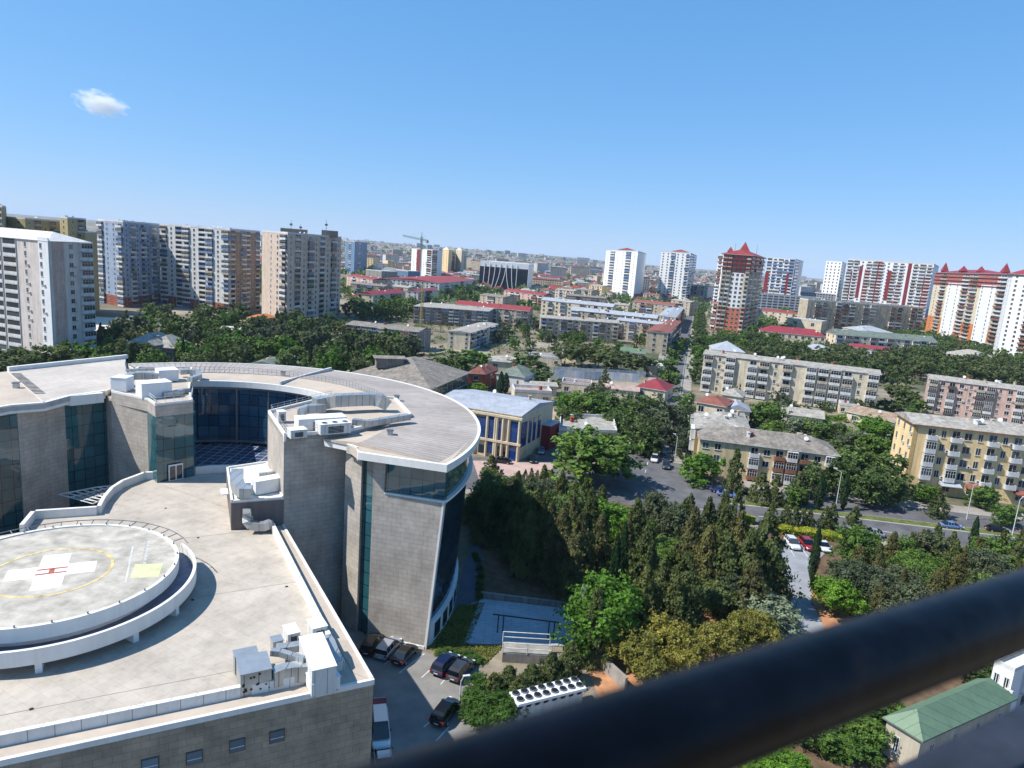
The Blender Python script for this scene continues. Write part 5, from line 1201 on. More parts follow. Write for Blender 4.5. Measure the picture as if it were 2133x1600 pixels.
B('apartment_building', 'rear wing of the beige corner block with patched grey roof along the street', (1450, 893), (1560, 893), ('A', 955), D=(1548, 862), wall=paint('sand_plaster', (200, 182, 144), .85, .1), rmat=M_slate2, roof='hip', rh=2.2, h=9.5, front='www', left='bwb', floors=3, chim=6)
def house(label, A_, B_, h, depth, roof='hip', rmat=None, wall=None, rh=2., front='w w', floors=1, cat='house', name='house', right='w', chim=1, left='', over=.5, D=None):
    return B(name, label, A_, B_, None, D, depth, wall or M_cream, roof, rmat or M_slate, rh, floors, front, right, left, (0, 1), h, chim, cat, None, .2, over=over)
house('terracotta roofed house just left of the five storey block foot', (1452, 838), (1510, 848), 7.5, 12, rmat=M_rust, floors=2)
house('small house with pale blue metal roof behind the corner block', (1510, 852), (1562, 858), 6, 9, rmat=M_blueroof, roof='gable')
house('low tan house behind the terracotta roof', (1505, 822), (1545, 828), 6, 10, rmat=M_slate2)
house('low house with grey roof between the bushes behind the corner block', (1632, 862), (1715, 873), 3.5, 9, roof='gable', rmat=M_slate2)
house('long low earth roofed house in the yard left of the yellow block', (1765, 858), (1862, 880), 3.5, 13, roof='gable', rmat=paint('earth_roof', (158, 136, 116), .95, .2, .6), rh=2.)
house('white shed in the yard behind the round pine', (1750, 845), (1790, 850), 3., 6, roof='flat', rmat=M_conc)
house('pale blue hipped hall beside the street behind the five storey block', (1486, 729), (1551, 735), 7, 18, rmat=M_blueroof, rh=4.5)
LB('yellowish school with long crimson hipped roof', (1585, 690), (1721, 703), ('A', 711), wall=M_cream, rmat=M_redroof2, roof='hip', rh=4.5, front='wwwwwwwwww', floors=2, depth=16, chim=3, cat='school')
LB('long red roof peeking out right of the red roofed tower', (1576, 646), (1662, 655), ('B', 674), wall=M_cream, rmat=M_redroof, roof='hip', rh=2.5, front='wwwwww', floors=3, depth=16)
LB('white long low hotel with ribbon windows below the maroon and blue tower', (1576, 612), (1716, 622), ('A', 646), wall=M_white, rmat=M_conc, roof='flat', front='WWWWWWWWWWWW', floors=6, depth=20, mix=0)
r, q, h = LB('tan nine storey slab with many mixed balconies below the maroon striped block', (1684, 626), (1925, 643), ('A', 690), wall=M_tan, rmat=M_conc, roof='flat', rh=2, front='nbgnbbgnbgnnbgnbg', floors=9, depth=15, chim=12, pal=(0, 1, 2, 3, 5))
LB('cream low building with stepped parapet left of the tan nine storey slab', (1640, 664), (1712, 672), ('A', 690), wall=M_cream, rmat=M_conc, roof='flat', front='ww', floors=2, depth=20)
LB('long grey green roofed block with blue shaded front', (1742, 697), (1952, 713), ('A', 727), wall=M_cream, rmat=M_greenslate, roof='gable', rh=3.5, front='bgbwgbgwbgbg', floors=3, depth=16, pal=(4, 0, 2), chim=7, left='ww')
LB('white low building with bright red roof among the pines', (1760, 722), (1874, 735), ('A', 739), wall=M_white, rmat=M_redroof2, roof='hip', rh=2.4, front='wwwwwwww', floors=1, depth=12, chim=0)
house('pale blue roofed house with dormer below the school', (1663, 724), (1727, 733), 6, 15, rmat=M_blueroof, rh=3.)
house('large pale blue roof behind the grey green roofed block', (1795, 690), (1860, 694), 9, 25, rmat=M_blueroof, rh=4)
house('tan hipped roofs below the turreted high rise', (1963, 735), (2045, 748), 7, 20, rmat=M_slate2, rh=4)
# centre houses
a_ = G(735, 777, 8.).xy; c_ = G(895, 811, 8.).xy; e_ = G(975, 777, 8.).xy
r, q, h = B3('hall', 'large grey hall with wide hipped slate roof behind the curved roof', a_, c_, e_-c_, 8., M_brown, 'hip', M_slate, 5.5, 2, 'wwwwwwww', 'vvvvvvv', '', (0,), 0, 'hall', over=.8)
m_ = q[0].lerp(q[2], .42); b = MB(); b.box((m_.x-4, m_.y-4, 12.), (9, 5, 3.), .3); b.box((m_.x-4, m_.y-4, 13.6), (10.5, 6.5, .25), .3); b.obj('roof_lantern', M_slate, r)
Btower('house', 'orange brick house with dark red hipped roof', (1008, 816), 816, 780, (971, 814), (1034, 803), 2, M_redbrick, 'w', 'w', roof='hip', rmat=M_rust, rh=2.6, chim=2, cat='house')
house('white house with grey green hipped roof behind the orange brick house', (1035, 778), (1092, 786), 6, 14, rmat=M_greenslate, rh=3., wall=M_whitew)
house('wide low tan roofed house behind the grey green roof', (1020, 752), (1095, 758), 4, 13, rmat=M_slate2, rh=2)
house('low flat roofed white shed in the yard right of the tan roof', (1100, 744), (1170, 750), 3.2, 10, roof='flat', rmat=M_slate2)
house('low house with round dome roof patch above the dark pines', (1150, 736), (1200, 742), 3.2, 10, roof='hip', rmat=M_slate2)
house('green roofed long shed left of the beige end block', (1293, 732), (1343, 737), 3.5, 7, roof='gable', rmat=M_greenroof)
house('white flat shed beside the street trees', (1343, 765), (1380, 769), 3.2, 8, roof='flat', rmat=M_whitew)
house('pink hipped roof house beside the street', (1327, 806), (1386, 815), 4.2, 13, rmat=M_redroof2, rh=3.2)
house('long low pinkish shed left of the pink roofed house', (1236, 806), (1330, 816), 3.6, 9, roof='gable', rmat=paint('faded_pink_roof', (178, 152, 140), .9, .16, .5), rh=1.)
house('flat pinkish shed roof near the cream classical building', (1072, 818), (1150, 822), 4, 9, roof='flat', rmat=paint('faded_pink_roof', (178, 152, 140), .9))
house('patched low roofs between orange house and construction fence', (1085, 802), (1160, 806), 3.6, 8, roof='gable', rmat=M_slate2, rh=1.)
house('tan flat roofed sheds right behind the construction fence', (1170, 800), (1232, 806), 3.4, 8, roof='flat', rmat=M_rust)
r, q, h = B('kiosk', 'low grey flat roofed kiosk building behind the big round tree', (1164, 899), (1285, 904), None, D=(1277, 872), h=4.3, wall=M_tan, roof='flat', rmat=M_slate2, rh=1.6, floors=1, front='www', chim=3, cat='kiosk')
# construction fence: white and blue sheets
def fence(label, pts, h, mats, name='fence'):
    P_ = [G(*p, 0) for p in pts]; r = thing(name, label, 'fence', tuple(P_[0])); i = 0
    for m_ in range(len(mats)):
        b = MB(); k = 0
        for p, q in zip(P_, P_[1:]):
            n = max(1, int((q-p).length/2.4))
            for j in range(n):
                if (j+k) % len(mats) == m_: b.fbox(p.lerp(q, j/n), p.lerp(q, (j+.97)/n), .08, 0, h*(1+.03*math.sin(j*7)))
            k += n
        o = b.obj('sheet_panels', mats[m_], r)
    return r
fence('white and blue sheet fence round the building plot in the middle', ((1150, 788), (1215, 792), (1262, 792), (1330, 797)), 3.6, [M_whitew, paint('fence_blue', (182, 192, 210), .6, .08), M_whitew])
fence('pale wall between dark pines and the building plot', ((1152, 776), (1240, 780), (1345, 786)), 2.6, [M_whitew])
# cream classical building with blue glass
a_ = G(903, 836, 12.5); c_ = G(1086, 868, 12.5); e_ = G(1153, 838, 12.5)
hc = height_of(1088, 868, 962)
a_, c_, e_ = G(903, 838, hc).xy, G(1086, 868, hc).xy, G(1153, 838, hc).xy
M_bglass = glass('blue_curtain_glass', (24, 66, 128), 1.2, 1.2, (16, 40, 84), .06, (20, 54, 110), .8, .05)
r, q, h = B3('civic_building', 'cream classical corner building with tall blue glass bays and pale metal roof', a_, c_, e_-c_, hc, paint('cream_stone', (208, 192, 162), .8, .06), 'gable', M_blueroof, 1.6, 3, '', '', '', (0,), 2, 'civic building', over=.2)
d_ = (c_-a_).normalized(); nn = Vector((d_.y, -d_.x)); L_ = (c_-a_).length
for t0, t1, z0, z1 in ((.52, .62, 4.5, h-1.6), (.655, .715, 1., h-1.), (.765, .80, 4., h-2.), (.9, .985, .3, h-1.6)):
    b = MB(); p0, p1 = a_.lerp(c_, t0), a_.lerp(c_, t1)
    b.fbox(p0+nn*.25, p1+nn*.25, .6, z0, z1); b.obj('glass_bay', M_bglass, r)
for t in (.5, .64, .73, .75, .815, .88, .995):
    p = a_.lerp(c_, t); b = MB(); b.tube((p.x+nn.x*.25, p.y+nn.y*.25, 0), (p.x+nn.x*.25, p.y+nn.y*.25, h-.8), .38, 10); b.obj('column', MATS['cream_stone'], r)
for z in (h-.9, 4.1): b = MB(); b.fbox(a_.lerp(c_, .45)+nn*.7, c_+nn*.7+d_*.5, .8, z, z+.55); b.obj('cornice', MATS['cream_stone'], r)
d2 = (e_-c_).normalized(); n2 = Vector((d2.y, -d2.x))
for t0, t1 in ((.03, .18), (.25, .32), (.38, .45), (.52, .6)): b = MB(); b.fbox(c_.lerp(e_, t0)+n2*.15, c_.lerp(e_, t1)+n2*.15, .3, 3.5, h-1.8); b.obj('glass_bay', M_bglass, r)
b = MB(); b.fbox(c_.lerp(e_, .66)+n2*2.5, c_.lerp(e_, .98)+n2*2.5, 2.4, .1, 6.5); b.obj('annex', M_maroon, r)
b = MB(); b.fbox(c_.lerp(e_, .66)+n2*2.6, c_.lerp(e_, .98)+n2*2.6, 2.6, 6.5, 6.7); b.obj('annex_roof', M_blueroof, r)
for t0, t1, z in ((.3, .45, 2.7), (.55, .64, 2.7), (.74, .86, 3.)): b = MB(); p0, p1 = a_.lerp(c_, t0), a_.lerp(c_, t1); b.fbox(p0+nn*.06, p1+nn*.06, .2, .6, z); b.obj('window', M_win, r)
# left small houses and white blocks by the building site
house('left of two grey hipped houses in the trees below the building site', (262, 716), (312, 722), 7, 16, rmat=M_slate2, rh=4, wall=M_brown)
house('right of two grey hipped houses in the trees below the building site', (304, 722), (362, 726), 6, 14, rmat=M_slate2, rh=4, wall=M_brown)
for k, (x, y) in enumerate(((240, 668), (265, 672), (290, 674), (315, 674), (340, 676))):
    house('%s white site cabin from the left at the back of the building site' % ORD[k], (x, y), (x+19, y+1), 4.5, 12, roof='flat', rmat=M_whitew, wall=M_white, front='', right='', chim=0, name='site_cabin', cat='cabin')
house('cream house with orange roof left of the cream ended tower foot', (516, 662), (543, 665), 6.5, 14, rmat=M_orange, wall=M_cream)
house('long low grey green roof among dark trees behind the curved roof', (586, 768), (640, 752), 4, 14, roof='gable', rmat=M_greenslate)
house('low white roof in the trees left of the cream ended tower', (455, 690), (510, 694), 4, 12, roof='gable', rmat=M_whitew)
house('small brown roofed house in the trees behind the left wing', (525, 760), (555, 763), 4, 10, rmat=M_brown)
# green roofed house and white house below the rail
a_ = G(1848, 1499, 4.0); c_ = G(1919, 1542, 4.0); e_ = G(2109, 1456, 4.0)
r, q, h = B3('house', 'cream house with green sheet metal hipped roof below the balcony rail', a_, c_, e_.xy-c_.xy, 4., paint('house_render', (186, 176, 156), .85, .1), 'hip', M_greenroof, 2., 1, '', '', '', (0,), 0, 'house', over=.35, trim=M_greenslate)
facade(r, a_, c_, .4, 1, 3.2, ' n  ', (0,)); facade(r, c_, e_, .4, 1, 3.2, ' n  n  n  n ', (0,))
a_ = G(2070, 1385, 6.5); c_ = G(2112, 1405, 6.5); e_ = G(2230, 1352, 6.5)
r, q, h = B3('house', 'white house with flat roof at the right frame edge below the rail', a_, c_, e_.xy-c_.xy, 6.5, M_white, 'flat', M_white, 1., 2, 'nn', ' l  l ', '', (0,), 0, 'house')
# clothes, banners and hedges
def skin(label_piece, bidx): pass
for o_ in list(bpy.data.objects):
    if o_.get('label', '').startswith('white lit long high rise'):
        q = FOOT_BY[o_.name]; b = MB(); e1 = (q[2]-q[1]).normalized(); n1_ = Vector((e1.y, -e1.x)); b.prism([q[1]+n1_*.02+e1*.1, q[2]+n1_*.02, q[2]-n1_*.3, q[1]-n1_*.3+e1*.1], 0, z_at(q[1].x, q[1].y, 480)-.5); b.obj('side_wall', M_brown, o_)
# ================= trees =================
M_trunk = paint('bark', (92, 76, 62), .9, .2, 2.)
LM = {
 'conifer': leaf('conifer_foliage', (76, 90, 50), (118, 124, 72)), 'olive_conifer': leaf('dry_conifer_foliage', (92, 96, 56), (124, 118, 74)), 'cypress': leaf('cypress_foliage', (38, 62, 36), (54, 82, 44)),
 'broadleaf': leaf('broadleaf_foliage', (72, 104, 44), (120, 146, 64)), 'dark_broadleaf': leaf('dark_broadleaf_foliage', (70, 92, 48), (112, 132, 70)), 'bright': leaf('bright_foliage', (80, 120, 36), (114, 150, 52)), 'pine': leaf('pine_foliage', (116, 118, 50), (158, 150, 76)),
 'dark_pine': leaf('dark_pine_foliage', (74, 90, 52), (114, 124, 74)), 'silver': leaf('silver_foliage', (116, 130, 104), (146, 158, 128)), 'grey': leaf('grey_green_foliage', (78, 90, 66), (104, 112, 82)), 'bush': leaf('bush_foliage', (60, 92, 38), (88, 118, 48)),
 'yellow': leaf('yellow_hedge_foliage', (142, 152, 44), (176, 182, 64))}
def leafcard(b, p, s, out, rr):
    n = (Vector((rr.gauss(0, 1), rr.gauss(0, 1), rr.gauss(0, 1)))*.7+out).normalized()
    u = n.orthogonal().normalized(); v = n.cross(u); a = rr.uniform(0, math.tau); u, v = u*math.cos(a)+v*math.sin(a), v*math.cos(a)-u*math.sin(a)
    u *= s*rr.uniform(.6, 1.1); v *= s*rr.uniform(.35, .7)
    i = len(b.v); b.v += [tuple(p-u), tuple(p-v*.9), tuple(p+u), tuple(p+v)]; b.f.append((i, i+1, i+2, i+3)); b.m.append(0); b.uv.append([(0, 0), (1, 0), (1, 1), (0, 1)])
def crown(kind, seed, n, s, lobes=None):
    """unit crown: 1 wide (radius .5), height 1, foot of the crown at z=0; n leaf cards of size s"""
    rr = random.Random(seed); b = MB()
    if kind in ('conifer', 'olive_conifer'):
        cl = max(30, n//26)
        for c in range(cl):
            t = rr.random()**1.25; a = rr.uniform(0, math.tau)
            env = .5*(1-t**1.6)**.9*(.78+.22*math.sin(a*3+seed+t*9))*rr.uniform(.5, 1.1)+.012
            base = Vector((math.cos(a)*env, math.sin(a)*env, t*.97+rr.uniform(-.01, .01))); out = Vector((math.cos(a), math.sin(a), .55))
            rad_ = .075*(1-t*.6)
            for k in range(n//cl):
                o = Vector((rr.gauss(0, 1), rr.gauss(0, 1), rr.gauss(0, .8)))*rad_*.55
                leafcard(b, base+o+Vector((0, 0, .03*rr.random())), s, out, rr)
    elif kind == 'cypress':
        for k in range(n):
            t = rr.random(); a = rr.uniform(0, math.tau); env = .5*(math.sin(min(1, t*1.6+.18)*math.pi/2))*(1-t)**.55*(.85+.15*math.sin(a*4+seed+t*14))*rr.uniform(.6, 1.05)
            leafcard(b, Vector((math.cos(a)*env, math.sin(a)*env, t)), s, Vector((math.cos(a), math.sin(a), .8)), rr)
    else:
        flat_ = kind in ('pine', 'dark_pine'); L = []
        for k in range(lobes or 16):
            a = rr.uniform(0, math.tau); d = (rr.random()**.5)*.36; z = rr.uniform(.36, .78) if flat_ else rr.uniform(.12, .82)
            if not flat_: d *= math.sin(min(1, (1.02-z)*1.7)*math.pi/2)+.15
            rl = rr.uniform(.15, .24); L.append((Vector((math.cos(a)*d, math.sin(a)*d, z)), rl))
        L.append((Vector((0, 0, .5)), .36 if not flat_ else .28))
        w = [l[1]**2 for l in L]
        cl = max(30, n//18)
        for c in range(cl):
            c0, rl = rr.choices(L, w)[0]; o = Vector((rr.gauss(0, 1), rr.gauss(0, 1), rr.gauss(0, 1)+.25)).normalized(); rq = rl*rr.uniform(.7, 1.12)
            base = c0+Vector((o.x*rq, o.y*rq, o.z*rq*(.8 if flat_ else 1.05)))
            for k in range(n//cl):
                q_ = Vector((rr.gauss(0, 1), rr.gauss(0, 1), rr.gauss(0, 1)))*.028
                leafcard(b, base+q_, s, o+Vector((0, 0, .25)), rr)
    return b
def trunk(kind, h0):
    b = MB(); rr = random.Random(3)
    b.tube((0, 0, 0), (.01, 0, .55), .022, 7, 0, .014); b.tube((.01, 0, .55), (0, .01, .8), .014, 6, 0, .006)
    if kind not in ('cypress', 'conifer', 'olive_conifer'):
        for k in range(5):
            a = k*1.3; b.tube((.008, 0, .36+.05*k), (math.cos(a)*.26, math.sin(a)*.26, .58+.05*k), .011, 5, 0, .004)
    return b
TREE = {}; TMB = {}
def tproto(kind, lod, var):
    k = (kind, lod, var)
    if k not in TREE:
        n, s = {0: (7600, .030), 1: (3400, .042), 2: (1300, .066)}[lod]
        if kind == 'cypress': n, s = n//2, s*1.25
        c = crown(kind, var*17+hash_(kind), n, s); me = c.mesh(kind+'_crown', [LM[kind]])
        t = trunk(kind, .2).mesh(kind+'_trunk', [M_trunk]); TREE[k] = (me, t); TMB[k] = c
    return TREE[k]
def hash_(s): return sum(ord(c)*(i+1) for i, c in enumerate(s)) % 97
NAMES = {'conifer': 'conifer_tree', 'olive_conifer': 'conifer_tree', 'cypress': 'cypress_tree', 'broadleaf': 'broadleaf_tree', 'dark_broadleaf': 'broadleaf_tree', 'bright': 'broadleaf_tree', 'pine': 'pine_tree', 'dark_pine': 'pine_tree', 'silver': 'olive_tree', 'grey': 'broadleaf_tree', 'bush': 'bush'}
DESC = {'conifer': 'dark green conifer', 'olive_conifer': 'brownish olive conifer', 'cypress': 'narrow cypress', 'broadleaf': 'green leafy tree', 'dark_broadleaf': 'dark leafy tree', 'bright': 'bright green tree', 'pine': 'yellowish green pine', 'dark_pine': 'dark spreading pine', 'silver': 'silvery tree', 'grey': 'grey green tree', 'bush': 'green bush'}
TREES = []
def tree(kind, pos, h, w=None, label=None, where=None):
    """pos is the foot; crown width w"""
    w = w or h*{'conifer': .56, 'olive_conifer': .54, 'cypress': .26, 'pine': 1.1, 'dark_pine': 1.15, 'bush': 1.5}.get(kind, 1.08)
    TREES.append((kind, Vector((pos[0], pos[1], 0)), h, w, label, where))
def ttop(kind, px, py, h, w=None, label=None, where=None):
    g = G(px, py, h); tree(kind, g, h, (w or 0)*(1.28 if kind not in ('conifer', 'olive_conifer', 'cypress', 'bush', 'pine') else 1.12) or None, label, where)
def plant_all():
    # past 290 of a kind the ones that show smallest are one mass of their kind
    for nm_ in ('broadleaf_tree', 'conifer_tree', 'pine_tree'):
        L = [t for t in TREES if NAMES[t[0]] == nm_]
        if len(L) <= 290: continue
        L.sort(key=lambda t: -(t[2]*t[3])/max(1, t[1].length)**2*(.01 if P(t[1].x, t[1].y, t[2])[0] < -40 or P(t[1].x, t[1].y, t[2])[0] > 2180 else 1))
        rest = L[290:]; b = MB(); mats = []
        for k_, p, h, w, lb, wh in rest:
            TREES.remove((k_, p, h, w, lb, wh))
            tproto(k_, 2, 0); base = len(b.m); b.merge(TMB[(k_, 2, 0)], Matrix.Translation((p.x, p.y, h*.06)) @ Matrix.Diagonal((w, w, h*.96, 1)))
            if LM[k_] not in mats: mats.append(LM[k_])
            for q in range(base, len(b.m)): b.m[q] = mats.index(LM[k_])
        o = b.obj('far_woods', mats); tag(o, 'smallest and most hidden of the leafy trees merging into the far woods', 'trees', None, 'stuff')
    by = {}
    for i, t in enumerate(TREES):
        if t[4] is None: by.setdefault((t[0], t[5]), []).append((P(t[1].x, t[1].y, t[2])[0], i))
    lab = {}
    for (k, wh), L in by.items():
        L.sort()
        for j, (_, i) in enumerate(L):
            if len(L) == 1: lab[i] = '%s %s' % (DESC[k], wh)
            elif len(L) <= 20: lab[i] = '%s %s from left %s' % (ORD[j], DESC[k], wh)
            else: lab[i] = '%s %s' % (DESC[k], wh)
    for i, (kind, p, h, w, label, wh) in enumerate(TREES):
        d = p.length; lod = 0 if d < 135 else 1 if d < 260 else 2
        cm, tm = tproto(kind, lod, i % 3)
        r = thing(NAMES[kind], label or lab[i], 'bush' if kind == 'bush' else 'tree', p, (DESC[kind]+'s '+wh)[:90] if wh else None, R.uniform(0, math.tau))
        z0 = {'conifer': .05, 'olive_conifer': .05, 'cypress': .04, 'bush': -.05}.get(kind, .07)
        c = link('crown', cm, r, (0, 0, h*z0)); c.scale = (w, w*R.uniform(.88, 1.12), h*(1-z0)*1.02)
        if kind != 'bush': t = link('trunk', tm, r); t.scale = (h, h, h)
def inpoly(p, poly):
    c = False
    for i in range(len(poly)):
        a, b_ = poly[i], poly[i-1]
        if (a[1] > p[1]) != (b_[1] > p[1]) and p[0] < (b_[0]-a[0])*(p[1]-a[1])/(b_[1]-a[1])+a[0]: c = not c
    return c
NOGO = [[st(-50, -6.5), st(-50, 6.5), st(900, 6.5), st(900, -6)], [bv(-140, -12), bv(160, -12), bv(160, 14), bv(-140, 14)], [(-76, 17), (-9, 50), (-3, 70), (1, 100), (-10, 130), (-44, 138), (-90, 125), (-100, 60)]]
def free(p, m=1.5):
    for q in FOOT:
        if inpoly(p, inset(q, m)): return False
    for q in NOGO:
        if inpoly(p, q): return False
    return True
def fill(where, poly, sp, kinds, hr, keep_=1., pixel=True, mind=None):
    pl = [tuple(G(*p, 0)[:2]) for p in poly] if pixel else poly
    xs = [p[0] for p in pl]; ys = [p[1] for p in pl]; y = min(ys); row = 0
    while y < max(ys):
        x = min(xs)+(row % 2)*sp/2
        while x < max(xs):
            p = (x+R.uniform(-.3, .3)*sp, y+R.uniform(-.3, .3)*sp)
            if inpoly(p, pl) and free(p) and R.random() < keep_ and all((t[1].xy-Vector(p)).length > (mind or sp*.55) for t in TREES):
                tree(R.choice(kinds), p, R.uniform(*hr), None, None, where)
            x += sp
        y += sp*.87; row += 1
# ---- named single trees near the camera
ttop('broadleaf', 1238, 889, 13, 19, 'big round green tree on the corner of the junction')
ttop('bright', 1262, 1196, 10.5, 9.5, 'large bright green tree beside the metal exhaust stack')
ttop('conifer', 1248, 1228, 10, 5., 'tall ragged conifer right in front of the bright green tree by the stack')
ttop('bright', 1468, 944, 7., 10.5, 'bright yellow green tree in front of the beige corner block')
ttop('conifer', 1538, 935, 10.5, 5.2, 'tall dark conifer in front of the beige corner block')
ttop('conifer', 1605, 1072, 15, 10, 'tallest thick conifer left of the car park')
ttop('dark_pine', 1495, 1200, 6.8, 7.5, 'round green pine standing alone on reddish soil')
ttop('silver', 1602, 1236, 5.6, 8., 'silvery grey tree at the left edge of the car park lane')
ttop('grey', 1500, 1165, 7.5, 6.5, 'grey green tree behind the round pine')
ttop('grey', 1545, 1190, 7, 6.5, 'grey green tree right of the round pine')
ttop('cypress', 1288, 1118, 12.5, 2.6, 'left of two bright cypresses above the bright green tree')
ttop('cypress', 1304, 1092, 13.5, 2.8, 'right of two bright cypresses above the bright green tree')
ttop('cypress', 1708, 1098, 9.5, 2.3, 'narrow cypress at the corner of the car park')
ttop('bright', 1752, 1205, 6.2, 6.4, 'light green tree right of the reddish soil bank')
for i, (x, y, h, w) in enumerate(((1318, 1302, 6.6, 6.2), (1385, 1290, 6.4, 5.6), (1440, 1302, 6.4, 5.), (1502, 1288, 6.6, 5.8), (1562, 1272, 6.4, 5.6), (1604, 1286, 6., 4.6), (1350, 1352, 5.4, 4.6), (1425, 1345, 5.2, 4.6))): ttop('pine', x, y, h, w, None, 'in the low pine row above the rail')
for x, y, h, w in ((1190, 1345, 4.2, 4.2), (1150, 1362, 3.8, 4.), (1110, 1385, 3.6, 4.2), (1062, 1388, 3.2, 3.8), (1030, 1402, 3., 3.4), (1085, 1408, 3.2, 3.6)): ttop('conifer', x, y, h*1.15, w, None, 'in the thick hedge above the chiller')
for x, y, h, w in ((1000, 1412, 2.6, 3.6), (1030, 1440, 2.6, 4.), (995, 1442, 2.4, 3.4), (1045, 1470, 2.6, 4.2), (985, 1465, 1.8, 3.), (1010, 1475, 2.4, 3.6), (1070, 1445, 2.6, 3.6)): ttop('bush', x, y, h, w, None, 'left of the chiller')
for x, y, h in ((968, 1358, .8), (990, 1366, .8), (928, 1352, .9), (945, 1358, .8)): ttop('bush', x, y, h, 2.2, None, 'along the lawn edge by the parking')
for i, (x, y) in enumerate(((995, 1160), (999, 1176), (1001, 1192), (1000, 1208), (1000, 1222), (998, 1236), (990, 1150))): ttop('bush', x, y, .9, 1.3, None, 'in the row of clipped balls by the shaded path')
# boulevard trees
for x, y, h, w, k in ((1768, 985, 8.5, 2.6, 'cypress'), (1815, 975, 9, 7.5, 'dark_broadleaf'), (1700, 965, 8.5, 6, 'dark_broadleaf'), (1590, 985, 7, 5.5, 'conifer'), (1620, 990, 7, 4.6, 'conifer'), (1655, 1010, 5, 5, 'broadleaf'), (1715, 990, 8, 3., 'cypress'), (1672, 985, 7.5, 4.5, 'conifer')): ttop(k, x, y, h, w, None, 'on the median strip')
for x, y, h, w, k in ((1960, 1018, 6.6, 4.4, 'conifer'), (2037, 1078, 6.5, 2.2, 'cypress'), (1784, 1056, 5.4, 3.8, 'conifer'), (1725, 1056, 5., 3.4, 'conifer'), (1738, 1048, 5.5, 3.4, 'conifer'), (1925, 1008, 4.5, 5, 'broadleaf'), (2052, 1012, 5.6, 6.6, 'broadleaf'), (2105, 1050, 5., 5., 'broadleaf'),
                        (1945, 1012, 4.5, 4.5, 'bright'), (1640, 1052, 5, 3.2, 'conifer'), (1660, 1056, 5, 3.2, 'conifer'), (1610, 1048, 5.4, 3.4, 'conifer'), (1690, 1062, 4.2, 2.6, 'conifer'), (1676, 1060, 4.4, 2.6, 'conifer'), (1025, 950, 5.2, 5., 'conifer'), (1108, 975, 3.4, 2, 'conifer'), (1095, 978, 3.2, 2, 'conifer'), (1120, 980, 3., 2, 'conifer'), (1150, 978, 3.4, 2.4, 'conifer')): ttop(k, x, y, h, w, None, 'along the boulevard')
# grove between hospital and boulevard
GW = 'in the grove in front of the boulevard'
for x, y, h, w, k in ((1198, 1036, 11, 5, 'olive_conifer'), (1235, 1020, 11.5, 5.5, 'conifer'), (1175, 1062, 12.5, 6, 'olive_conifer'), (1213, 1075, 13, 6.5, 'olive_conifer'), (1150, 1050, 11, 5.5, 'olive_conifer'), (1255, 1075, 12, 6, 'olive_conifer'), (1330, 1040, 12, 6, 'conifer'), (1310, 1090, 11.5, 6, 'olive_conifer'),
                        (1352, 1098, 12, 7, 'conifer'), (1350, 1180, 10, 6, 'conifer'), (1385, 1165, 9.5, 5, 'conifer'), (1436, 1155, 11.5, 7, 'conifer'), (1410, 1200, 9, 5, 'conifer'), (1450, 1060, 12.5, 6, 'olive_conifer'), (1480, 1040, 12, 5.5, 'conifer'), (1515, 1050, 11.5, 6, 'conifer'), (1545, 1070, 12, 6.5, 'olive_conifer'),
                        (1480, 1100, 12.5, 7, 'olive_conifer'), (1520, 1110, 12.5, 7, 'conifer'), (1570, 1110, 13, 8, 'conifer'), (1575, 1170, 10, 6.5, 'olive_conifer'), (1430, 1040, 9, 5, 'conifer'), (1410, 1050, 8, 6.5, 'grey'), (1375, 1036, 8.5, 6.5, 'grey'), (1270, 1045, 8.5, 9.5, 'bright'), (1178, 1070, 7.5, 8, 'bright'),
                        (1300, 1060, 8, 8, 'bright'), (1370, 1130, 6, 7, 'broadleaf'), (1395, 1120, 5.5, 6, 'broadleaf'), (1362, 1026, 6, 3.6, 'conifer')): ttop(k, x, y, h, w, None, GW)
SW_ = 'in the dark grove shaded by the hospital'
fill(SW_, ((985, 1150), (1000, 1100), (1140, 1060), (1260, 1120), (1250, 1200), (1190, 1240), (1010, 1215)), 5.2, ['conifer', 'conifer', 'conifer', 'dark_broadleaf'], (8.5, 11.5))
for x, y, h, w, k in ((1040, 985, 9.5, 8, 'dark_broadleaf'), (1085, 992, 9, 7, 'grey'), (1118, 1000, 8.5, 7, 'grey'), (1150, 1004, 8, 6.5, 'grey'), (1130, 1020, 8, 6, 'dark_broadleaf'), (1100, 1015, 9, 6.5, 'dark_broadleaf'), (1005, 1000, 9.5, 6, 'dark_broadleaf')): ttop(k, x, y, h, w, None, 'beside the curved glass wall')
fill('behind the junction hedge', ((1420, 1075), (1500, 1060), (1560, 1075), (1540, 1110), (1430, 1120)), 6, ['conifer', 'conifer'], (6, 8.5))
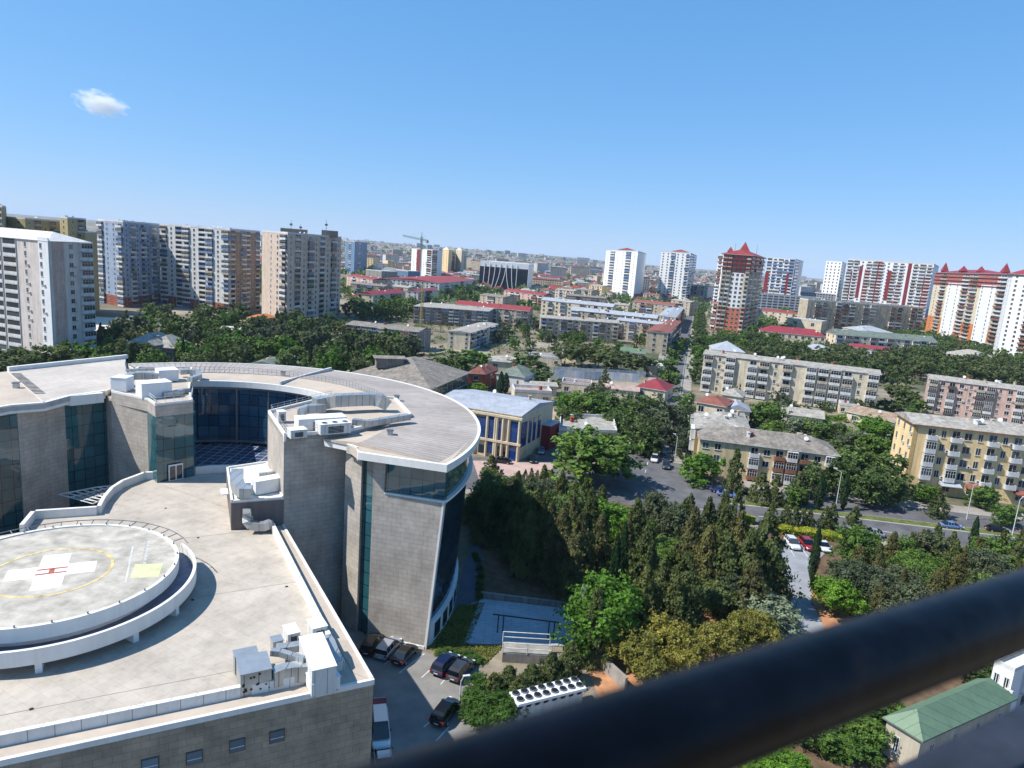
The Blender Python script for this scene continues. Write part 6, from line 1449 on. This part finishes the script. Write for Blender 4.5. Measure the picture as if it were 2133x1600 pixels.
# lower right thicket
fill('in the thicket right of the car park', ((1735, 1190), (1900, 1170), (2020, 1170), (2180, 1180), (2180, 1300), (1950, 1320), (1820, 1330), (1760, 1260)), 4.2, ['olive_conifer', 'olive_conifer', 'conifer', 'grey', 'broadleaf'], (5.5, 8.2))
for x, y, h, w, k in ((1925, 1105, 6.5, 3.8, 'olive_conifer'), (1868, 1110, 4.8, 2.4, 'conifer'), (1960, 1115, 5.5, 5, 'conifer'), (2085, 1165, 5, 7, 'broadleaf'), (2125, 1150, 6, 8, 'broadleaf')): ttop(k, x, y, h, w, None, 'between thicket and hedge')
for x, y, h, w, k in ((1790, 1478, 3.6, 5.4, 'broadleaf'), (1830, 1440, 4.2, 5., 'broadleaf'), (1748, 1520, 2.6, 3.4, 'broadleaf'), (1800, 1500, 3.4, 4.5, 'broadleaf'), (1765, 1535, 2.4, 3.6, 'broadleaf'), (1700, 1490, 4., 5., 'broadleaf'), (1620, 1568, 2.8, 4.5, 'bright'), (1660, 1580, 2.4, 4., 'bright'), (2050, 1350, 4.4, 5., 'dark_broadleaf'), (1590, 1560, 2.6, 4., 'bright')): ttop(k, x, y, h, w, None, 'below the balcony rail')
# trees by the kiosk and along the street
for x, y, h, w, k in ((1190, 815, 9, 9, 'bright'), (1225, 812, 11, 11, 'broadleaf'), (1270, 832, 9, 11, 'broadleaf'), (1185, 845, 8, 7, 'dark_broadleaf'), (1300, 815, 11.5, 12, 'dark_broadleaf'), (1345, 820, 12, 12, 'dark_broadleaf'), (1365, 850, 11, 9, 'grey'), (1325, 865, 10.5, 9, 'dark_broadleaf'), (1285, 850, 8, 8, 'dark_broadleaf'), (1250, 795, 9, 8, 'grey'),
                        (1360, 895, 7, 7, 'dark_broadleaf'), (1390, 840, 7, 5, 'grey')): ttop(k, x, y, h, w, None, 'around the kiosk left of the street')
for x, y, h, w, k in ((1408, 842, 8.5, 7.5, 'grey'), (1434, 838, 8, 6, 'dark_broadleaf'), (1432, 815, 7, 6, 'broadleaf'), (1412, 885, 7.5, 4.5, 'grey'), (1424, 900, 7, 4.6, 'grey'), (1440, 875, 4.5, 3.5, 'bright'), (1402, 770, 8.5, 8.5, 'broadleaf'), (1396, 745, 9, 9, 'broadleaf'), (1408, 722, 9, 7.5, 'broadleaf'), (1424, 700, 9, 8, 'dark_broadleaf'),
                        (1455, 718, 9, 8, 'bright'), (1456, 738, 9, 8, 'broadleaf'), (1452, 762, 8, 6, 'dark_broadleaf'), (1416, 708, 8, 5, 'bright')): ttop(k, x, y, h, w, None, 'along the lower street')
for k in range(16):
    a = 232+k*30
    tree('dark_broadleaf', st(a, -10.5), R.uniform(9, 12), 13, None, 'lining the west side of the far street')
    tree('dark_broadleaf', st(a+12, 12), R.uniform(8, 11), 12, None, 'lining the east side of the far street')
for x, y, h, w, k in ((1640, 760, 13, 6.5, 'conifer'), (1605, 835, 9, 11, 'broadleaf'), (1625, 820, 8, 9, 'grey'), (1775, 808, 8, 12, 'dark_pine'), (1800, 830, 6, 8, 'dark_pine'), (1535, 800, 6, 4, 'dark_broadleaf'), (1668, 842, 5, 6, 'broadleaf'), (1718, 835, 4, 5, 'dark_broadleaf')): ttop(k, x, y, h, w, None, 'in front of the long five storey block')
for x, y, h, w, k in ((1660, 868, 6.5, 7.5, 'silver'), (1700, 872, 7, 8, 'broadleaf'), (1740, 880, 7, 8, 'dark_broadleaf'), (1600, 882, 5, 6, 'broadleaf'), (1820, 865, 7.5, 10, 'bright'), (1785, 900, 8.5, 10, 'grey'), (1830, 905, 9.5, 10, 'broadleaf'), (1780, 925, 10.5, 10, 'dark_broadleaf'), (1830, 940, 10.5, 11, 'dark_broadleaf'), (1850, 970, 9, 8, 'dark_broadleaf'),
                        (1755, 950, 9.5, 7, 'dark_broadleaf'), (1620, 875, 5, 6, 'broadleaf'), (1850, 880, 6.5, 7, 'broadleaf')): ttop(k, x, y, h, w, None, 'between corner block and yellow block')
for x, h in ((2014, 10.), (2058, 9.), (2072, 9), (2100, 11), (1988, 7.5), (2125, 7)): ttop('cypress', x, 812+(x-2014)*.08, h, 3.2, None, 'in front of the pinkish block')
for x, y, h, w, k in ((1895, 812, 7, 9, 'dark_broadleaf'), (1870, 800, 8, 10, 'dark_pine'), (1915, 830, 6, 6, 'broadleaf'), (1860, 830, 6.5, 8, 'dark_pine'), (1895, 842, 5.5, 6, 'broadleaf'), (2090, 840, 5, 7, 'broadleaf'), (2125, 845, 5, 7, 'broadleaf')): ttop(k, x, y, h, w, None, 'at the left end of the pinkish block')
fill('in the pine belt behind the five storey block', ((1560, 762), (1600, 742), (1740, 748), (1900, 756), (2180, 770), (2180, 815), (1900, 800), (1860, 812)), 13, ['dark_pine', 'dark_pine', 'dark_broadleaf'], (9, 12))
fill('between school and pine belt', ((1560, 740), (1560, 700), (1600, 715), (1760, 742), (1900, 750), (1740, 752)), 14, ['dark_broadleaf', 'broadleaf', 'dark_pine'], (8, 11), .8)
fill('between the red roofed tower and the long block', ((1450, 745), (1455, 700), (1480, 700), (1600, 708), (1590, 732), (1480, 740)), 11, ['dark_broadleaf', 'broadleaf', 'bright'], (6, 9))
fill('around the turreted high rises', ((1750, 700), (1925, 705), (2060, 745), (2180, 755), (2180, 768), (1900, 750)), 13, ['dark_pine', 'dark_broadleaf', 'broadleaf'], (8, 11))
# centre
for x, y, h, w, k in ((1180, 715, 11, 15, 'dark_pine'), (1215, 712, 12, 16, 'dark_pine'), (1250, 722, 11, 15, 'dark_pine'), (1290, 730, 11, 15, 'dark_pine'), (1320, 735, 10, 13, 'dark_pine'), (1345, 742, 8, 11, 'dark_pine')): ttop(k, x, y, h, w, None, 'in the row above the sheet fence')
for x, y, h, w, k in ((955, 725, 10, 16, 'broadleaf'), (998, 730, 8, 10, 'bright'), (1100, 730, 10, 14, 'dark_broadleaf'), (1090, 765, 8, 12, 'dark_broadleaf'), (1120, 762, 8, 11, 'dark_broadleaf'), (1045, 775, 8.5, 4, 'cypress'), (1055, 778, 7.5, 4, 'cypress'), (992, 797, 5.5, 8, 'bright'), (1262, 768, 6.5, 5, 'conifer'), (1172, 790, 3.5, 5, 'bush'), (940, 735, 9, 11, 'dark_broadleaf')): ttop(k, x, y, h, w, None, 'around the orange brick house')
fill('between the central balcony blocks', ((1040, 690), (1120, 680), (1340, 690), (1345, 735), (1180, 735), (1030, 740)), 13, ['broadleaf', 'dark_broadleaf', 'bright', 'grey', 'conifer'], (6, 9.5), .5)
fill('left of the grey brown balcony block', ((730, 640), (860, 640), (870, 670), (760, 672), (720, 668)), 14, ['dark_broadleaf', 'dark_broadleaf', 'broadleaf'], (9, 13))
fill('between the low blocks and the glass slab', ((900, 610), (1000, 602), (1040, 640), (930, 640)), 24, ['dark_broadleaf', 'broadleaf'], (10, 14), .8)
WL = 'in the woods behind the hospital'
fill('in the woods right below the towers', ((200, 690), (330, 665), (470, 672), (620, 690), (720, 700), (720, 712), (560, 705), (400, 700), (200, 712)), 14, ['dark_broadleaf', 'dark_pine', 'conifer', 'broadleaf', 'grey'], (9, 13))
fill('in the middle of the woods behind the hospital', ((130, 720), (400, 705), (560, 708), (720, 715), (860, 735), (860, 752), (400, 735), (130, 750)), 11.5, ['dark_broadleaf', 'dark_pine', 'conifer', 'broadleaf', 'grey', 'dark_broadleaf'], (9, 12))
fill('in the woods right behind the curved roof', ((130, 755), (400, 740), (720, 755), (880, 760), (740, 800), (560, 790), (130, 800)), 10.5, ['dark_broadleaf', 'dark_pine', 'conifer', 'broadleaf', 'cypress', 'bright'], (8.5, 12))
for x, y, h, w in ((28, 715, 14, 15), (60, 722, 13, 14), (-8, 735, 13, 14), (85, 735, 10, 9), (155, 740, 8, 7)): ttop('dark_pine', x, y, h, w, None, 'below the white and pink tower')
from collections import Counter
print('TREES', len(TREES), Counter(NAMES[t[0]] for t in TREES))
plant_all()
def undergrowth(nm, label, poly, n, hmax, kind, s=.8, pixel=True):
    pl = [tuple(G(*p, 0)[:2]) for p in poly] if pixel else poly; rr = random.Random(len(nm)+n); b = MB(); xs = [p[0] for p in pl]; ys = [p[1] for p in pl]; t = 0
    while len(b.f) < n and t < n*6:
        t += 1; p = (rr.uniform(min(xs), max(xs)), rr.uniform(min(ys), max(ys)))
        if not inpoly(p, pl): continue
        g_ = noise.noise(Vector((p[0]*.09, p[1]*.09, 1.)))
        if g_ < -.08 or not free(p, .5): continue
        hh = hmax*min(1, .35+g_*1.6)
        for k in range(9): leafcard(b, Vector((p[0]+rr.gauss(0, s*.8), p[1]+rr.gauss(0, s*.8), .1+hh*rr.random())), s, Vector((0, 0, 1.)), rr)
    o = b.obj(nm, LM[kind]); tag(o, label, 'undergrowth', None, 'stuff')
undergrowth("undergrowth", 'low scrub and shrubs under the woods behind the hospital', ((120, 712), (330, 668), (470, 675), (640, 690), (860, 735), (880, 765), (740, 800), (560, 790), (130, 800)), 24000, 3., 'dark_broadleaf', .8)
undergrowth("undergrowth", 'scrub between the central blocks and yards', ((730, 640), (1420, 640), (1400, 760), (1080, 800), (900, 760), (870, 700)), 14000, 2.5, 'dark_broadleaf', .8)
undergrowth("undergrowth", 'scrub under the pine belt behind the five storey block', ((1500, 735), (1600, 700), (1760, 730), (2180, 760), (2180, 815), (1900, 805), (1840, 800)), 20000, 4.5, 'dark_pine', .8)
undergrowth("undergrowth", 'low shrubs in the yards behind the corner block', ((1560, 860), (1860, 850), (1890, 1000), (1760, 1010), (1740, 900), (1600, 880)), 14000, 2.6, 'broadleaf', .5)
undergrowth("undergrowth", 'low shrubs under the conifers of the grove', ((1000, 1160), (1130, 1040), (1500, 1090), (1590, 1110), (1600, 1250), (1400, 1240), (1200, 1235)), 26000, 1.6, 'conifer', .35)
undergrowth("undergrowth", 'low shrubs filling the thicket right of the car park', ((1735, 1180), (1900, 1160), (2180, 1180), (2180, 1300), (1950, 1340), (1800, 1330)), 24000, 2., 'grey', .35)
# hedges: one continuous clipped mass each
def hedge(label, pts, w, h, kind='yellow', n=9000):
    P_ = [G(*p, 0) for p in pts]; b = MB(); rr = random.Random(5); Ls = [(q-p).length for p, q in zip(P_, P_[1:])]
    for k in range(n):
        i = rr.choices(range(len(Ls)), Ls)[0]; p = P_[i].lerp(P_[i+1], rr.random()); d = (P_[i+1]-P_[i]).normalized(); nn = Vector((-d.y, d.x, 0))
        q = p+nn*rr.uniform(-w/2, w/2)+Vector((0, 0, h*(1-rr.random()**2.2*.9)*(1+.08*math.sin(p.x*1.7))))
        leafcard(b, q, .2, Vector((0, 0, 1)), rr)
    o = b.obj('hedge', LM[kind]); tag(o, label, 'hedge'); return o
hedge('clipped yellow green hedge behind the small car park', ((1595, 1104), (1660, 1113), (1760, 1128), (1830, 1137)), 3., 1.3)
hedge('clipped yellow green hedge half hidden by the thicket further right', ((1850, 1138), (1920, 1148), (2010, 1156)), 2.4, 1.2)
hedge('yellow green hedge island in the grove beside the small white car', ((1345, 1078), (1375, 1083), (1400, 1095)), 3.2, 1.4, 'yellow', 5000)
hedge('yellow green hedge peeking out left of the tall conifer', ((1540, 1084), (1570, 1092)), 2.4, 1.3, 'yellow', 3000)
# lawn tufts: ground cover nobody could count
b = MB(); rr = random.Random(9); lp = [tuple(G(*p, 0)[:2]) for p in ((955, 1262), (1010, 1258), (975, 1345), (1050, 1345), (1010, 1385), (965, 1382), (893, 1352))]
while len(b.f) < 3500:
    p = (rr.uniform(-10, 3), rr.uniform(74, 95))
    if inpoly(p, lp): leafcard(b, Vector((p[0], p[1], .1+rr.random()*.18)), .16, Vector((0, 0, .4)), rr)
o = b.obj('lawn_grass', leaf('grass_blades', (92, 104, 44), (132, 130, 62))); tag(o, 'dry yellowish lawn strip beside the parking', 'grass', None, 'stuff')
# ================= far suburb =================
def far_city():
    rr = random.Random(21); W = [paint('far_wall_white', (206, 204, 198), .85, .1, .05), paint('far_wall_cream', (196, 182, 158), .85, .1, .05), paint('far_wall_grey', (156, 154, 150), .85, .1, .05)]
    RM = [M_redroof, M_slate2, M_blueroof, M_rust, M_conc, M_redroof2]; RN = ['red', 'pale', 'blue', 'brown', 'grey', 'crimson']; WN = ['white', 'cream', 'grey']
    def hmesh(b, M, wm, rm_, L_, D_, h, rh):
        q = [(-L_/2, -D_/2), (L_/2, -D_/2), (L_/2, D_/2), (-L_/2, D_/2)]
        f0 = len(b.f); c = MB(); c.prism(q, -3, h, wm, wm)
        o = .4; e = [(-L_/2-o, -D_/2-o, h), (L_/2+o, -D_/2-o, h), (L_/2+o, D_/2+o, h), (-L_/2-o, D_/2+o, h)]; l, r_ = (-L_/2+D_*.4, 0, h+rh), (L_/2-D_*.4, 0, h+rh)
        c.poly([e[0], e[1], r_, l], rm_); c.poly([e[2], e[3], l, r_], rm_); c.poly([e[1], e[2], r_], rm_); c.poly([e[3], e[0], l], rm_)
        for k in range(int(L_/3)):
            for fl in range(max(1, int(h/3))):
                x = -L_/2+1.5+k*3; c.box((x, -D_/2-.03, 1.7+fl*3), (1.3, .06, 1.3), 0, 9)
        b.merge(c, M)
    spots = []
    tries = 0
    while len(spots) < 5200 and tries < 60000:
        tries += 1
        a = rr.uniform(-.44, .72); d = 860*math.exp(rr.random()*math.log(6200/860.)); x, y = d*math.sin(a), d*math.cos(a)
        v = Vector((x, y))
        if any(inpoly(v, inset(q, 6)) for q in FOOT if abs(q[0].x-x) < 120 and abs(q[0].y-y) < 120): continue
        if inpoly(v, NOGO[0]): continue
        # keep open ground in places
        if noise.noise(Vector((x*.002, y*.002, 7))) < -.28: continue
        spots.append((d, x, y))
    spots.sort()
    protos = {}
    for k in range(18):
        c = MB(); w_, r_ = k % 3, k % 6; L_, D_ = rr.uniform(10, 17), rr.uniform(8, 11); h = rr.choice([3.5, 4, 6.5]); wb, rb = MB(), MB()
        hmesh(c, Matrix.Identity(4), 0, 1, L_, D_, h, rr.uniform(1.5, 2.8))
        for f_, m_, u_ in zip(c.f, c.m, c.uv): (rb if m_ == 1 else wb).poly([c.v[i] for i in f_], {0: 0, 9: 1}.get(m_, 0), u_)
        protos[k] = (wb.mesh('house_wall', [W[w_], M_win]), rb.mesh('house_roof', [RM[r_]]), WN[w_], RN[r_])
    near = spots[:230]; sp = {}
    for d, x, y in near:
        k = rr.randrange(18); me, mr, wn, rn = protos[k]
        lb = '%s walled far house with %s roof in the suburb beyond the blocks' % (wn, rn)
        r = thing('far_house', lb, 'house', (x, y, terrain_z(x, y)), '%s far houses with %s roofs in the suburb' % (wn, rn), rr.uniform(-.6, .9)+(math.pi if False else 0))
        link('wall', me, r); link('roof', mr, r)
    b = MB(); mats = W+RM+[M_win]
    for d, x, y in spots[230:]:
        M = Matrix.Translation((x, y, terrain_z(x, y))) @ Matrix.Rotation(rr.uniform(-.6, .9), 4, 'Z')
        big = rr.random() < .05
        L_, D_, h = (rr.uniform(30, 60), 13, rr.choice([12, 15, 15, 27])) if big else (rr.uniform(10, 20), rr.uniform(8, 12), rr.choice([3.5, 4, 6.5]))
        c = MB(); wm = rr.randrange(3); rm_ = 3+rr.randrange(6)
        q = [(-L_/2, -D_/2), (L_/2, -D_/2), (L_/2, D_/2), (-L_/2, D_/2)]; c.prism(q, -5, h, wm, wm)
        e = [(-L_/2-.4, -D_/2-.4, h), (L_/2+.4, -D_/2-.4, h), (L_/2+.4, D_/2+.4, h), (-L_/2-.4, D_/2+.4, h)]; rh = 2. if not big else 1.2
        l, r_ = (-L_/2+D_*.4, 0, h+rh), (L_/2-D_*.4, 0, h+rh)
        c.poly([e[0], e[1], r_, l], rm_); c.poly([e[2], e[3], l, r_], rm_); c.poly([e[1], e[2], r_], rm_); c.poly([e[3], e[0], l], rm_)
        if d < 2600 or big:
            for fl in range(max(1, int(h/3))): 
                for k in range(int(L_/3.6)): x_ = -L_/2+1.8+k*3.6; c.poly([(x_-.8, -D_/2-.05, 1+fl*3), (x_+.8, -D_/2-.05, 1+fl*3), (x_+.8, -D_/2-.05, 2.4+fl*3), (x_-.8, -D_/2-.05, 2.4+fl*3)], 9)
        b.merge(c, M)
    o = b.obj('far_suburb', mats); tag(o, 'dense mass of low houses spreading to the horizon', 'suburb', None, 'stuff')
    # far greenery between the houses
    b = MB(); t = 0
    while t < 2600:
        a = rr.uniform(-.46, .74); d = 620*math.exp(rr.random()*math.log(5200/620.)); x, y = d*math.sin(a), d*math.cos(a)
        if d < 1300 and (any(inpoly((x, y), inset(q, 3)) for q in FOOT if abs(q[0].x-x) < 120 and abs(q[0].y-y) < 120) or inpoly((x, y), NOGO[0])): continue
        t += 1; z = terrain_z(x, y); s_ = rr.uniform(4, 8)*(1+d/4000)
        for k in range(26 if d < 1500 else 12):
            o_ = Vector((rr.gauss(0, 1), rr.gauss(0, 1), abs(rr.gauss(0, .7)))).normalized()*s_*rr.uniform(.5, 1)
            leafcard(b, Vector((x, y, z))+o_+Vector((0, 0, s_*.2)), s_*.42, o_.normalized(), rr)
    o = b.obj('far_trees', LM['dark_broadleaf']); tag(o, 'scattered dark trees mixed between the far houses', 'trees', None, 'stuff')
    # a few tall blocks on the skyline
    for i, (px, w, hpx, dist, lb) in enumerate(((1215, 26, 12, 4200, 'pale long block on the far skyline left of the left slim white tower'), (1240, 10, 9, 4300, 'small far tower right beside the pale long skyline block'), (1175, 6, 8, 4400, 'tiny far tower left of the pale long skyline block'),
                                            (846, 14, 14, 1900, 'beige far block behind the tower crane mast'), (1686, 8, 7, 3600, 'tiny far tower on the right skyline'), (1345, 8, 8, 3900, 'tiny far tower between the two slim white towers'))):
        rd = ray(px, 540); s_ = dist/math.hypot(rd.x, rd.y); x, y = rd.x*s_, rd.y*s_; hw = w/FPX*dist/2; z = terrain_z(x, y)
        r = thing('far_block', lb, 'building', (x, y, z)); c = MB(); c.prism([(x-hw, y), (x+hw, y), (x+hw, y+14), (x-hw, y+14)], z-6, z+hpx/FPX*dist); c.obj('wall', W[i % 3], r)
        c = MB(); c.prism([(x-hw-.5, y-.5), (x+hw+.5, y-.5), (x+hw+.5, y+14.5), (x-hw-.5, y+14.5)], z+hpx/FPX*dist, z+hpx/FPX*dist+1); c.obj('roof', M_conc, r)
        for k in range(int(hpx/FPX*dist/4)): c = MB(); c.box((x, y-.05, z+2+k*4), (hw*1.8, .1, 1.6)); c.obj('window', M_win, r)
far_city()
finish_facades()
# ================= the balcony rail in front =================
hr = .28
ra, rb_ = G(1600, 1452, H-hr), G(2133, 1265, H-hr); rd_ = (rb_-ra).normalized()
r = thing('balcony_railing', 'dark glossy round balcony rail crossing the lower right corner, out of focus', 'railing', tuple(ra))
m, nt, bs = new_mat('rail_paint'); n1 = nd(nt, 'ShaderNodeTexNoise', i_Scale=28., i_Detail=4.); nt.links.new(coords(nt), n1.inputs[0])
nt.links.new(ramp(nt, n1.outputs[0], [(.3, lin((3, 3, 5))), (.62, lin((8, 10, 18))), (.85, lin((30, 24, 24)))]), bs.inputs['Base Color'])
n2 = nd(nt, 'ShaderNodeTexNoise', i_Scale=60., i_Detail=3.); nt.links.new(coords(nt), n2.inputs[0]); bp = nd(nt, 'ShaderNodeBump', i_Strength=.5, i_Distance=.002); nt.links.new(n2.outputs[0], bp.inputs['Height']); nt.links.new(bp.outputs[0], bs.inputs['Normal'])
bs.inputs['Roughness'].default_value = .36; bs.inputs['Specular IOR Level'].default_value = .16
b = MB(); b.tube(ra-rd_*1.4, ra+rd_*1.9, .0315, 40); b.obj('top_rail', m, r, True)
la = G(1858, 1600, H-.45); lb_ = G(2133, 1466, H-.45); ld = (lb_-la).normalized(); ln = Vector((ld.y, -ld.x, 0))
m2 = paint('lower_rail_paint', (52, 56, 66), .5, .2, 20)
b = MB(); c1_, c2_ = la-ld*1.2, la+ld*1.8; b.prism([c1_.xy, c2_.xy, (c2_+ln*.1).xy, (c1_+ln*.1).xy], H-.47, H-.45); b.prism([c1_.xy, c2_.xy, (c2_+ln*.012).xy, (c1_+ln*.012).xy], H-.62, H-.47); b.obj('lower_rail', m2, r)
for t in (-1.3, 1.8): p = ra+rd_*t; b = MB(); b.tube((p.x, p.y, H-1.3), (p.x, p.y, H-hr), .02, 12); b.obj('post', m, r)

# ================= sky, cloud, haze, sun, camera =================
w = bpy.data.worlds.new('World'); SC.world = w; w.use_nodes = True; nt = w.node_tree
sky = nt.nodes.new('ShaderNodeTexSky'); sky.sky_type = 'NISHITA'; sky.sun_disc = False; sky.sun_elevation = SUN_EL
# light travels towards SUN_AZ from +x; the sun stands on the other side
sx, sy = -math.cos(SUN_AZ), -math.sin(SUN_AZ); sky.sun_rotation = math.atan2(sx, sy); sky.altitude = 60; sky.air_density = 1.0; sky.dust_density = .0; sky.ozone_density = 3.
bg = nt.nodes['Background']; bg.inputs[1].default_value = .1; sp_ = nt.nodes.new('ShaderNodeSeparateColor'); cb_ = nt.nodes.new('ShaderNodeCombineColor'); nt.links.new(sky.outputs[0], sp_.inputs[0])
for i_, (g_, k_) in enumerate(((.77, .7), (.5, 1.6), (.42, 2.8))):      # softer rolloff towards the horizon, as a camera records it
    p_ = nd(nt, 'ShaderNodeMath', operation='POWER'); nt.links.new(sp_.outputs[i_], p_.inputs[0]); p_.inputs[1].default_value = g_
    q_ = nd(nt, 'ShaderNodeMath', operation='MULTIPLY'); nt.links.new(p_.outputs[0], q_.inputs[0]); q_.inputs[1].default_value = k_; nt.links.new(q_.outputs[0], cb_.inputs[i_])
nt.links.new(cb_.outputs[0], bg.inputs[0])
sl = bpy.data.lights.new('sun', 'SUN'); sl.energy = 4.4; sl.angle = rad(.5); sl.color = (1., .96, .9)
so = bpy.data.objects.new('sun', sl); COL.objects.link(so); dz = Vector((-math.cos(SUN_EL)*sx, -math.cos(SUN_EL)*sy, -math.sin(SUN_EL))); so.rotation_euler = dz.to_track_quat('-Z', 'Y').to_euler(); so.location = (0, 0, 120)
def vol_mat(name, dens, col, aniso=.3):
    m = bpy.data.materials.new(name); m.use_nodes = True; nt = m.node_tree; nt.nodes.remove(nt.nodes['Principled BSDF'])
    v = nt.nodes.new('ShaderNodeVolumePrincipled'); v.inputs['Density'].default_value = dens; v.inputs['Color'].default_value = (*col, 1); v.inputs['Anisotropy'].default_value = aniso
    nt.links.new(v.outputs[0], nt.nodes['Material Output'].inputs['Volume']); return m, nt, v
if HAZE:
    m, _, _ = vol_mat('haze_air', HAZE, (.6, .78, 1.), 0.)
    b = MB(); b.prism([(-14000, -13500), (14000, -13500), (14000, 13500), (-14000, 13500)], -9.5, 175.); o = b.obj('haze', m); tag(o, 'pale blue haze filling the air over the town', 'haze', None, 'stuff')
# small cloud
cr = ray(211, 216); cs = 6500/cr.length; cc = cr*cs+Vector((0, 0, H))
m, nt, v = vol_mat('cloud_vapour', 0., (1, 1, 1), .2)
n1 = nd(nt, 'ShaderNodeTexNoise', i_Scale=2.4, i_Detail=5., i_Roughness=.62); tc = nt.nodes.new('ShaderNodeTexCoord'); nt.links.new(tc.outputs['Object'], n1.inputs[0])
ln_ = nd(nt, 'ShaderNodeVectorMath', operation='LENGTH'); nt.links.new(tc.outputs['Object'], ln_.inputs[0])
s1 = nd(nt, 'ShaderNodeMath', operation='SUBTRACT'); nt.links.new(n1.outputs[0], s1.inputs[0]); s1.inputs[1].default_value = .34
s2 = nd(nt, 'ShaderNodeMath', operation='MULTIPLY_ADD'); nt.links.new(ln_.outputs['Value'], s2.inputs[0]); s2.inputs[1].default_value = -.42; nt.links.new(s1.outputs[0], s2.inputs[2])
s3 = nd(nt, 'ShaderNodeMath', operation='ADD'); nt.links.new(s2.outputs[0], s3.inputs[0]); s3.inputs[1].default_value = .2
s4 = nd(nt, 'ShaderNodeMath', operation='MULTIPLY', use_clamp=False); nt.links.new(s3.outputs[0], s4.inputs[0]); s4.inputs[1].default_value = .07
s5 = nd(nt, 'ShaderNodeMath', operation='MAXIMUM'); nt.links.new(s4.outputs[0], s5.inputs[0]); s5.inputs[1].default_value = 0.; nt.links.new(s5.outputs[0], v.inputs['Density'])
import bmesh
bm = bmesh.new(); bmesh.ops.create_icosphere(bm, subdivisions=3, radius=1.); me = bpy.data.meshes.new('cloud'); bm.to_mesh(me); bm.free(); me.materials.append(m)
o = bpy.data.objects.new('cloud', me); COL.objects.link(o); o.location = cc; o.scale = (205, 120, 105); o.rotation_euler = (0, rad(8), rad(28)); tag(o, 'small white cloud alone in the upper left sky', 'cloud', None, 'structure')
cam = bpy.data.cameras.new('camera'); co = bpy.data.objects.new('camera', cam); COL.objects.link(co); SC.camera = co
co.location = (0, 0, H); cam.sensor_width = 36.; cam.lens = 36.*FPX/2133.; cam.clip_start = .02; cam.clip_end = 60000
d = Vector((0, math.cos(PITCH), -math.sin(PITCH))); rt = Vector((1, 0, 0)); up = rt.cross(d)
c, s = math.cos(ROLL), math.sin(ROLL)
# image right/up expressed in level camera axes
ri = rt*c+up*s; ui = up*c-rt*s
co.matrix_world = Matrix(((ri.x, ui.x, -d.x, 0), (ri.y, ui.y, -d.y, 0), (ri.z, ui.z, -d.z, H), (0, 0, 0, 1)))
cam.dof.use_dof = True; cam.dof.focus_distance = 120.; cam.dof.aperture_fstop = cam.lens/1000./.0065
SC.view_settings.view_transform = 'Standard'; SC.view_settings.look = 'None'; SC.view_settings.exposure = EXPO; SC.view_settings.gamma = 1.
SC.cycles.max_bounces = 6; SC.cycles.diffuse_bounces = 3; SC.cycles.glossy_bounces = 3; SC.cycles.transmission_bounces = 3; SC.cycles.volume_bounces = 3; SC.cycles.transparent_max_bounces = 8
SC.cycles.use_denoising = True
print('OBJECTS', len(bpy.data.objects))
